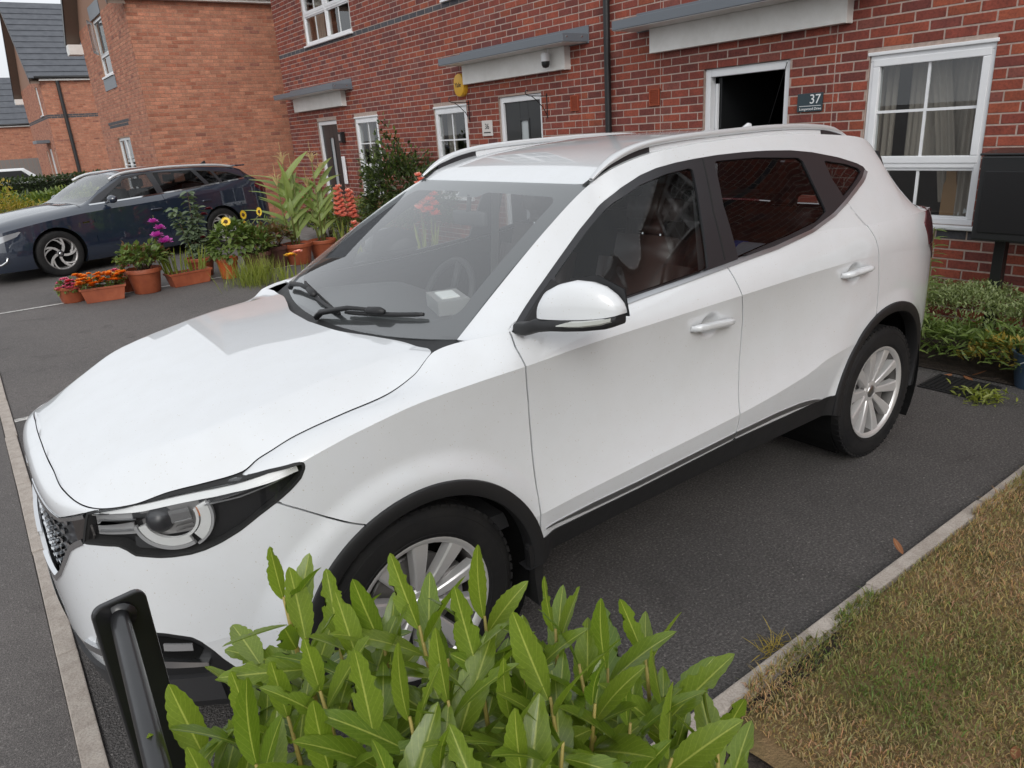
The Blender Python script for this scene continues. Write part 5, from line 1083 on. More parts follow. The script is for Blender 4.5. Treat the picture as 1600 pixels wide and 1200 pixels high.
# ---- door mirrors
def mirror(sd):
    root = None
    # stations from the inner end to the outer end: half width, bottom, top, leading x, trailing x
    st = [(.868, 1.160, 1.184, .458, .500), (.876, 1.158, 1.212, .452, .525), (.890, 1.157, 1.236, .450, .545), (.92, 1.157, 1.255, .464, .568), (.96, 1.158, 1.265, .484, .588), (1.00, 1.160, 1.262, .505, .602), (1.035, 1.164, 1.250, .527, .612), (1.062, 1.168, 1.230, .549, .617), (1.080, 1.172, 1.208, .570, .616), (1.088, 1.176, 1.192, .585, .610)]
    V = []; k = 24
    for cw, zb, zt, xf, xr in st:
        cx = xr*.55 + xf*.45
        for j in range(k):
            a = 2*math.pi*j/k; ca, sa = math.cos(a), math.sin(a)
            bx = (xr-cx if ca > 0 else cx-xf)*np.sign(ca)*abs(ca)**.75; V.append((cx + bx, cw, zb + (zt-zb)*max(sa, 0)**.80 if sa > 0 else zb + 0*sa))
    n = len(st); F = [(i*k+j, i*k+(j+1) % k, (i+1)*k+(j+1) % k, (i+1)*k+j) for i in range(n-1) for j in range(k)] + [tuple(range(k-1, -1, -1)), tuple((n-1)*k+j for j in range(k))]
    o = half_obj('door_mirror', V, [f[::-1] for f in F], M_PAINT if sd < 0 else M_PILLAR, car, sd, sharp=55)
    # black lower shell and arm
    V = []
    st2 = [(.440, .800, 1.118, .022, .018), (.450, .840, 1.121, .032, .021), (.478, .872, 1.134, .042, .022), (.505, .92, 1.139, .056, .0195), (.530, .97, 1.142, .062, .019), (.556, 1.02, 1.146, .064, .018), (.578, 1.06, 1.151, .050, .0175), (.594, 1.085, 1.159, .028, .014)]
    for cx, cw, cz, hx, hz in st2:
        for j in range(16):
            a = 2*math.pi*j/16; ca, sa = math.cos(a), math.sin(a); bx = hx*np.sign(ca)*abs(ca)**.6
            V.append((cx + bx*(.55 if ca > 0 else 1), cw, cz + hz*np.sign(sa)*abs(sa)**.6))
    n = len(st2); k = 16; F = [(i*k+j, i*k+(j+1) % k, (i+1)*k+(j+1) % k, (i+1)*k+j) for i in range(n-1) for j in range(k)] + [tuple(range(k-1, -1, -1)), tuple((n-1)*k+j for j in range(k))]
    half_obj('mirror_arm', V, [f[::-1] for f in F], M_BLKTRIM, o, sd, sharp=50)
    # indicator strip on the leading edge
    V = []
    for i in range(14):
        t = i/13; cw = .955 + .125*t; cx = np.interp(cw, [s[1] for s in st2], [s[0]-s[3] for s in st2]); zc = np.interp(cw, [s[1] for s in st2], [s[2] for s in st2])
        h = .0125*min(1, .3 + 3*t)*(1 if t < .9 else .8)
        V += [(cx+.006, cw, zc-h*.75+.004), (cx-.006, cw, zc+.003), (cx-.004, cw, zc+h+.002), (cx+.02, cw, zc+h+.003)]
    F = [(i*4+j, i*4+j+1, i*4+5+j, i*4+4+j) for i in range(13) for j in range(3)]
    half_obj('indicator', V, F, mat('indicator_lens', (.42, .43, .40), .15, coat=1.) if sd < 0 else M_LENS, o, sd, sharp=40)
    # mirror glass facing back, and the sail at the door corner
    V = [(.572, .895, 1.165), (.609, 1.06, 1.172), (.610, 1.05, 1.225), (.580, .91, 1.245)]
    half_obj('mirror_glass', V, [(0, 1, 2, 3)], M_CHROME if sd < 0 else M_PILLAR, o, sd)
    V = [(.560, .868, 1.150), (.612, 1.094, 1.166), (.614, 1.075, 1.240), (.600, .98, 1.272), (.580, .885, 1.255)]
    half_obj('mirror_bezel', V + [(a+.004, b, c) for a, b, c in V], [(0, 1, 2, 3, 4), (5, 6, 7, 8, 9)], M_BLKTRIM, o, sd)
    V = [(p[0], p[1]+.006, p[2]) for p in skin([.452, .64, .66, .640], [1.112, 1.113, 1.205, 1.222])]
    V2 = [(a, b-.02, c) for a, b, c in V]
    if sd > 0:                                        # the far mirror is folded back against its door
        pv = Vector((.49, .865, 0)); o.matrix_local = Matrix.Translation(pv + Vector((.25, -.03, 0))) @ Matrix.Rotation(math.radians(-97), 4, 'Z') @ Matrix.Translation(-pv)
    half_obj('mirror_sail', V+V2, [(0, 1, 2, 3), (0, 4, 5, 1), (1, 5, 6, 2), (2, 6, 7, 3), (3, 7, 4, 0)], M_BLKTRIM, PART['front_door', sd], sd, smooth=False)
for sd in (-1, 1): mirror(sd)

# ---- wipers (right-hand drive: both pivot towards the far side)
def scr(b, t, off=0.):                               # point on the windscreen, b across (-1 near .. 1 far), t up
    S = screen_patch(3, 3) if False else None
    q = abs(b); base = np.array([.150 + .130*q**2.2, .700*b, 1.062 + .035*q**2]); top = np.array([.925 + .030*q**2, .577*b, 1.491 - .004*q**2])
    bul = .052 - .02*q**2; mid_ = (base+top)/2 + np.array([-.5*bul, 0, .86*bul]); p = base*(1-t)**2 + 2*mid_*t*(1-t) + top*t*t
    return p + off*np.array([-.5, 0, .86])
def wiper(name, pa, pb, pivot, k0):
    mb = MB(); pts = [tuple(scr(pa[0] + (pb[0]-pa[0])*t, pa[1] + (pb[1]-pa[1])*t, .016)) for t in np.linspace(0, 1, 14)]
    w = mb.tube(pts, [.006] + [.0085]*12 + [.006], 6).build('wiper', M_BLKTRIM, car, smooth=True)
    i = k0; c = Vector(pts[i]); d = (Vector(pts[i+1])-c).normalized(); a = Vector(scr(pivot[0], pivot[1], .012))
    mb = MB(); mb.tube([a, a + (c-a)*.1 + Vector((0, 0, .018)), a + (c-a)*.6 + Vector((-.008, 0, .03)), c + Vector((-.006, 0, .016))], [.012, .012, .009, .007], 6)
    mb.build('wiper_arm', M_BLKTRIM, w, smooth=True)
    mb = MB(); mb.tube([c - d*.05 + Vector((-.005, 0, .010)), c - d*.03 + Vector((-.008, 0, .014)), c + d*.03 + Vector((-.008, 0, .014)), c + d*.05 + Vector((-.005, 0, .01))], [.008, .014, .014, .008], 8).build('wiper_clip', M_BLKTRIM, w, smooth=True)
    mb = MB(); mb.tube([pts[k] for k in range(len(pts)) ][::13], .004, 5).build('wiper_blade', M_RUBBER, w)
wiper('wiper', (.62, .10), (-.12, .045), (.78, .02), 5)
wiper('wiper', (-.16, .060), (-.74, .105), (.08, -.005), 6)

# ---- wheels
def tyre_prof():
    h = [(.228, .086), (.2345, .092), (.240, .0945), (.262, .0985), (.290, .0985), (.312, .094), (.326, .085), (.3325, .072), (.334, .058), (.334, .047), (.326, .045), (.326, .037), (.334, .035), (.334, .012), (.326, .010), (.326, .002)]
    return [(r, -z) for r, z in h] + [(r, z) for r, z in h[::-1]]
def build_wheel():
    w = empty('wheel'); w.parent = car
    mb = MB(); R90 = Matrix.Rotation(math.radians(90), 4, 'X')      # lathe z -> -y
    mb.lathe(tyre_prof(), 64, R90); ty = mb.build('tyre', M_TYRE, w, smooth=True, sharp=40)
    mb = MB()
    for k in range(60):                                              # shoulder tread blocks
        a = 2*math.pi*k/60
        for s in (-1, 1):
            M = Matrix.Rotation(a, 4, 'Y') @ Matrix.Translation((.3285, s*.074, 0)); bm = bmesh.new(); bmesh.ops.create_cube(bm, size=1)
            mb.bm(bm, M @ Matrix.Diagonal((.010, .028, .022, 1)))
    tag(mb.build('tread', M_TYRE, ty), kind='stuff')
    for rr, nm in ((.245, .0016), (.300, .0018)):
        mb = MB(); mb.lathe([(rr, .0955 if rr < .28 else .0965), (rr+.002, .0990 if rr < .28 else .0985), (rr+.004, .0965 if rr < .28 else .0955)], 64, R90).build('sidewall_rib', M_TYRE, ty, smooth=True)
    # lip ring and dark barrel (outer face at +z of the lathe = -y)
    mb = MB(); mb.lathe([(.213, .074), (.222, .079), (.2325, .083), (.2350, .088), (.2335, .0925), (.226, .0925), (.217, .085), (.211, .078)], 64, R90); rim = mb.build('rim', M_ALLOY, w, smooth=True, sharp=40)
    mb = MB(); mb.lathe([(.224, -.088), (.205, -.06), (.200, .02), (.206, .060), (.214, .076)], 48, R90).build('barrel', M_BARREL, rim, smooth=True)
    mb = MB(); mb.lathe([(.001, .02), (.15, .02), (.155, .015), (.155, .005), (.06, .0), (.001, .0)], 32, R90).build('brake_disc', M_ALLOYD, w, smooth=True, sharp=30)
    mb = MB(); mb.box((.09, -.045, -.07), (.165, .02, .07), .01).build('brake_caliper', M_ALLOYD, w)
    mb = MB(); mb.lathe([(.001, -.03), (.20, -.03)], 40, R90).build('backplate', M_DARK, w)
    def spoke(a_h, a_r):
        h = np.array([math.cos(a_h), math.sin(a_h)]); r = np.array([math.cos(a_r), math.sin(a_r)])
        th = np.array([-h[1], h[0]]); tr = np.array([-r[1], r[0]]); V = []
        for t in np.linspace(0, 1, 7):
            c = (h*.040)*(1-t) + (r*.217)*t; tt = th*(1-t) + tr*t; wd = np.interp(t, [0, .35, 1], [.0135, .0175, .0285]); y = np.interp(t, [0, .25, .7, 1], [.060, .068, .079, .082])
            for sx, dy in ((-1.15, -.034), (-1, -.004), (-.72, 0), (.72, 0), (1, -.004), (1.15, -.034)):
                p = c + tt*sx*wd; V.append((p[0], -(y+dy), p[1]))
        F = [(i*6+j, i*6+j+1, i*6+7+j, i*6+6+j) for i in range(6) for j in range(5)]
        return V, F
    for k in range(5):
        for s in (-1, 1):
            a = math.radians(72*k + 68); mb = MB(); mb.add(*spoke(a + s*math.radians(16), a + s*math.radians(18.5)))
            mb.build('spoke', M_ALLOY, rim, sharp=25)
    mb = MB(); mb.lathe([(.062, .03), (.060, .054), (.050, .0625), (.034, .064), (.032, .061)], 40, R90); mb.build('hub', M_ALLOY, rim, smooth=True, sharp=35)
    mb = MB(); mb.lathe([(.032, .061), (.030, .0655), (.016, .0675), (.001, .068)], 32, R90).build('hub_cap', M_SATIN, rim, smooth=True)
    for k in range(5):
        a = math.radians(72*k + 68 + 36); mb = MB(); mb.lathe([(.011, .04), (.011, .0555), (.006, .0560), (.001, .054)], 10, Matrix.Translation((.054*math.cos(a), 0, .054*math.sin(a))) @ R90).build('wheel_bolt', M_ALLOYD, rim, smooth=True, sharp=40)
    return w
w0 = build_wheel(); w0.location = (0, -.742, .336)
for (x, y, rz, ph) in ((2.585, -.747, 0, 20), (0, .742, math.pi, 5), (2.585, .747, math.pi, 40)):
    w = copy_tree(w0, car); w.location = (x, y, .334); w.rotation_euler = (0, math.radians(ph), rz)
w0.rotation_euler = (0, 0, math.radians(1))

# ---- underside and cabin
mb = MB(); mb.box((.44, -.78, .315), (2.13, .78, .44)).box((-.70, -.50, .24), (3.25, .50, .42)).box((-.6, -.62, .26), (-.42, .62, .40)).build('underbody', M_DARK, car)
mb = MB(); mb.box((.30, -.76, .44), (2.9, .76, .50)).build('cabin_floor', M_INT, car)
mb = MB()
prof = [(.22, 1.02), (.30, 1.055), (.48, 1.062), (.66, 1.045), (.74, 1.005), (.76, .93), (.70, .85), (.66, .70), (.30, .62)]
V = []; ys = np.linspace(-.74, .74, 13)
for y in ys:
    for x, z in prof:
        hump = .03*math.exp(-((y-.37)/.22)**2) if x > .45 and z > .9 else 0
        V.append((x - .04*abs(y)**2 + .02, y, z + hump - .025*abs(y/.74)**3))
k = len(prof); F = [(i*k+j, (i+1)*k+j, (i+1)*k+j+1, i*k+j+1) for i in range(12) for j in range(k-1)]
da = mb.add(V, F).build('dashboard', M_DASH, car, smooth=True, sharp=50)
mb = MB(); mb.box((.70, -.14, .90), (.725, .14, 1.06), .01).build('screen', M_PILLAR, da)
# steering wheel on the far side
Ms = Matrix.Translation((.90, .37, .955)) @ Matrix.Rotation(math.radians(-62), 4, 'Y')
mb = MB(); mb.tube([(Ms @ Vector((.185*math.cos(a), .185*math.sin(a), 0))) for a in np.linspace(0, 2*math.pi, 33)], .016, 8, False)
for a in (0, 180, 270): mb.tube([Ms @ Vector((.03*math.cos(math.radians(a)), .03*math.sin(math.radians(a)), -.02)), Ms @ Vector((.18*math.cos(math.radians(a)), .18*math.sin(math.radians(a)), 0))], .016, 6)
mb.lathe([(.001, .01), (.05, .008), (.065, -.02), (.05, -.05)], 16, Ms).build('steering_wheel', M_INT, car, smooth=True)
def seat(x, y, z=.50, wd=.25, back=.60):
    s = empty('seat'); s.parent = car
    mb = MB(); mb.box((x-.30, y-wd, z), (x+.22, y+wd, z+.20), .06).build('seat_base', M_SEAT2, s, smooth=True)
    bm = bmesh.new(); bmesh.ops.create_cube(bm, size=1); bmesh.ops.bevel(bm, geom=bm.edges[:], offset=.18, segments=4, affect='EDGES')
    M = Matrix.Translation((x+.30, y, z+.43)) @ Matrix.Rotation(math.radians(16), 4, 'Y') @ Matrix.Diagonal((.15, wd*1.95, back, 1))
    mb = MB(); mb.bm(bm, M); mb.build('backrest', M_SEAT, s, smooth=True)
    bm = bmesh.new(); bmesh.ops.create_cube(bm, size=1); bmesh.ops.bevel(bm, geom=bm.edges[:], offset=.28, segments=5, affect='EDGES')
    M = Matrix.Translation((x+.40, y, z+.43+back/2+.10)) @ Matrix.Rotation(math.radians(12), 4, 'Y') @ Matrix.Diagonal((.11, .27, .20, 1))
    mb = MB(); mb.bm(bm, M); h = mb.build('headrest', M_SEAT, s, smooth=True)
    mb = MB()
    for q in (-.05, .05): mb.tube([(x+.375, y+q, z+.43+back/2-.06), (x+.395, y+q, z+.43+back/2+.05)], .007, 6)
    mb.build('headrest_post', M_CHROME, s)
seat(1.10, -.37); seat(1.10, .37); seat(2.05, -.36, .52, .28, .58); seat(2.05, .36, .52, .28, .58)
mb = MB(); mb.box((2.45, -.62, .98), (2.80, .62, 1.0)).build('parcel_shelf', M_INT, car)
# headliner
XX = np.linspace(1.0, 2.72, 20); V = []; 
for x in XX:
    for q in np.linspace(-.95, .95, 11): V.append((x, q*_w7(x), float(roof_z(np.array([x]), np.array([q*_w7(x)]))[0])-.035))
link('headliner', mesh_np('headliner', V, [(i*11+j, i*11+j+1, (i+1)*11+j+1, (i+1)*11+j) for i in range(19) for j in range(10)]), M_HEADL, car)
mb = MB(); p = scr(0, .83, -.06); mb.box((p[0]-.01, -.11, p[2]-.055), (p[0]+.02, .11, p[2]+.005), .012); mb.tube([(p[0], 0, p[2]), tuple(scr(0, .88, -.005))], .01, 6); mb.build('rear_view_mirror', M_INT, car, smooth=True)
# seat belts by the middle pillar
for sd in (-1, 1):
    mb = MB(); mb.add([(1.40, sd*.655, 1.40), (1.45, sd*.655, 1.40), (1.44, sd*.76, .62), (1.39, sd*.76, .62)], [(0, 1, 2, 3)]).build('seat_belt', mat('belt_webbing', (.30, .30, .30), .6) if sd < 0 else M_HEADL, car)
# ================================================================ dark blue estate car
M_NAVY = mat('navy_paint', (.008, .016, .034), .3, coat=1., coat_r=.02, coat_ior=1.9); _v = coords(M_NAVY); setrough(M_NAVY, noise(M_NAVY, _v, 6, 4), .25, .4)
_yaw = math.radians(16); _hub = Vector((.2518, 10.4276, 0)); _off = Matrix.Rotation(_yaw, 3, 'Z') @ Vector((0, -.80, 0))
blue = empty('estate_car', tuple(_hub - _off), _yaw, 'dark navy blue estate car with silver window strip parked beyond the flower pots', 'car')
ES = dict(  # x: plan half width, shoulder z, top-edge (w, z), inner edge (w, z), centre z
 x=[-.97, -.94, -.86, -.70, -.45, -.1, .25, .50, .62, .90, 1.22, 1.45, 2.0, 2.6, 3.05, 3.40, 3.55, 3.70, 3.84, 3.92],
 w=[.20, .52, .69, .80, .868, .905, .915, .918, .918, .92, .922, .922, .922, .918, .900, .870, .84, .79, .70, .50],
 zs=[.50, .60, .66, .72, .77, .82, .855, .875, .88, .895, .905, .915, .935, .955, .97, .97, .96, .94, .92, .90],
 dw=[.17, .47, .62, .71, .755, .785, .80, .80, .805, .815, .825, .828, .826, .815, .79, .755, .73, .70, .63, .45],
 dz=[.58, .68, .735, .785, .835, .885, .925, .955, .975, .99, 1.00, 1.005, 1.035, 1.075, 1.11, 1.12, 1.10, 1.06, 1.00, .96],
 ew=[.10, .30, .45, .52, .56, .58, .60, .69, .69, .655, .625, .615, .605, .595, .58, .57, .58, .60, .58, .40],
 ez=[.60, .71, .775, .83, .885, .935, .97, .985, 1.03, 1.20, 1.345, 1.375, 1.392, 1.380, 1.345, 1.295, 1.20, 1.09, 1.01, .965],
 fz=[.61, .72, .79, .85, .91, .965, 1.00, 1.01, 1.055, 1.24, 1.395, 1.43, 1.45, 1.44, 1.41, 1.36, 1.26, 1.12, 1.02, .97])
EF = {k: pchip(ES['x'], v) for k, v in ES.items() if k != 'x'}
ex = np.r_[np.linspace(-.97, -.6, 30), np.linspace(-.585, 3.5, 190), np.linspace(3.51, 3.92, 30)]
def es_patch(k, nv):
    t = np.linspace(0, 1, nv); o = np.ones_like(ex); w, zs, dw, dz, ew, ez, fz = (EF[q](ex) for q in ('w', 'zs', 'dw', 'dz', 'ew', 'ez', 'fz'))
    S = lambda ww, zz: np.stack([ex, ww, zz], -1)
    if k == 'A': a, b, c = S(w-.05, .17*o), S(w+.012, .30*o), S(w, .46*o)
    if k == 'B': a, b, c = S(w, .46*o), S(w-.008, (.46+zs)/2), S(w-.022, zs)
    if k == 'C': a, b, c = S(w-.022, zs), S((w-.022)*.55+dw*.45, zs*.35+dz*.65), S(dw, dz)
    if k == 'D': a, c = S(dw, dz), S(ew, ez); b = (a+c)/2; b[:, 1] += .055*np.clip(c[:, 2]-a[:, 2], 0, 1); b[:, 2] += .02
    if k == 'E': a, b, c = S(ew, ez), S(ew*.55, fz*.75+ez*.25 + .01), S(0*ew, fz)
    return bez(a, b, c, t)
for _kk, _nn in (('A', 8), ('B', 16), ('C', 8), ('D', 24), ('E', 12)):
    _P = es_patch(_kk, _nn); PATCH['e'+_kk] = grid_patch(_P, np.stack([_P[..., 0], _P[..., 2]], -1))
EAF, EAR = ((0, .345), .375), ((2.737, .345), .372)
sd_ea = lambda P: np.minimum(np.hypot(P[:, 0], P[:, 1]-.345)-.375, np.hypot(P[:, 0]-2.737, P[:, 1]-.345)-.372)
EW = [[(.78, 1.005), (1.28, 1.305), (1.66, 1.350), (1.70, 1.025), (1.2, 1.008)], [(1.80, 1.03), (1.77, 1.352), (2.45, 1.335), (2.58, 1.085)], [(2.66, 1.092), (2.54, 1.325), (2.80, 1.30), (2.86, 1.105)], [(2.92, 1.112), (2.85, 1.29), (3.12, 1.25), (3.36, 1.15), (3.33, 1.128)]]
EDLO = [(.60, .985), (.78, 1.10), (1.24, 1.335), (1.66, 1.372), (2.45, 1.352), (2.8, 1.318), (3.15, 1.262), (3.42, 1.15), (3.38, 1.125), (2.7, 1.083), (2.0, 1.04), (1.2, 1.0)]
pd_all = lambda P: np.minimum.reduce([pdist(P, w) for w in EW])
eg = lambda g: (lambda P: np.abs(P[:, 0]-np.interp(P[:, 1], [.2, .5, .95], g))-.0035)
for sd in (-1, 1):
    gaps = (([.55, .56, .60]), ([1.72, 1.73, 1.75]), ([2.42, 2.46, 2.66]))
    fb = lambda P: mx(-sd_ea(P), *[-eg(g)(P) for g in gaps], -pdist(P, [(-.93, .62), (-.62, .70), (-.42, .735), (-.50, .66), (-.75, .575), (-.93, .55)]))
    side_obj('body_side', panel_np(['eA', 'eB', 'eC'], fb, .012), M_NAVY, blue, sd)
    side_obj('pillar_panel', panel_np(['eD'], lambda P: mx(-pdist(P, EDLO), .45-P[:, 0]), .008), M_NAVY, blue, sd)
    side_obj('window_frame', panel_np(['eD'], lambda P: mx(pdist(P, EDLO), -pd_all(P)), .008), M_PILLAR, blue, sd)
    for k, wpoly in enumerate(EW): side_obj('window_glass', panel_np(['eD'], lambda P: pdist(P, wpoly)-.004, 0, .006), M_TINT if k == 0 else M_PRIV, blue, sd)
    side_obj('headlight', panel_np(['eB', 'eC'], lambda P: pdist(P, [(-.93, .62), (-.62, .70), (-.42, .735), (-.50, .66), (-.75, .575), (-.93, .55)])+.002, .01, .0), mat('lamp_unit', (.42, .43, .45), .14, metal=.5, coat=1.) if sd < 0 else M_CHROME, blue, sd)
    side_obj('tail_light', panel_np(['eB', 'eC', 'eD'], lambda P: pdist(P, [(3.52, .97), (3.60, 1.05), (3.95, 1.05), (3.95, .86), (3.7, .86)]), .01, -.006), M_RED, blue, sd)
    side_obj('inner_shell', panel_np(['eA', 'eB', 'eC'], lambda P: -sd_ea(P)+.01, 0, .015), M_DARK, blue, sd)
def eskin(x, z, off=0.):
    X = np.atleast_1d(x); out = []
    for a, b in zip(X, np.atleast_1d(z)):
        i = int(np.argmin(abs(ex-a))); col = np.concatenate([es_patch_c[k][i] for k in 'ABCD']); Z = np.maximum.accumulate(col[:, 2]); out.append((a, np.interp(b, Z, col[:, 1]) + off, b))
    return np.array(out)
es_patch_c = {k: es_patch(k, 20) for k in 'ABCD'}
for sd in (-1, 1):
    p = dense([(.60, .978), (1.2, 1.0), (2.0, 1.038), (2.7, 1.082), (3.38, 1.128)], 60); a = eskin(p[:, 0], p[:, 1]-.008, .006); b = eskin(p[:, 0], p[:, 1]+.012, .006); n = 60
    half_obj('waist_strip', np.vstack([a, b, a-[0, .01, 0], b-[0, .01, 0]]), [(i, i+1, n+i+1, n+i) for i in range(n-1)] + [(2*n+i, i, n-n+i+1-0, 2*n+i+1)[::-1] for i in range(n-1)], M_CHROME, blue, sd)
    c = np.array([(1.05, .64, 1.315), (1.2, .628, 1.372), (1.5, .618, 1.408), (2., .606, 1.424), (2.6, .596, 1.410), (3.1, .584, 1.372), (3.3, .578, 1.335)]); c = smooth_curve(c, 30)
    mb = MB(); mb.tube([(q[0], q[1]*sd, q[2]) for q in c], .021, 8).build('roof_rail', M_RAIL, blue, smooth=True)
    mb = MB(); mb.tube([(.83, .86*sd, .985), (.85, .93*sd, 1.0)], .02, 8); bm = bmesh.new(); bmesh.ops.create_uvsphere(bm, u_segments=18, v_segments=12, radius=1); mb.bm(bm, Matrix.Translation((.87, 1.0*sd, 1.035)) @ Matrix.Diagonal((.07, .10, .062, 1))); mb.build('door_mirror', M_NAVY, blue, smooth=True)
    for x0, x1, z in ((1.48, 1.66, .80), (2.40, 2.56, .83)):
        pts = eskin(np.linspace(x0, x1, 8), np.full(8, z), .02); mb = MB(); mb.tube([(q[0], q[1]*sd, q[2]) for q in pts], .013, 8).build('door_handle', M_NAVY, blue, smooth=True)
    a = np.linspace(0, math.pi, 24)
    for (cc, r) in (EAF, EAR):
        mb = MB()
        for k in range(24):
            a0, a1 = [math.radians(-30 + 240*q/24) for q in (k, k+1)]; q_ = lambda an, y: (cc[0]+(r+.005)*math.cos(an), y*sd, cc[1]+(r+.005)*math.sin(an))
            mb.add([q_(a0, .90), q_(a1, .90), q_(a1, .5), q_(a0, .5)], [(0, 1, 2, 3)]); mb.add([q_(a0, .5), q_(a1, .5), (cc[0], .5*sd, cc[1])], [(0, 1, 2)])
        mb.build('arch_liner', M_DARK, blue)
    b2 = eskin(np.linspace(.06, .20, 6)+.33, np.full(6, .74), .003); mb = MB(); mb.add([tuple(np.array(q)*[1, sd, 1]) for q in ([.40, b2[0][1], .725], [.50, b2[-1][1], .73], [.50, b2[-1][1], .752], [.40, b2[0][1], .747])], [(0, 1, 2, 3)]).build('wing_badge', M_CHROME, blue)
both('bonnet', panel_np(['eD', 'eE'], lambda P: mx(P[:, 0]-.47), .01), M_NAVY, blue)
both('roof', panel_np(['eE'], lambda P: mx(1.20-P[:, 0], P[:, 0]-3.40), 0), M_NAVY, blue)
both('windscreen', panel_np(['eE'], lambda P: mx(.49-P[:, 0], P[:, 0]-1.195), 0), M_GLASS, blue)
both('cowl', panel_np(['eE'], lambda P: mx(.465-P[:, 0], P[:, 0]-.495), 0, .005), M_PILLAR, blue)
both('tailgate', panel_np(['eE', 'eD'], lambda P: mx(np.where(P[:, 0] < 3.40, 1., -1), np.where((P[:, 0] > 3.44) & (P[:, 0] < 3.6) & (P[:, 1] > 1.13), .01, -.01)), 0), M_NAVY, blue)
both('rear_glass', panel_np(['eE'], lambda P: np.where((P[:, 0] > 3.43) & (P[:, 0] < 3.63) & (P[:, 1] > 1.10), -.01, .01), 0, .004), M_PRIV, blue)
mb = MB(); mb.box((3.36, -.58, 1.335), (3.56, .58, 1.362), .012).build('spoiler', M_NAVY, blue); mb = MB(); mb.prism([(3.02, 0), (3.14, 0), (3.13, .05), (3.11, .055)], .02, Matrix(((1, 0, 0, 0), (0, 0, 1, -.01), (0, 1, 0, 1.41), (0, 0, 0, 1)))).build('roof_aerial', M_PILLAR, blue)
for sd in (-1, 1):
    mb = MB(); mb.tube([(-.93, sd*.46, .30), (-.86, sd*.66, .275), (-.76, sd*.765, .29), (-.70, sd*.80, .33), (-.68, sd*.815, .385)], .016, 6).build('bumper_blade', M_CHROME, blue, smooth=True)
mb = MB(); mb.box((-.80, -.55, .16), (3.7, .55, .40)).box((.40, -.86, .18), (2.34, .86, .40)).build('underbody', M_DARK, blue)
mb = MB(); mb.box((.6, -.72, .45), (3.3, .72, .80)).build('cabin_floor', M_INT, blue); mb = MB(); mb.box((.55, -.70, .80), (.95, .70, .97), .04).build('dashboard', M_INT, blue)
for x, y in ((1.55, -.38), (1.55, .38), (2.5, -.38), (2.5, .38)): mb = MB(); mb.box((x, y-.24, .8), (x+.14, y+.24, 1.12), .05); mb.box((x+.03, y-.13, 1.15), (x+.11, y+.13, 1.28), .03); mb.build('seat', M_SEAT2, blue, smooth=True)
_ty = [o for o in w0.children if o.name.startswith('tyre')][0].data
def blue_wheel(x, sd, ph):
    w = empty('wheel'); w.parent = blue; w.location = (x, sd*.80, .335); w.rotation_euler = (0, math.radians(ph), 0 if sd < 0 else math.pi)
    link('tyre', _ty, None, w); R90 = Matrix.Rotation(math.radians(90), 4, 'X')
    mb = MB(); mb.lathe([(.222, -.095), (.205, -.05), (.203, .03), (.215, .075), (.235, .088), (.236, .094), (.228, .096)], 40, R90); rim = mb.build('rim', M_ALLOYD, w, smooth=True, sharp=40)
    mb = MB(); mb.lathe([(.001, .0), (.21, .0)], 30, R90).build('backplate', M_DARK, w); mb = MB(); mb.lathe([(.001, .07), (.045, .068), (.06, .05), (.06, .02)], 20, R90).build('hub', M_PILLAR, rim, smooth=True)
    mb = MB(); mb.lathe([(.001, .075), (.022, .074), (.025, .068)], 16, R90).build('hub_cap', M_SATIN, rim, smooth=True)
    for k in range(5):
        for da, wd, mm, tw in ((0, .017, M_ALLOY, 38), (26, .016, M_ALLOY, 38)):
            V = []
            for t in np.linspace(0, 1, 6):
                a = math.radians(72*k + da + tw*(t-.5)*1.0); r = .045 + .182*t if da == 0 else .135 + .092*t; c_, s_ = math.cos(a), math.sin(a)
                for q, dy in ((-1, -.025), (-1, 0), (1, 0), (1, -.025)): V.append((r*c_ - s_*q*wd, -(.070 + .018*t + dy), r*s_ + c_*q*wd))
            mb = MB(); mb.add(V, [(i*4+j, i*4+j+1, i*4+5+j, i*4+4+j) for i in range(5) for j in range(3)]).build('spoke', mm, rim)
for x, sd, ph in ((0, -1, 10), (2.737, -1, 40), (0, 1, 0), (2.737, 1, 0)): blue_wheel(x, sd, ph)
# the white car far off behind the hedge
wc = empty('distant_car', (-1.2, 30.5, 0), 0, 'white car behind the hedge at the far left', 'car')
mb = MB(); mb.prism([(-.9, .35), (3.4, .35), (3.4, .85), (3.2, 1.0), (2.7, 1.42), (1.2, 1.45), (.55, 1.05), (-.7, .85)], 1.6, Matrix(((1, 0, 0, 0), (0, 0, -1, .8), (0, 1, 0, 0), (0, 0, 0, 1)))).build('body', M_PAINT, wc, bev=.08, seg=3)
mb = MB(); mb.prism([(.72, 1.02), (2.95, 1.02), (2.6, 1.34), (1.25, 1.36)], .02, Matrix(((1, 0, 0, 0), (0, 0, -1, -.79), (0, 1, 0, 0), (0, 0, 0, 1)))).build('window_glass', M_DOORB, wc)
for x in (0, 2.5): mb = MB(); mb.lathe([(.001, 0), (.2, 0), (.32, .0), (.32, .2), (.001, .2)], 24, Matrix.Translation((x, -.62, .32)) @ Matrix.Rotation(math.radians(90), 4, 'X')).build('wheel', M_TYRE, wc, smooth=True, sharp=40)
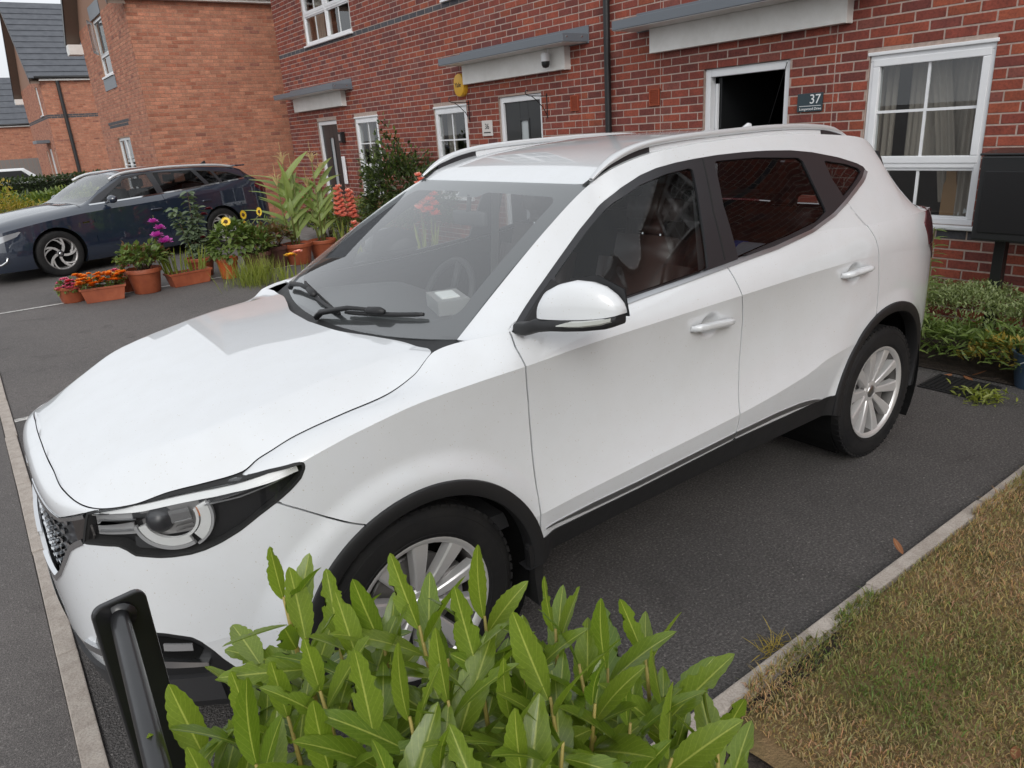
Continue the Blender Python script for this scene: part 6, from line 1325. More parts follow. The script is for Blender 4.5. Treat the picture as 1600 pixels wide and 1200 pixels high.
# ================================================================ plants
rg = np.random.default_rng(11)
def leaf_mat(name, c0, c1, vein, rough=.42, transl=.25, spec=.5, coat=0.):
    m = mat(name, c0, rough, spec=spec, coat=coat); a = attr(m, 'tone'); sep = nd(m, 'ShaderNodeSeparateColor'); lk(m, a.outputs['Color'], sep.inputs[0])
    base = mixc(m, sep.outputs[2], c0, c1)
    # r: 0 at the midrib .. 1 at the edge, g: along
    rib = ramp(m, sep.outputs[0], [(0., (1, 1, 1)), (.03, (.9, .9, .9)), (.085, (0, 0, 0))])
    wv = nd(m, 'ShaderNodeMath', operation='MULTIPLY_ADD'); lk(m, sep.outputs[0], wv.inputs[0]); wv.inputs[1].default_value = -.28; lk(m, sep.outputs[1], wv.inputs[2])
    s2 = nd(m, 'ShaderNodeMath', operation='MULTIPLY'); lk(m, wv.outputs[0], s2.inputs[0]); s2.inputs[1].default_value = 9.; fr = nd(m, 'ShaderNodeMath', operation='FRACT'); lk(m, s2.outputs[0], fr.inputs[0])
    sv = ramp(m, fr.outputs[0], [(0., (.30, .30, .30)), (.09, (0, 0, 0)), (.92, (0, 0, 0)), (1., (.30, .30, .30))])
    tot = mixc(m, 1., rib, sv, 'ADD'); col = mixc(m, tot, base, vein)
    blot = ramp(m, noise(m, coords(m), 35, 4), [(.3, (.75, .78, .7)), (.7, (1.15, 1.12, 1.1))]); col = mixc(m, .6, col, blot, 'MULTIPLY'); setbase(m, col)
    if transl:
        b = bsdf(m); tr = nd(m, 'ShaderNodeBsdfTranslucent'); lk(m, mixc(m, 1., col, (1.5, 1.7, .7), 'MULTIPLY'), tr.inputs[0]); mxs = nd(m, 'ShaderNodeMixShader'); mxs.inputs[0].default_value = transl
        o = m.node_tree.nodes['Material Output']; lk(m, b.outputs[0], mxs.inputs[1]); lk(m, tr.outputs[0], mxs.inputs[2]); lk(m, mxs.outputs[0], o.inputs[0])
    return m
M_LAUREL = leaf_mat('laurel_leaf', (.110, .182, .016), (.200, .262, .030), (.40, .44, .10), .38, .30, coat=.2)
M_GREEN = leaf_mat('green_leaf', (.085, .135, .03), (.16, .215, .055), (.12, .16, .05), .5)
M_DKGREEN = leaf_mat('dark_leaf', (.028, .046, .016), (.06, .085, .028), (.06, .08, .03), .42)
M_GREYGRN = leaf_mat('grey_green_leaf', (.10, .14, .09), (.19, .24, .15), (.2, .24, .15), .5)
M_LIME = leaf_mat('lime_leaf', (.16, .20, .03), (.26, .28, .05), (.3, .34, .1), .5, .3)
M_CORN = leaf_mat('corn_leaf', (.18, .26, .07), (.32, .38, .13), (.32, .36, .16), .5, .3)
M_GOLD = leaf_mat('golden_leaf', (.30, .22, .04), (.42, .31, .06), (.4, .32, .1), .6, .3)
M_REDL = leaf_mat('russet_leaf', (.16, .06, .03), (.11, .09, .03), (.2, .12, .06), .5)
M_HEBE = leaf_mat('hebe_leaf', (.18, .22, .09), (.29, .34, .16), (.2, .25, .1), .5)
M_STEM = mat('green_stem', (.14, .15, .04), .6); M_YSTEM = mat('yellow_stem', (.34, .27, .07), .55); M_WOODST = mat('brown_stem', (.10, .065, .04), .8); M_STRAW = mat('straw', (.50, .38, .17), .7)
def flower_mat(n, c0, c1): 
    m = mat(n, c0, .55); setbase(m, ramp(m, attr(m, 'tone').outputs['Fac'], [(0, c0), (1, c1)])); return m
def leaf_np(L=1., Wd=.3, n=6, curl=.25, fold=.25, shape='ell', notch=None, cols=5, wav=0.):
    t = np.linspace(0, 1, n); c = np.linspace(-1, 1, cols)
    if shape == 'ell': w = np.sin(np.pi*np.clip(t*.94+.03, 0, 1))**.75*(1-.25*t)
    elif shape == 'blade': w = np.minimum(1, t*6+.5)*(1-t**3)
    else: w = np.sin(np.pi*t)**.6
    w[-1] *= .12; V, T = [], []
    for i, ti in enumerate(t):
        for cj in c:
            e = 1. if notch is None or abs(cj) < .99 else notch[0 if cj < 0 else 1][i]
            y = cj*w[i]*Wd/2*e; x = L*(ti - curl*.25*ti**2*0); z = -curl*L*ti**2 + abs(y)*fold + wav*L*math.sin(ti*9 + cj)*abs(cj)
            V.append((x, y, z)); T.append((abs(cj)*e, ti, 0))
    F = [(i*cols+j, (i+1)*cols+j, (i+1)*cols+j+1, i*cols+j+1) for i in range(n-1) for j in range(cols-1)]
    return np.array(V), F, np.array(T)
def basis(d, up):
    d = d/np.maximum(np.linalg.norm(d, axis=1), 1e-9)[:, None]; s = np.cross(up, d); s /= np.maximum(np.linalg.norm(s, axis=1), 1e-9)[:, None]; u = np.cross(d, s); return d, s, u
def leaves(name, par, P, Dr, size, wid, m, curl=.25, fold=.25, shape='ell', n=4, cols=3, up=None, stuff=True, loc=None):
    P, Dr = np.asarray(P, float), np.asarray(Dr, float); k = len(P); V0, F0, T0 = leaf_np(1., wid, n, curl, fold, shape, cols=cols)
    U = np.tile([0, 0, 1.], (k, 1)) + rg.normal(0, .35, (k, 3)) if up is None else np.asarray(up, float)
    d, s, u = basis(Dr, U); sz = np.broadcast_to(np.asarray(size, float), (k,))
    V = P[:, None] + sz[:, None, None]*(V0[None, :, 0:1]*d[:, None] + V0[None, :, 1:2]*s[:, None] + V0[None, :, 2:3]*u[:, None])
    T = np.repeat(T0[None], k, 0).copy(); T[:, :, 2] = rg.random(k)[:, None]; q = len(V0)
    F = (np.array(F0)[None] + (np.arange(k)*q)[:, None, None]).reshape(-1, 4)
    o = link(name, mesh_np(name, V.reshape(-1, 3), F, colors=T.reshape(-1, 3)), m, par)
    if stuff: o['kind'] = 'stuff'
    return o
def rand_dirs(k, zmin=-.3): 
    d = rg.normal(0, 1, (k, 3)); d /= np.linalg.norm(d, axis=1)[:, None]; d[:, 2] = np.abs(d[:, 2])*(1 if zmin >= 0 else 1) + (zmin if zmin < 0 else 0); return d
def stems(name, par, lines, r, m, n=5):
    mb = MB()
    for l in lines: mb.tube(l, [r*(1-.6*i/(len(l)-1)) for i in range(len(l))], n, True)
    return mb.build(name, m, par, smooth=True)
def bush(name, label, cat, loc, rad, h, k, size, m, m2=None, stem=M_WOODST, wid=.5, group=None, hollow=.35, low=.05, nl=9):
    o = empty(name, loc, 0, label, cat, group); rx, ry = rad
    ph = rg.uniform(0, 6.28, 6)
    def blob(k, sh):
        d = rand_dirs(k, -.25); d /= np.linalg.norm(d, axis=1)[:, None]
        lump = 1 + .16*np.sin(3*d[:, 0]*2+ph[0]) + .14*np.sin(4*d[:, 1]*2+ph[1]) + .12*np.sin(5*d[:, 2]*2+ph[2]) + .10*np.sin(9*(d[:, 0]+d[:, 1])+ph[3])
        r = sh*lump*rg.uniform(hollow, 1, k)**.45
        return np.stack([d[:, 0]*rx*r, d[:, 1]*ry*r, np.clip(h*.48 + d[:, 2]*h*.5*r, low, 9)], 1), d
    P, d = blob(k, 1.); leaves('foliage', o, P, d + rg.normal(0, .55, (k, 3)) + [0, 0, .25], size*rg.uniform(.6, 1.25, k), wid, m)
    if m2 is not None:
        P, d = blob(k//3, 1.05); leaves('new_growth', o, P, d + rg.normal(0, .4, (k//3, 3)) + [0, 0, .5], size*rg.uniform(.6, 1.1, k//3), wid, m2)
    for i in range(nl):
        q = P[rg.integers(len(P))]; mb = MB(); mb.tube([(q[0]*.15, q[1]*.15, 0), tuple(q*[.55, .55, .6]), tuple(q*.95)], [.014, .009, .003], 5).build('stem', stem, o, smooth=True)
    return o
# ---------------------------------------------------------------- cherry laurel in front of the camera: each leaf is a part
def cam_pt(px, py, d):
    r, dn, f = [np.array(v) for v in CAM_R]; F_ = cam_d.lens/36*1600
    return np.array(CAM_LOC) + d*(f + r*(px-800)/F_ + dn*(py-600)/F_)
LAUR, LAURV, REST = [], [], []
for i in range(14):
    n = 26; g = rg
    def edge():
        e = np.ones(n) + g.normal(0, .02, n)
        e += .05*np.sign(np.sin(np.arange(n)*2.1 + g.uniform(0, 6)))*np.linspace(.3, 1, n)
        if i % 2 == 0:
            for _ in range(g.integers(1, 4)):
                c = g.integers(8, n-3); e[c-1:c+2] -= g.uniform(.12, .55)
        return np.clip(e, .25, 1.06)
    V, F, T = leaf_np(1., g.uniform(.31, .39), n, g.uniform(.04, .30), g.uniform(.12, .34), 'ell', (edge(), edge()), 7, g.uniform(0, .008)); T[:, 2] = g.uniform(0, 1)
    LAUR.append(mesh_np('laurel_leaf', V, F, colors=T)); LAUR[-1].materials.append(M_LAUREL); LAURV.append((V, F, T))
laurel = empty('laurel_shrub', (-.33, -1.80, 0), 0, 'glossy green laurel shrub with chewed leaves in the near foreground', 'shrub'); L0 = np.array((-.33, -1.80, 0))
SH = [(443, 985, 1.02, -4), (478, 1050, 1.0, 8), (408, 1090, 1.04, -8), (655, 1030, .98, -6), (757, 1015, 1.04, 0), (868, 1035, 1.0, 4), (1008, 1070, 1.04, 6), (905, 1090, .94, 6), (560, 1085, .95, -4), (700, 1125, .88, 0), (800, 1150, .86, 2), (450, 1150, .92, -6), (322, 1215, .98, -10), (585, 1180, .85, 0),
      (985, 1160, .92, 10), (1120, 1170, .95, 12), (880, 1190, .84, 6), (1050, 1215, .90, 14), (262, 1262, .95, -10), (400, 1225, .86, -8), (520, 1240, .84, 0), (690, 1235, .80, 0), (820, 1250, .80, 4), (1130, 1262, .92, 8), (960, 1262, .84, 8), (1455, 1330, 1.0, 4), (330, 1290, .86, -8), (620, 1290, .78, 0), (760, 1300, .78, 0), (500, 1110, .90, -10), (640, 1150, .86, 6), (930, 1130, .90, -4), (1040, 1130, .96, 10), (600, 1040, .99, -8), (700, 1060, .98, 6), (820, 1075, .98, -5), (530, 1030, 1.02, 4), (950, 1075, 1.0, 0), (395, 1165, .95, -6), (750, 1080, .94, 4), (860, 1120, .88, -6), (1230, 1370, .9, 6)]
nleaf = 0
for si, (px, py, dp, lean) in enumerate(SH):
    py -= 52 if si < 9 else 30
    tip = cam_pt(px, py, dp); upv = np.array([math.sin(math.radians(lean))*.5, rg.normal(0, .12), 1.]); upv /= np.linalg.norm(upv)
    side = np.cross(upv, [1, 0, 0]); side /= np.linalg.norm(side); fw = np.cross(side, upv)
    base = np.array([tip[0]*.7 + L0[0]*.3, tip[1]*.7 + L0[1]*.3, .05]); mid_ = tip - upv*.22 + rg.normal(0, .01, 3)
    mb = MB(); pts = [base, base*.45 + mid_*.55, mid_, tip - upv*.08, tip]; mb.tube([tuple(p-L0) for p in pts], [.007, .0055, .0042, .0034, .002], 6); mb.build('stem', M_YSTEM, laurel, smooth=True)
    nl = 10 if si < 14 else 8
    for k in range(nl):
        a = k*2.4 + rg.uniform(-.3, .3); h = .005 + .020*k + (.02 if k > 4 else 0); sp = math.radians(20 + 7.0*k + rg.uniform(-11, 11)) if k else math.radians(rg.uniform(6, 24)); sp = min(sp, math.radians(84)) if rg.random() > .12 else math.radians(rg.uniform(70, 95))
        rad = side*math.cos(a) + fw*math.sin(a); d = upv*math.cos(sp) + rad*math.sin(sp); L = rg.uniform(.095, .160)*(.78 + .05*min(k, 5))
        p = tip - upv*h + rad*.004
        X = d; Z = upv - d*upv.dot(d) if k else rad; Z = Z/np.linalg.norm(Z) + rg.normal(0, .34, 3); Y = np.cross(Z, X); Y /= np.linalg.norm(Y); Z = np.cross(X, Y)
        p = p-L0; li = int(rg.integers(len(LAUR)))
        if k >= 6:                                    # the lower, mostly hidden leaves are joined
            REST.append((li, np.array([X, Y, Z])*L, p)); continue
        o = bpy.data.objects.new('leaf', LAUR[li]); COL.objects.link(o); o.parent = laurel
        o.matrix_local = Matrix(((X[0]*L, Y[0]*L, Z[0]*L, p[0]), (X[1]*L, Y[1]*L, Z[1]*L, p[1]), (X[2]*L, Y[2]*L, Z[2]*L, p[2]), (0, 0, 0, 1))); nleaf += 1
V, F, T = [], [], []; _o = 0
for li, B, p in REST:
    v, f, t = LAURV[li]; V.append(v @ B + p); F += [tuple(i+_o for i in q) for q in f]; T.append(t); _o += len(v)
tag(link('lower_leaves', mesh_np('lower_leaves', np.vstack(V), F, colors=np.vstack(T)), M_LAUREL, laurel), kind='stuff')
print('laurel leaves', nleaf, len(REST))
# shaded inner leaves lower down
k = 900; P = np.stack([rg.uniform(-.80, -.12, k), rg.uniform(-2.05, -1.58, k), rg.uniform(.15, .70, k)], 1) - L0
o = leaves('inner_leaves', laurel, P, rand_dirs(k, -.2), rg.uniform(.08, .13, k), .38, M_LAUREL, .2, .25, n=6, cols=3)
# ---------------------------------------------------------------- pots
M_POT = mat('terracotta_plastic', (.30, .075, .032), .55); _v = coords(M_POT); setbase(M_POT, ramp(M_POT, noise(M_POT, _v, 7, 5), [(.3, (.23, .055, .025)), (.6, (.33, .085, .036)), (.85, (.40, .14, .08))])); setrough(M_POT, noise(M_POT, _v, 18, 4), .4, .7)
M_POT2 = mat('orange_plastic_pot', (.46, .10, .03), .45); M_WICK = mat('rattan_pot', (.115, .045, .035), .6); bump(M_WICK, noise(M_WICK, coords(M_WICK, sc3=(30, 30, 90)), 3, 2), 1., .01)
def pot(name, label, x, y, r, h, m=M_POT, group='terracotta plant pots along the bay line'):
    o = empty(name, (x, y, 0), 0, label, 'plant pot', group); mb = MB()
    mb.lathe([(.001, 0), (r*.72, 0), (r*.76, .01), (r*.95, h*.80), (r*.965, h*.82), (r*1.04, h*.83), (r*1.06, h*.97), (r*1.03, h), (r*.97, h), (r*.95, h*.9), (.001, h*.88)], 28); mb.build('pot_body', m, o, smooth=True, sharp=40)
    mb = MB(); mb.lathe([(.001, h*.90), (r*.955, h*.895)], 20).build('compost', M_SOIL, o); return o
def trough(name, label, x, y, ang, L, wd, h):
    o = empty(name, (x, y, 0), ang, label, 'plant pot', 'terracotta plant pots along the bay line'); mb = MB(); a, b = L/2, wd/2
    def ring(s, z): return [(-a*s + (.0), -b*s, z), (a*s, -b*s, z), (a*s, b*s, z), (-a*s, b*s, z)]
    V = ring(.82, 0) + ring(.96, h*.84) + ring(1.02, h*.85) + ring(1.03, h) + ring(.97, h) + ring(.92, h*.86); F = [(3, 2, 1, 0)] + [(i*4+j, i*4+(j+1) % 4, i*4+4+(j+1) % 4, i*4+4+j) for i in range(5) for j in range(4)]
    mb.add(V, F).build('trough_body', M_POT, o, bev=.012); mb = MB(); mb.add(ring(.93, h*.87), [(0, 1, 2, 3)]).build('compost', M_SOIL, o); return o
def petal_ball(name, par, p, r, n, m, flat=.6):       # overlapping cupped petals round a centre
    V, F, cs = [], [], []; p = np.array(p)
    for k in range(n + 6):
        a = k*2.4 + rg.uniform(-.2, .2); t = (k+1)/(n+6); el = (1-t)*1.35 - .15; d = np.array([math.cos(a)*math.cos(el), math.sin(a)*math.cos(el), math.sin(el)*flat + .1]); s = np.array([-math.sin(a), math.cos(a), 0]); w = r*(.38 + .3*t); u = np.cross(d, s)
        o = len(V); V += [p + d*r*.1 - s*w*.4, p + d*r*.1 + s*w*.4, p + d*r*.75 + s*w + u*r*.05, p + d*r*(1.05 + rg.uniform(-.1, .1)) + s*w*.4, p + d*r*(1.0 + rg.uniform(-.1, .1)) - s*w*.5, p + d*r*.72 - s*w]; F.append((o, o+1, o+2, o+3, o+4, o+5)); c = rg.random(); cs += [(c*.6,)*3]*2 + [(min(1, c*.6+.4),)*3]*4
    return link(name, mesh_np(name, np.array(V), F, colors=np.array(cs)), m, par)
M_MARI = flower_mat('marigold_petal', (.80, .16, .008), (.85, .30, .015)); M_MARY = flower_mat('yellow_petal', (.80, .48, .02), (.85, .62, .05)); M_PINK = flower_mat('pink_petal', (.55, .05, .14), (.80, .22, .32)); M_MAG = flower_mat('magenta_petal', (.45, .03, .35), (.70, .12, .55)); M_SALM = flower_mat('salmon_petal', (.90, .27, .17), (.98, .55, .45)); M_CRIM = flower_mat('crimson_petal', (.10, .006, .015), (.2, .015, .03)); M_DISC = mat('flower_centre', (.09, .045, .015), .8)
bowl = pot('flower_pot', 'small terracotta pot of pink and red flowers at the left end of the row', .07, 7.92, .17, .20)
fl = empty('pink_flowers', (.07, 7.92, .17), 0, 'pink and red bedding flowers in the leftmost small pot', 'flowers')
k = 120; d = rand_dirs(k); leaves('foliage', fl, d*[.15, .15, .12], d + rg.normal(0, .4, (k, 3)), .06, .6, M_GREEN)
for i in range(16): q = rand_dirs(1)[0]*[.16, .16, .13] + [0, 0, .03]; petal_ball('bloom', fl, q, rg.uniform(.03, .045), 12, M_PINK if i % 3 else flower_mat('red_petal', (.5, .01, .02), (.7, .05, .05)) if i == 0 else M_PINK)
tr = trough('flower_trough', 'terracotta trough of orange marigolds near the left end of the row', .38, 7.63, math.atan2(7.49-7.56, .6-.13), .50, .22, .18)
fl = empty('marigolds', (.38, 7.63, .16), 0, 'orange and yellow marigolds filling the left trough', 'flowers')
k = 420; leaves('foliage', fl, np.stack([rg.uniform(-.25, .25, k), rg.uniform(-.11, .11, k), rg.uniform(0, .13, k)], 1), rand_dirs(k) + [0, 0, .3], .05, .35, M_GREEN)
for i in range(64):
    q = (rg.uniform(-.27, .27), rg.uniform(-.15, .12), rg.uniform(.04, .18)); petal_ball('bloom', fl, q, rg.uniform(.034, .046), 14, M_MARY if 20 < i < 25 else M_MARI)
p2 = pot('flower_pot', 'terracotta pot of pink flowers half hidden behind the marigold trough', .70, 8.02, .15, .22)
fl = empty('pink_flowers', (.70, 8.02, .2), 0, 'pink flowers rising behind the marigolds', 'flowers'); k = 90; d = rand_dirs(k); leaves('foliage', fl, d*[.14, .14, .12], d, .06, .5, M_GREEN)
for i in range(12): petal_ball('bloom', fl, rand_dirs(1)[0]*[.12, .12, .14] + [-.02, -.05, .05], .042, 12, M_PINK)
pot('flower_pot', 'largest round terracotta pot, third from the left', .88, 7.70, .205, .31)
bush('leafy_plant', 'compact leafy plant with russet tips in the largest round pot', 'plant', (.88, 7.70, .26), (.27, .27), .34, 700, .075, M_GREEN, M_REDL, wid=.55)
t2 = trough('flower_trough', 'terracotta trough of tall gladiolus leaves', 1.42, 7.78, math.atan2(7.69-7.61, 1.66-1.14), .56, .22, .18)
# gladiolus blades: each blade a part
GB = []
for i in range(5):
    V, F, T = leaf_np(1., rg.uniform(.055, .075), 7, rg.uniform(.0, .22), .5, 'blade', cols=3); T[:, 2] = rg.uniform(0, 1); me = mesh_np('blade', V, F, colors=T); me.materials.append(M_LIME); GB.append(me)
def place(name, me, par, p, X, Z, L, Ws=None):
    X = np.array(X)/np.linalg.norm(X); Z = np.array(Z, float) - X*np.dot(Z, X); Z /= np.linalg.norm(Z); Y = np.cross(Z, X); b = Ws or L
    o = bpy.data.objects.new(name, me); COL.objects.link(o); o.parent = par; o.matrix_local = Matrix(((X[0]*L, Y[0]*b, Z[0]*b, p[0]), (X[1]*L, Y[1]*b, Z[1]*b, p[1]), (X[2]*L, Y[2]*b, Z[2]*b, p[2]), (0, 0, 0, 1))); return o
def gladiolus(label, loc, n, h, bloom=None, hb=None, spread=.05, nb=9, lean=(0, 0), m_blades=GB):
    o = empty('gladiolus', loc, 0, label, 'flowers')
    for k in range(n):
        a = rg.uniform(0, 6.28); d = np.array([math.cos(a)*.24 + lean[0], math.sin(a)*.12 + lean[1], 1.]); place('leaf', m_blades[rg.integers(len(m_blades))], o, (rg.normal(0, spread), rg.normal(0, spread*.5), 0), d, (math.cos(a+.7), math.sin(a+.7), 0), h*rg.uniform(.6, 1.05), h*rg.uniform(.7, 1.0))
    if bloom is not None:
        mb = MB(); mb.tube([(0, 0, 0), (lean[0]*.5*hb, lean[1]*.5*hb, hb*.6), (lean[0]*hb, lean[1]*hb, hb)], [.008, .006, .003], 5).build('stem', M_STEM, o)
        for k in range(nb):
            z = hb*(.55 + .45*k/nb); s = 1-.5*k/nb; sd = -1 if k % 2 else 1
            petal_ball('bloom', o, (lean[0]*z + .036*sd*s, lean[1]*z - .03, z), .082*s + .014, 9, bloom, .8)
    return o
gladiolus('gladiolus with one magenta flower spike in the second trough', (1.22, 7.76, .15), 12, .46, M_MAG, .78, .05, 4, (-.10, 0)); gladiolus('clump of narrow gladiolus leaves in the middle of the second trough', (1.42, 7.78, .15), 9, .40, lean=(.05, 0)); gladiolus('clump of gladiolus leaves at the right end of the second trough', (1.60, 7.80, .15), 8, .36, lean=(.08, 0))
# dahlia with dark flowers behind
pot('flower_pot', 'terracotta pot behind the second trough', 1.72, 8.30, .19, .26)
dh = empty('dahlia_plant', (1.70, 8.30, .22), 0, 'tall grey green plant with dark crimson flowers in front of the dark blue car', 'plant')
for bx_, top in ((-.18, .72), (.04, .92), (.12, .70), (-.05, .55)):
    n = 14; z = np.linspace(.08, top, n); mb = MB(); mb.tube([(0, 0, 0), (bx_*.6, 0, top*.5), (bx_, .0, top)], [.009, .007, .004], 5).build('stem', M_WOODST, dh)
    P = np.concatenate([np.stack([bx_*zz/top + 0*rg.random(7), 0*rg.random(7), np.full(7, zz)], 1) for zz in z]); a = rg.uniform(0, 6.28, len(P)); leaves('foliage', dh, P + np.stack([np.cos(a)*.02, np.sin(a)*.02, 0*a], 1), np.stack([np.cos(a), np.sin(a), rg.uniform(-.25, .35, len(a))], 1), rg.uniform(.08, .125, len(P)), .62, M_GREYGRN)
for q in ((.18, -.05, .60), (.27, 0, .66), (.10, -.06, .30)): petal_ball('bloom', dh, q, .052, 16, M_CRIM)
# sunflowers in the orange pot
pot('flower_pot', 'bright orange plastic pot, tallest plain pot of the row', 1.93, 7.74, .14, .28, M_POT2)
sf = empty('sunflower_plant', (1.93, 7.74, .25), 0, 'bushy sunflower plant with yellow heads in the orange pot', 'plant')
k = 520; d = rand_dirs(k); leaves('foliage', sf, d*[.34, .24, .42] + [.16, 0, .16], d + rg.normal(0, .4, (k, 3)), rg.uniform(.07, .12, k), .55, M_GREEN)
def sun_head(par, p, face, r=.06):
    f = np.array(face)/np.linalg.norm(face); s = np.cross(f, [0, 0, 1]); s /= np.linalg.norm(s); u = np.cross(s, f); V, F, c = [], [], []
    for k in range(18):
        a = 2*math.pi*k/18; d = s*math.cos(a) + u*math.sin(a); t = -s*math.sin(a) + u*math.cos(a); o = len(V); V += [np.array(p)+d*r*.4-t*r*.12, np.array(p)+d*r*.4+t*r*.12, np.array(p)+d*r*.85+t*r*.14, np.array(p)+d*r*1.1+f*.006, np.array(p)+d*r*.85-t*r*.14]; F.append((o, o+1, o+2, o+3, o+4)); c += [(rg.random(),)*3]*5
    h = link('sunflower_head', mesh_np('sunflower_head', np.array(V), F, colors=np.array(c)), M_MARY, par)
    mb = MB(); Mh = Matrix(((s[0], u[0], f[0], p[0]), (s[1], u[1], f[1], p[1]), (s[2], u[2], f[2], p[2]), (0, 0, 0, 1))); mb.lathe([(.001, .014), (r*.3, .012), (r*.45, 0)], 12, Mh).build('centre', M_DISC, h, smooth=True)
    mb = MB(); mb.tube([(p[0]*.5, p[1]*.5, p[2]-.28), (p[0], p[1], p[2]-.03)], .006, 5).build('stem', M_STEM, h)
for p, fc in (((.06, -.08, .50), (-.4, -1, .3)), ((.30, .02, .42), (-.3, -1, .2)), ((.34, .05, .55), (.5, -.8, .1)), ((.58, .1, .56), (-.9, -.3, .1))): sun_head(sf, p, fc)
for (x, y, lb, r) in ((2.33, 7.72, 'dark red rattan pot right of the orange pot', .19), (2.70, 8.02, 'second dark red rattan pot, beside the corn', .19)):
    pot('flower_pot', lb, x, y, r, .30, M_WICK)
bush('mixed_plant', 'green and russet bedding plant in the first rattan pot', 'plant', (2.33, 7.72, .24), (.26, .22), .40, 420, .085, M_GREEN, M_REDL); bush('mixed_plant', 'russet leaved bedding plant in the second rattan pot', 'plant', (2.70, 8.02, .24), (.24, .22), .36, 380, .08, M_REDL, M_GREEN)
# sweet corn: each leaf a part
CL = []
for i in range(6):
    V, F, T = leaf_np(1., rg.uniform(.15, .20), 12, rg.uniform(.35, .85), .30, 'blade', cols=5, wav=.010); T[:, 2] = rg.uniform(0, 1); me = mesh_np('corn_leaf', V, F, colors=T); me.materials.append(M_CORN); CL.append(me)
def corn(label, loc, stalks):
    o = empty('corn_plant', loc, 0, label, 'plant')
    for (dx, dy, h) in stalks:
        mb = MB(); mb.tube([(dx*.4, dy*.4, 0), (dx, dy, h*.5), (dx*1.15, dy, h)], [.015, .012, .007], 7).build('stalk', M_STEM, o, smooth=True)
        for k in range(9):
            z = h*(.10 + .80*k/9); a = k*math.pi + rg.uniform(-1.3, 1.3) + .3; place('leaf', CL[rg.integers(6)], o, (dx*(.4 + .6*z/h), dy, z), (math.cos(a)*.75, math.sin(a)*.45, .95), (-math.cos(a)*.45 + rg.normal(0, .3), -.75, .55), rg.uniform(.36, .56))
        mb = MB()
        for k in range(16): a = rg.uniform(0, 6.28); s = rg.uniform(.15, .75); L = rg.uniform(.12, .20); mb.tube([(dx*1.15, dy, h), (dx*1.15 + math.cos(a)*s*L*.6, dy + math.sin(a)*s*L*.6, h + L*.75), (dx*1.15 + math.cos(a)*s*L*1.3, dy + math.sin(a)*s*L, h + L*.85)], [.004, .0035, .0025], 4)
        mb.tube([(dx*1.15, dy, h), (dx*1.15-.01, dy, h+.30)], .003, 4); mb.build('tassel', M_STRAW, o)
    return o
pot('flower_pot', 'terracotta pot of the taller sweet corn', 3.02, 7.98, .21, .30); corn('tall sweet corn with pale tassels in front of the brick wall', (3.02, 7.98, .26), ((-.02, 0, 1.14), (.10, .06, .98), (-.12, .04, .86)))
pot('flower_pot', 'terracotta pot of the shorter sweet corn by the far black door', 3.46, 8.12, .20, .28); corn('second sweet corn plant between the tall corn and the salmon gladioli', (3.46, 8.12, .24), ((.02, 0, 1.14), (.12, .04, .98), (-.08, .02, .80)))
gladiolus('tallest salmon orange gladiolus in front of the far brick wall', (3.80, 8.10, 0), 10, .62, M_SALM, 1.04, .06, 13); gladiolus('salmon gladiolus right of the tallest one', (3.98, 8.14, 0), 9, .56, M_SALM, .96, .06, 12, (.02, 0)); gladiolus('short salmon gladiolus low beside the windscreen pillar', (3.92, 7.95, 0), 8, .5, M_SALM, .52, .06, 4, (.06, 0))
gladiolus('coral gladiolus behind the bonnet near the roof corner', (4.25, 6.45, 0), 8, .6, M_SALM, 1.20, .05, 10, (.02, 0)); gladiolus('orange gladiolus just right of the coral one', (4.25, 6.22, 0), 8, .6, flower_mat('orange_petal', (.75, .07, .015), (.85, .15, .03)), 1.15, .05, 8, (.05, 0))
# tiger flower clump near the wing
gladiolus('tiger flower clump with red and yellow blooms just beyond the bonnet', (2.15, 6.05, 0), 26, .40, None, None, .13)
tf = empty('tiger_flower', (2.22, 6.0, 0), 0, 'single red and yellow tiger flower standing above the lime leaves', 'flowers'); mb = MB(); mb.tube([(0, 0, 0), (.02, 0, .44)], .005, 5).build('stem', M_STEM, tf); petal_ball('bloom', tf, (-.03, 0, .43), .075, 8, flower_mat('yellow_red_petal', (.85, .45, .02), (.85, .50, .03)), .3); petal_ball('bloom', tf, (.06, -.02, .46), .06, 7, M_SALM, .3)
k = 500; lg = empty('lavender_grass', (2.0, 6.9, 0), 0, 'wispy dry grass clump in front of the rattan pots', 'grass'); P = np.stack([rg.normal(0, .16, k), rg.normal(0, .16, k), 0*rg.random(k)], 1); leaves('foliage', lg, P, np.stack([rg.normal(0, .22, k), rg.normal(0, .22, k), np.ones(k)], 1), rg.uniform(.2, .42, k), .02, M_LIME, .2, .1, 'blade')
# shrubs by the terrace
bush('evergreen_shrub', 'dark evergreen shrub against the wall between two white windows', 'shrub', (4.62, 7.75, .0), (.55, .52), 1.62, 3400, .075, M_DKGREEN, M_GREEN, wid=.5, low=.3); bush('evergreen_shrub', 'low dark shrub leaning right of the tall evergreen shrub', 'shrub', (4.62, 6.95, 0), (.5, .45), 1.15, 1700, .075, M_DKGREEN, wid=.5, low=.2)
bush('border_plant', 'low green border plants under the far window', 'plant', (4.55, 9.4, 0), (.55, .8), .70, 1500, .08, M_GREEN, M_LIME, wid=.35); bush('border_plant', 'feathery green border plants behind the salmon gladioli', 'plant', (4.35, 8.55, 0), (.4, .5), .62, 900, .09, M_GREEN, M_REDL, wid=.2); bush('border_plant', 'green border plant at the foot of the far black door', 'plant', (4.5, 10.3, 0), (.35, .5), .60, 700, .08, M_DKGREEN, M_GREEN)
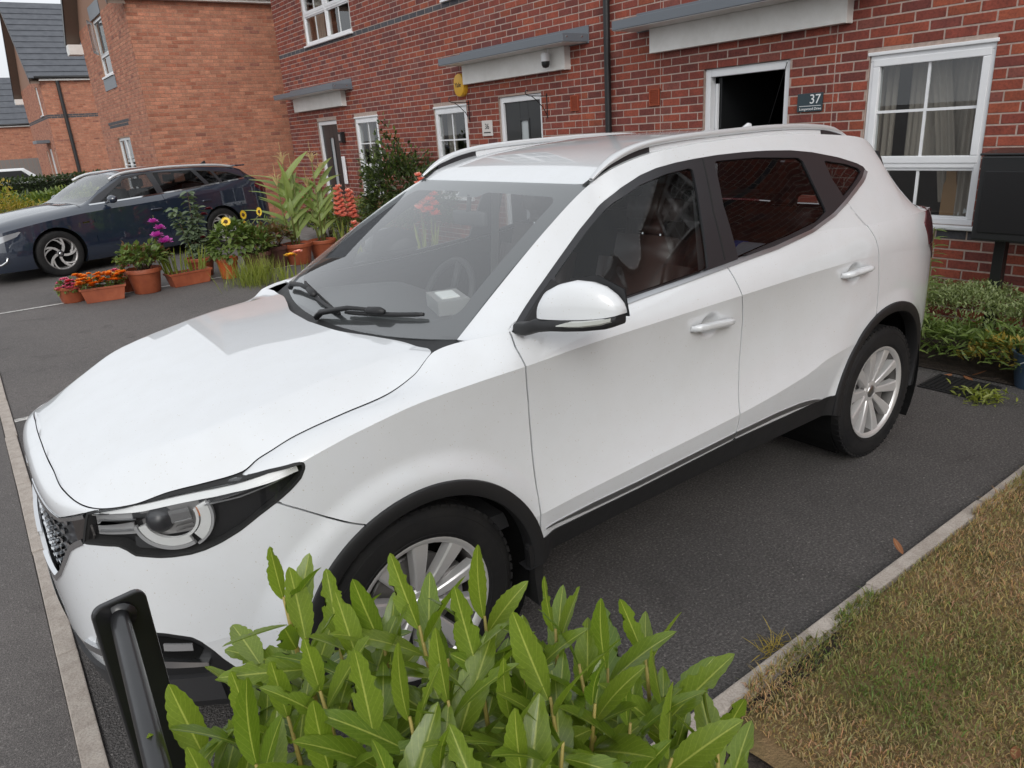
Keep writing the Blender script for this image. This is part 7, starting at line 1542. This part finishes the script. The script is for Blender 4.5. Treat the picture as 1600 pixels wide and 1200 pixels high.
# bed to the right of the car
def mass(name, label, x0, x1, y0, y1, h0, h1, k, size, m, wid, up=.8, loc=None):
    o = empty(name, (x0, y0, 0), 0, label, 'plant'); x = rg.uniform(0, x1-x0, k); y = rg.uniform(0, y1-y0, k); edge = np.minimum.reduce([x, x1-x0-x, y, y1-y0-y])/.16; top = (h0 + (h1-h0)*vnoise(x*4+3, y*4+1, 4))*np.clip(.45+edge, 0, 1); z = top*rg.uniform(.55, 1, k)**.5
    leaves('foliage', o, np.stack([x, y, z], 1), np.stack([rg.normal(0, .6, k) - .25, rg.normal(0, .6, k), np.full(k, up)], 1), size*rg.uniform(.6, 1.2, k), wid, m); return o
mass('hebe_hedge', 'low clipped pale green hebe in the bed behind the white car', 4.42, 5.10, -1.9, .50, .34, .46, 17000, .032, M_HEBE, .42)
mass('willow_herb', 'dark green narrow leaved plants spilling over the tarmac by the rear wheel', 4.02, 4.52, -1.1, .45, .16, .34, 2600, .085, M_GREEN, .22, .45)
mass('russet_plant', 'orange brown dying plant at the front of the bed', 4.04, 4.40, -1.05, -.62, .18, .30, 420, .07, M_GOLD, .3)
tw = empty('tall_weed', (4.45, -.19, 0), 0, 'tall thin weed standing at the rear corner of the white car', 'plant'); mb = MB(); mb.tube([(0, 0, 0), (.02, 0, .5), (.0, 0, .86)], [.006, .005, .003], 5).build('stem', M_STEM, tw)
P, Dd = [], []
for z in np.linspace(.2, .84, 13):
    for a in np.arange(4)*1.57 + z*7: P.append((.01, 0, z)); Dd.append((math.cos(a), math.sin(a), .25))
leaves('foliage', tw, P, Dd, .10, .28, M_GREEN)
# ---------------------------------------------------------------- distant hedge and bushes
hd = empty('clipped_hedge', (-3.5, 19.6, 0), 0, 'dark clipped hedge in front of the far orange houses', 'hedge'); k = 9000; P = np.stack([rg.uniform(0, 6.2, k), rg.uniform(0, 1.0, k), rg.uniform(.05, 1.25, k)], 1); sfc = rg.integers(0, 3, k); P[sfc == 0, 1] = rg.uniform(-.04, .06, (sfc == 0).sum()); P[sfc == 1, 2] = rg.uniform(1.14, 1.27, (sfc == 1).sum()); leaves('foliage', hd, P, rand_dirs(k) + [0, -.5, 0], rg.uniform(.07, .12, k), .5, M_DKGREEN)
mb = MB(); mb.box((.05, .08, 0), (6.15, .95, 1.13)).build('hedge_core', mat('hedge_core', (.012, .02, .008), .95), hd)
bush('laurel_bush', 'mid green laurel bush beside the golden bush', 'bush', (.95, 15.6, 0), (.95, .7), 1.12, 2200, .12, M_GREEN, M_LIME, wid=.42); bush('golden_bush', 'golden yellow shrub at the left edge behind the dark blue car', 'bush', (-.35, 14.6, 0), (1.0, .8), 1.20, 2600, .08, M_GOLD, M_LIME, wid=.45)
bush('laurel_bush', 'dark green bush between the golden bush and the hedge', 'bush', (.2, 17.2, 0), (1.3, .7), 1.05, 1800, .11, M_DKGREEN, M_GREEN, wid=.42)
# ================================================================ small things
# black metal barrier beside the laurel: flat post with rounded head, tube rail coming towards the viewer
ppos = cam_pt(180, 932, 1.2); br = empty('metal_barrier', (ppos[0], ppos[1], 0), 0, 'black metal railing post with a round handrail at the lower left corner', 'railing')
h = float(ppos[2]); poly = [(-.042, 0), (.042, 0)] + [(.042-.018*(1-math.cos(a)), h-.018+.018*math.sin(a)) for a in np.linspace(0, 1.57, 6)] + [(-.042+.018*(1-math.cos(a)), h-.018+.018*math.sin(a)) for a in np.linspace(1.57, 0, 6)]
M_GLOSSB = mat('black_enamel', (.008, .008, .009), .3, coat=.4, coat_r=.12); setrough(M_GLOSSB, noise(M_GLOSSB, coords(M_GLOSSB), 22, 5), .25, .5)
mb = MB(); mb.prism(poly, .014, Matrix(((.985, 0, .17, 0), (.17, 0, -.985, 0), (0, 1, 0, 0), (0, 0, 0, 1)))).build('post', M_GLOSSB, br, bev=.003)
mb = MB(); mb.tube([(.0, -.005, h-.030), (-.004, -.03, h-.031), (-.035, -.6, h-.035), (-.07, -1.2, h-.04)], .0150, 16).build('handrail', M_GLOSSB, br, smooth=True)
mb = MB(); mb.tube([(.0, -.012, h-.030), (-.001, -.018, h-.030)], .024, 16).build('weld_collar', M_GLOSSB, br, smooth=True)
# clear tissue box on the dashboard, hanging tag on the mirror
bxx = empty('tissue_box', (.56, -.20, 1.058), math.radians(-18), 'clear plastic box with white tissues on the dashboard', 'box')
M_CLRP = mat('clear_plastic', (.42, .42, .42), .3, alpha=.65)
mb = MB()
for q in (((-.06, -.10, 0), (.06, -.10, 0), (.06, -.10, .055), (-.06, -.10, .055)), ((.06, -.10, 0), (.06, .10, 0), (.06, .10, .055), (.06, -.10, .055)), ((.06, .10, 0), (-.06, .10, 0), (-.06, .10, .055), (.06, .10, .055)), ((-.06, .10, 0), (-.06, -.10, 0), (-.06, -.10, .055), (-.06, .10, .055))): mb.add(q, [(0, 1, 2, 3)])
mb.add([(-.06, -.10, .055), (.06, -.10, .055), (.06, .10, .055), (-.06, .10, .055)], [(0, 1, 2, 3)]); mb.build('box_wall', M_CLRP, bxx); mb = MB(); mb.box((-.035, -.060, .050), (.035, .060, .060), .004).build('tissue', mat('tissue_white', (.8, .8, .79), .9), bxx)
# drain grating, bucket, dead leaves
dg = empty('drain_grating', (3.83, -.725, .004), 0, 'black slotted drain grating set in the tarmac behind the rear wheel', 'drain')
mb = MB(); mb.box((-.15, -.18, 0), (.15, .18, .006)).build('frame', M_BLKTRIM, dg)
for k in range(12): mb = MB(); mb.box((-.135, -.165+k*.029, .006), (.135, -.150+k*.029, .013)).build('bar', M_BLKTRIM, dg)
bk = empty('blue_bucket', (4.13, -1.02, 0), 0, 'dark blue plastic bucket at the right edge of the bed', 'bucket'); mb = MB(); mb.lathe([(.001, 0), (.10, 0), (.13, .21), (.14, .215), (.14, .225), (.125, .22), (.095, .01)], 28).build('bucket_body', mat('blue_plastic', (.035, .06, .10), .4), bk, smooth=True, sharp=40)
mb = MB(); mb.tube([(.135*math.cos(a), .135*math.sin(a), .20 - .10*abs(math.sin(a))) for a in np.linspace(0, math.pi, 16)], .004, 6).build('handle', M_SATIN, bk)
M_DEAD = leaf_mat('dead_leaf', (.22, .085, .035), (.32, .14, .06), (.36, .20, .10), .7, .1); V, F, T = leaf_np(1., .4, 7, -.25, .4, 'ell', cols=5); DL = mesh_np('dead_leaf', V, F, colors=T); DL.materials.append(M_DEAD)
for i, (px_, L, lb, z) in enumerate((((1.765, -1.41, .035), .105, 'curled orange dead leaf lying on the lawn kerb', 0), ((1.93, -1.86, .06), .05, 'small orange dead leaf lying on the lawn grass', 0), ((1.02, -2.07, .05), .10, 'long dead leaf on the lawn at the bottom edge', 0), ((4.02, -.60, .01), .16, 'large dead leaf on the tarmac beside the drain', 0), ((3.98, -.74, .01), .13, 'second dead leaf on the tarmac nearer the bucket', 0), ((4.06, -.70, .015), .12, 'crumpled dead leaf at the edge of the bed', 0), ((-1.30, .60, .003), .03, 'tiny orange leaf on the road left of the edging strip', 0))):
    o = link('dead_leaf', DL, None, None, px_); o.scale = (L*.7,)*3; o.rotation_euler = (rg.normal(0, .2), rg.normal(0, .15), rg.uniform(0, 6.28)); tag(o, lb, 'leaf', 'dead leaves on the ground')
wd = empty('kerb_weed', (3.72, -.90, 0), 0, 'small bright weed growing at the edge of the drain grating', 'plant'); k = 160; leaves('foliage', wd, np.stack([rg.normal(0, .06, k), rg.normal(0, .07, k), rg.uniform(0, .04, k)], 1), rand_dirs(k) + [0, 0, .2], .05, .3, M_LIME)
dwd = empty('straw_tuft', (.98, -1.385, 0), 0, 'dry straw coloured weed tuft at the foot of the lawn kerb', 'plant'); k = 130; leaves('foliage', dwd, np.stack([rg.normal(0, .03, k), rg.normal(0, .02, k), 0*rg.random(k)], 1), rand_dirs(k), rg.uniform(.03, .08, k), .04, M_GOLD, .3, .1, 'blade')
cs = empty('rolled_blanket', (2.0, -.45, .74), 0, 'white and blue rolled blanket on the back seat of the white car', 'blanket'); mb = MB(); mb.tube([(0, -.16, .30), (0, .16, .30)], .09, 16).build('roll', mat('blanket_white', (.5, .5, .55), .9), cs, smooth=True, sharp=50); mb = MB(); mb.tube([(0, .0, .30), (0, .04, .30)], .093, 16).build('band', mat('blanket_blue', (.05, .10, .4), .9), cs, smooth=True, sharp=50)
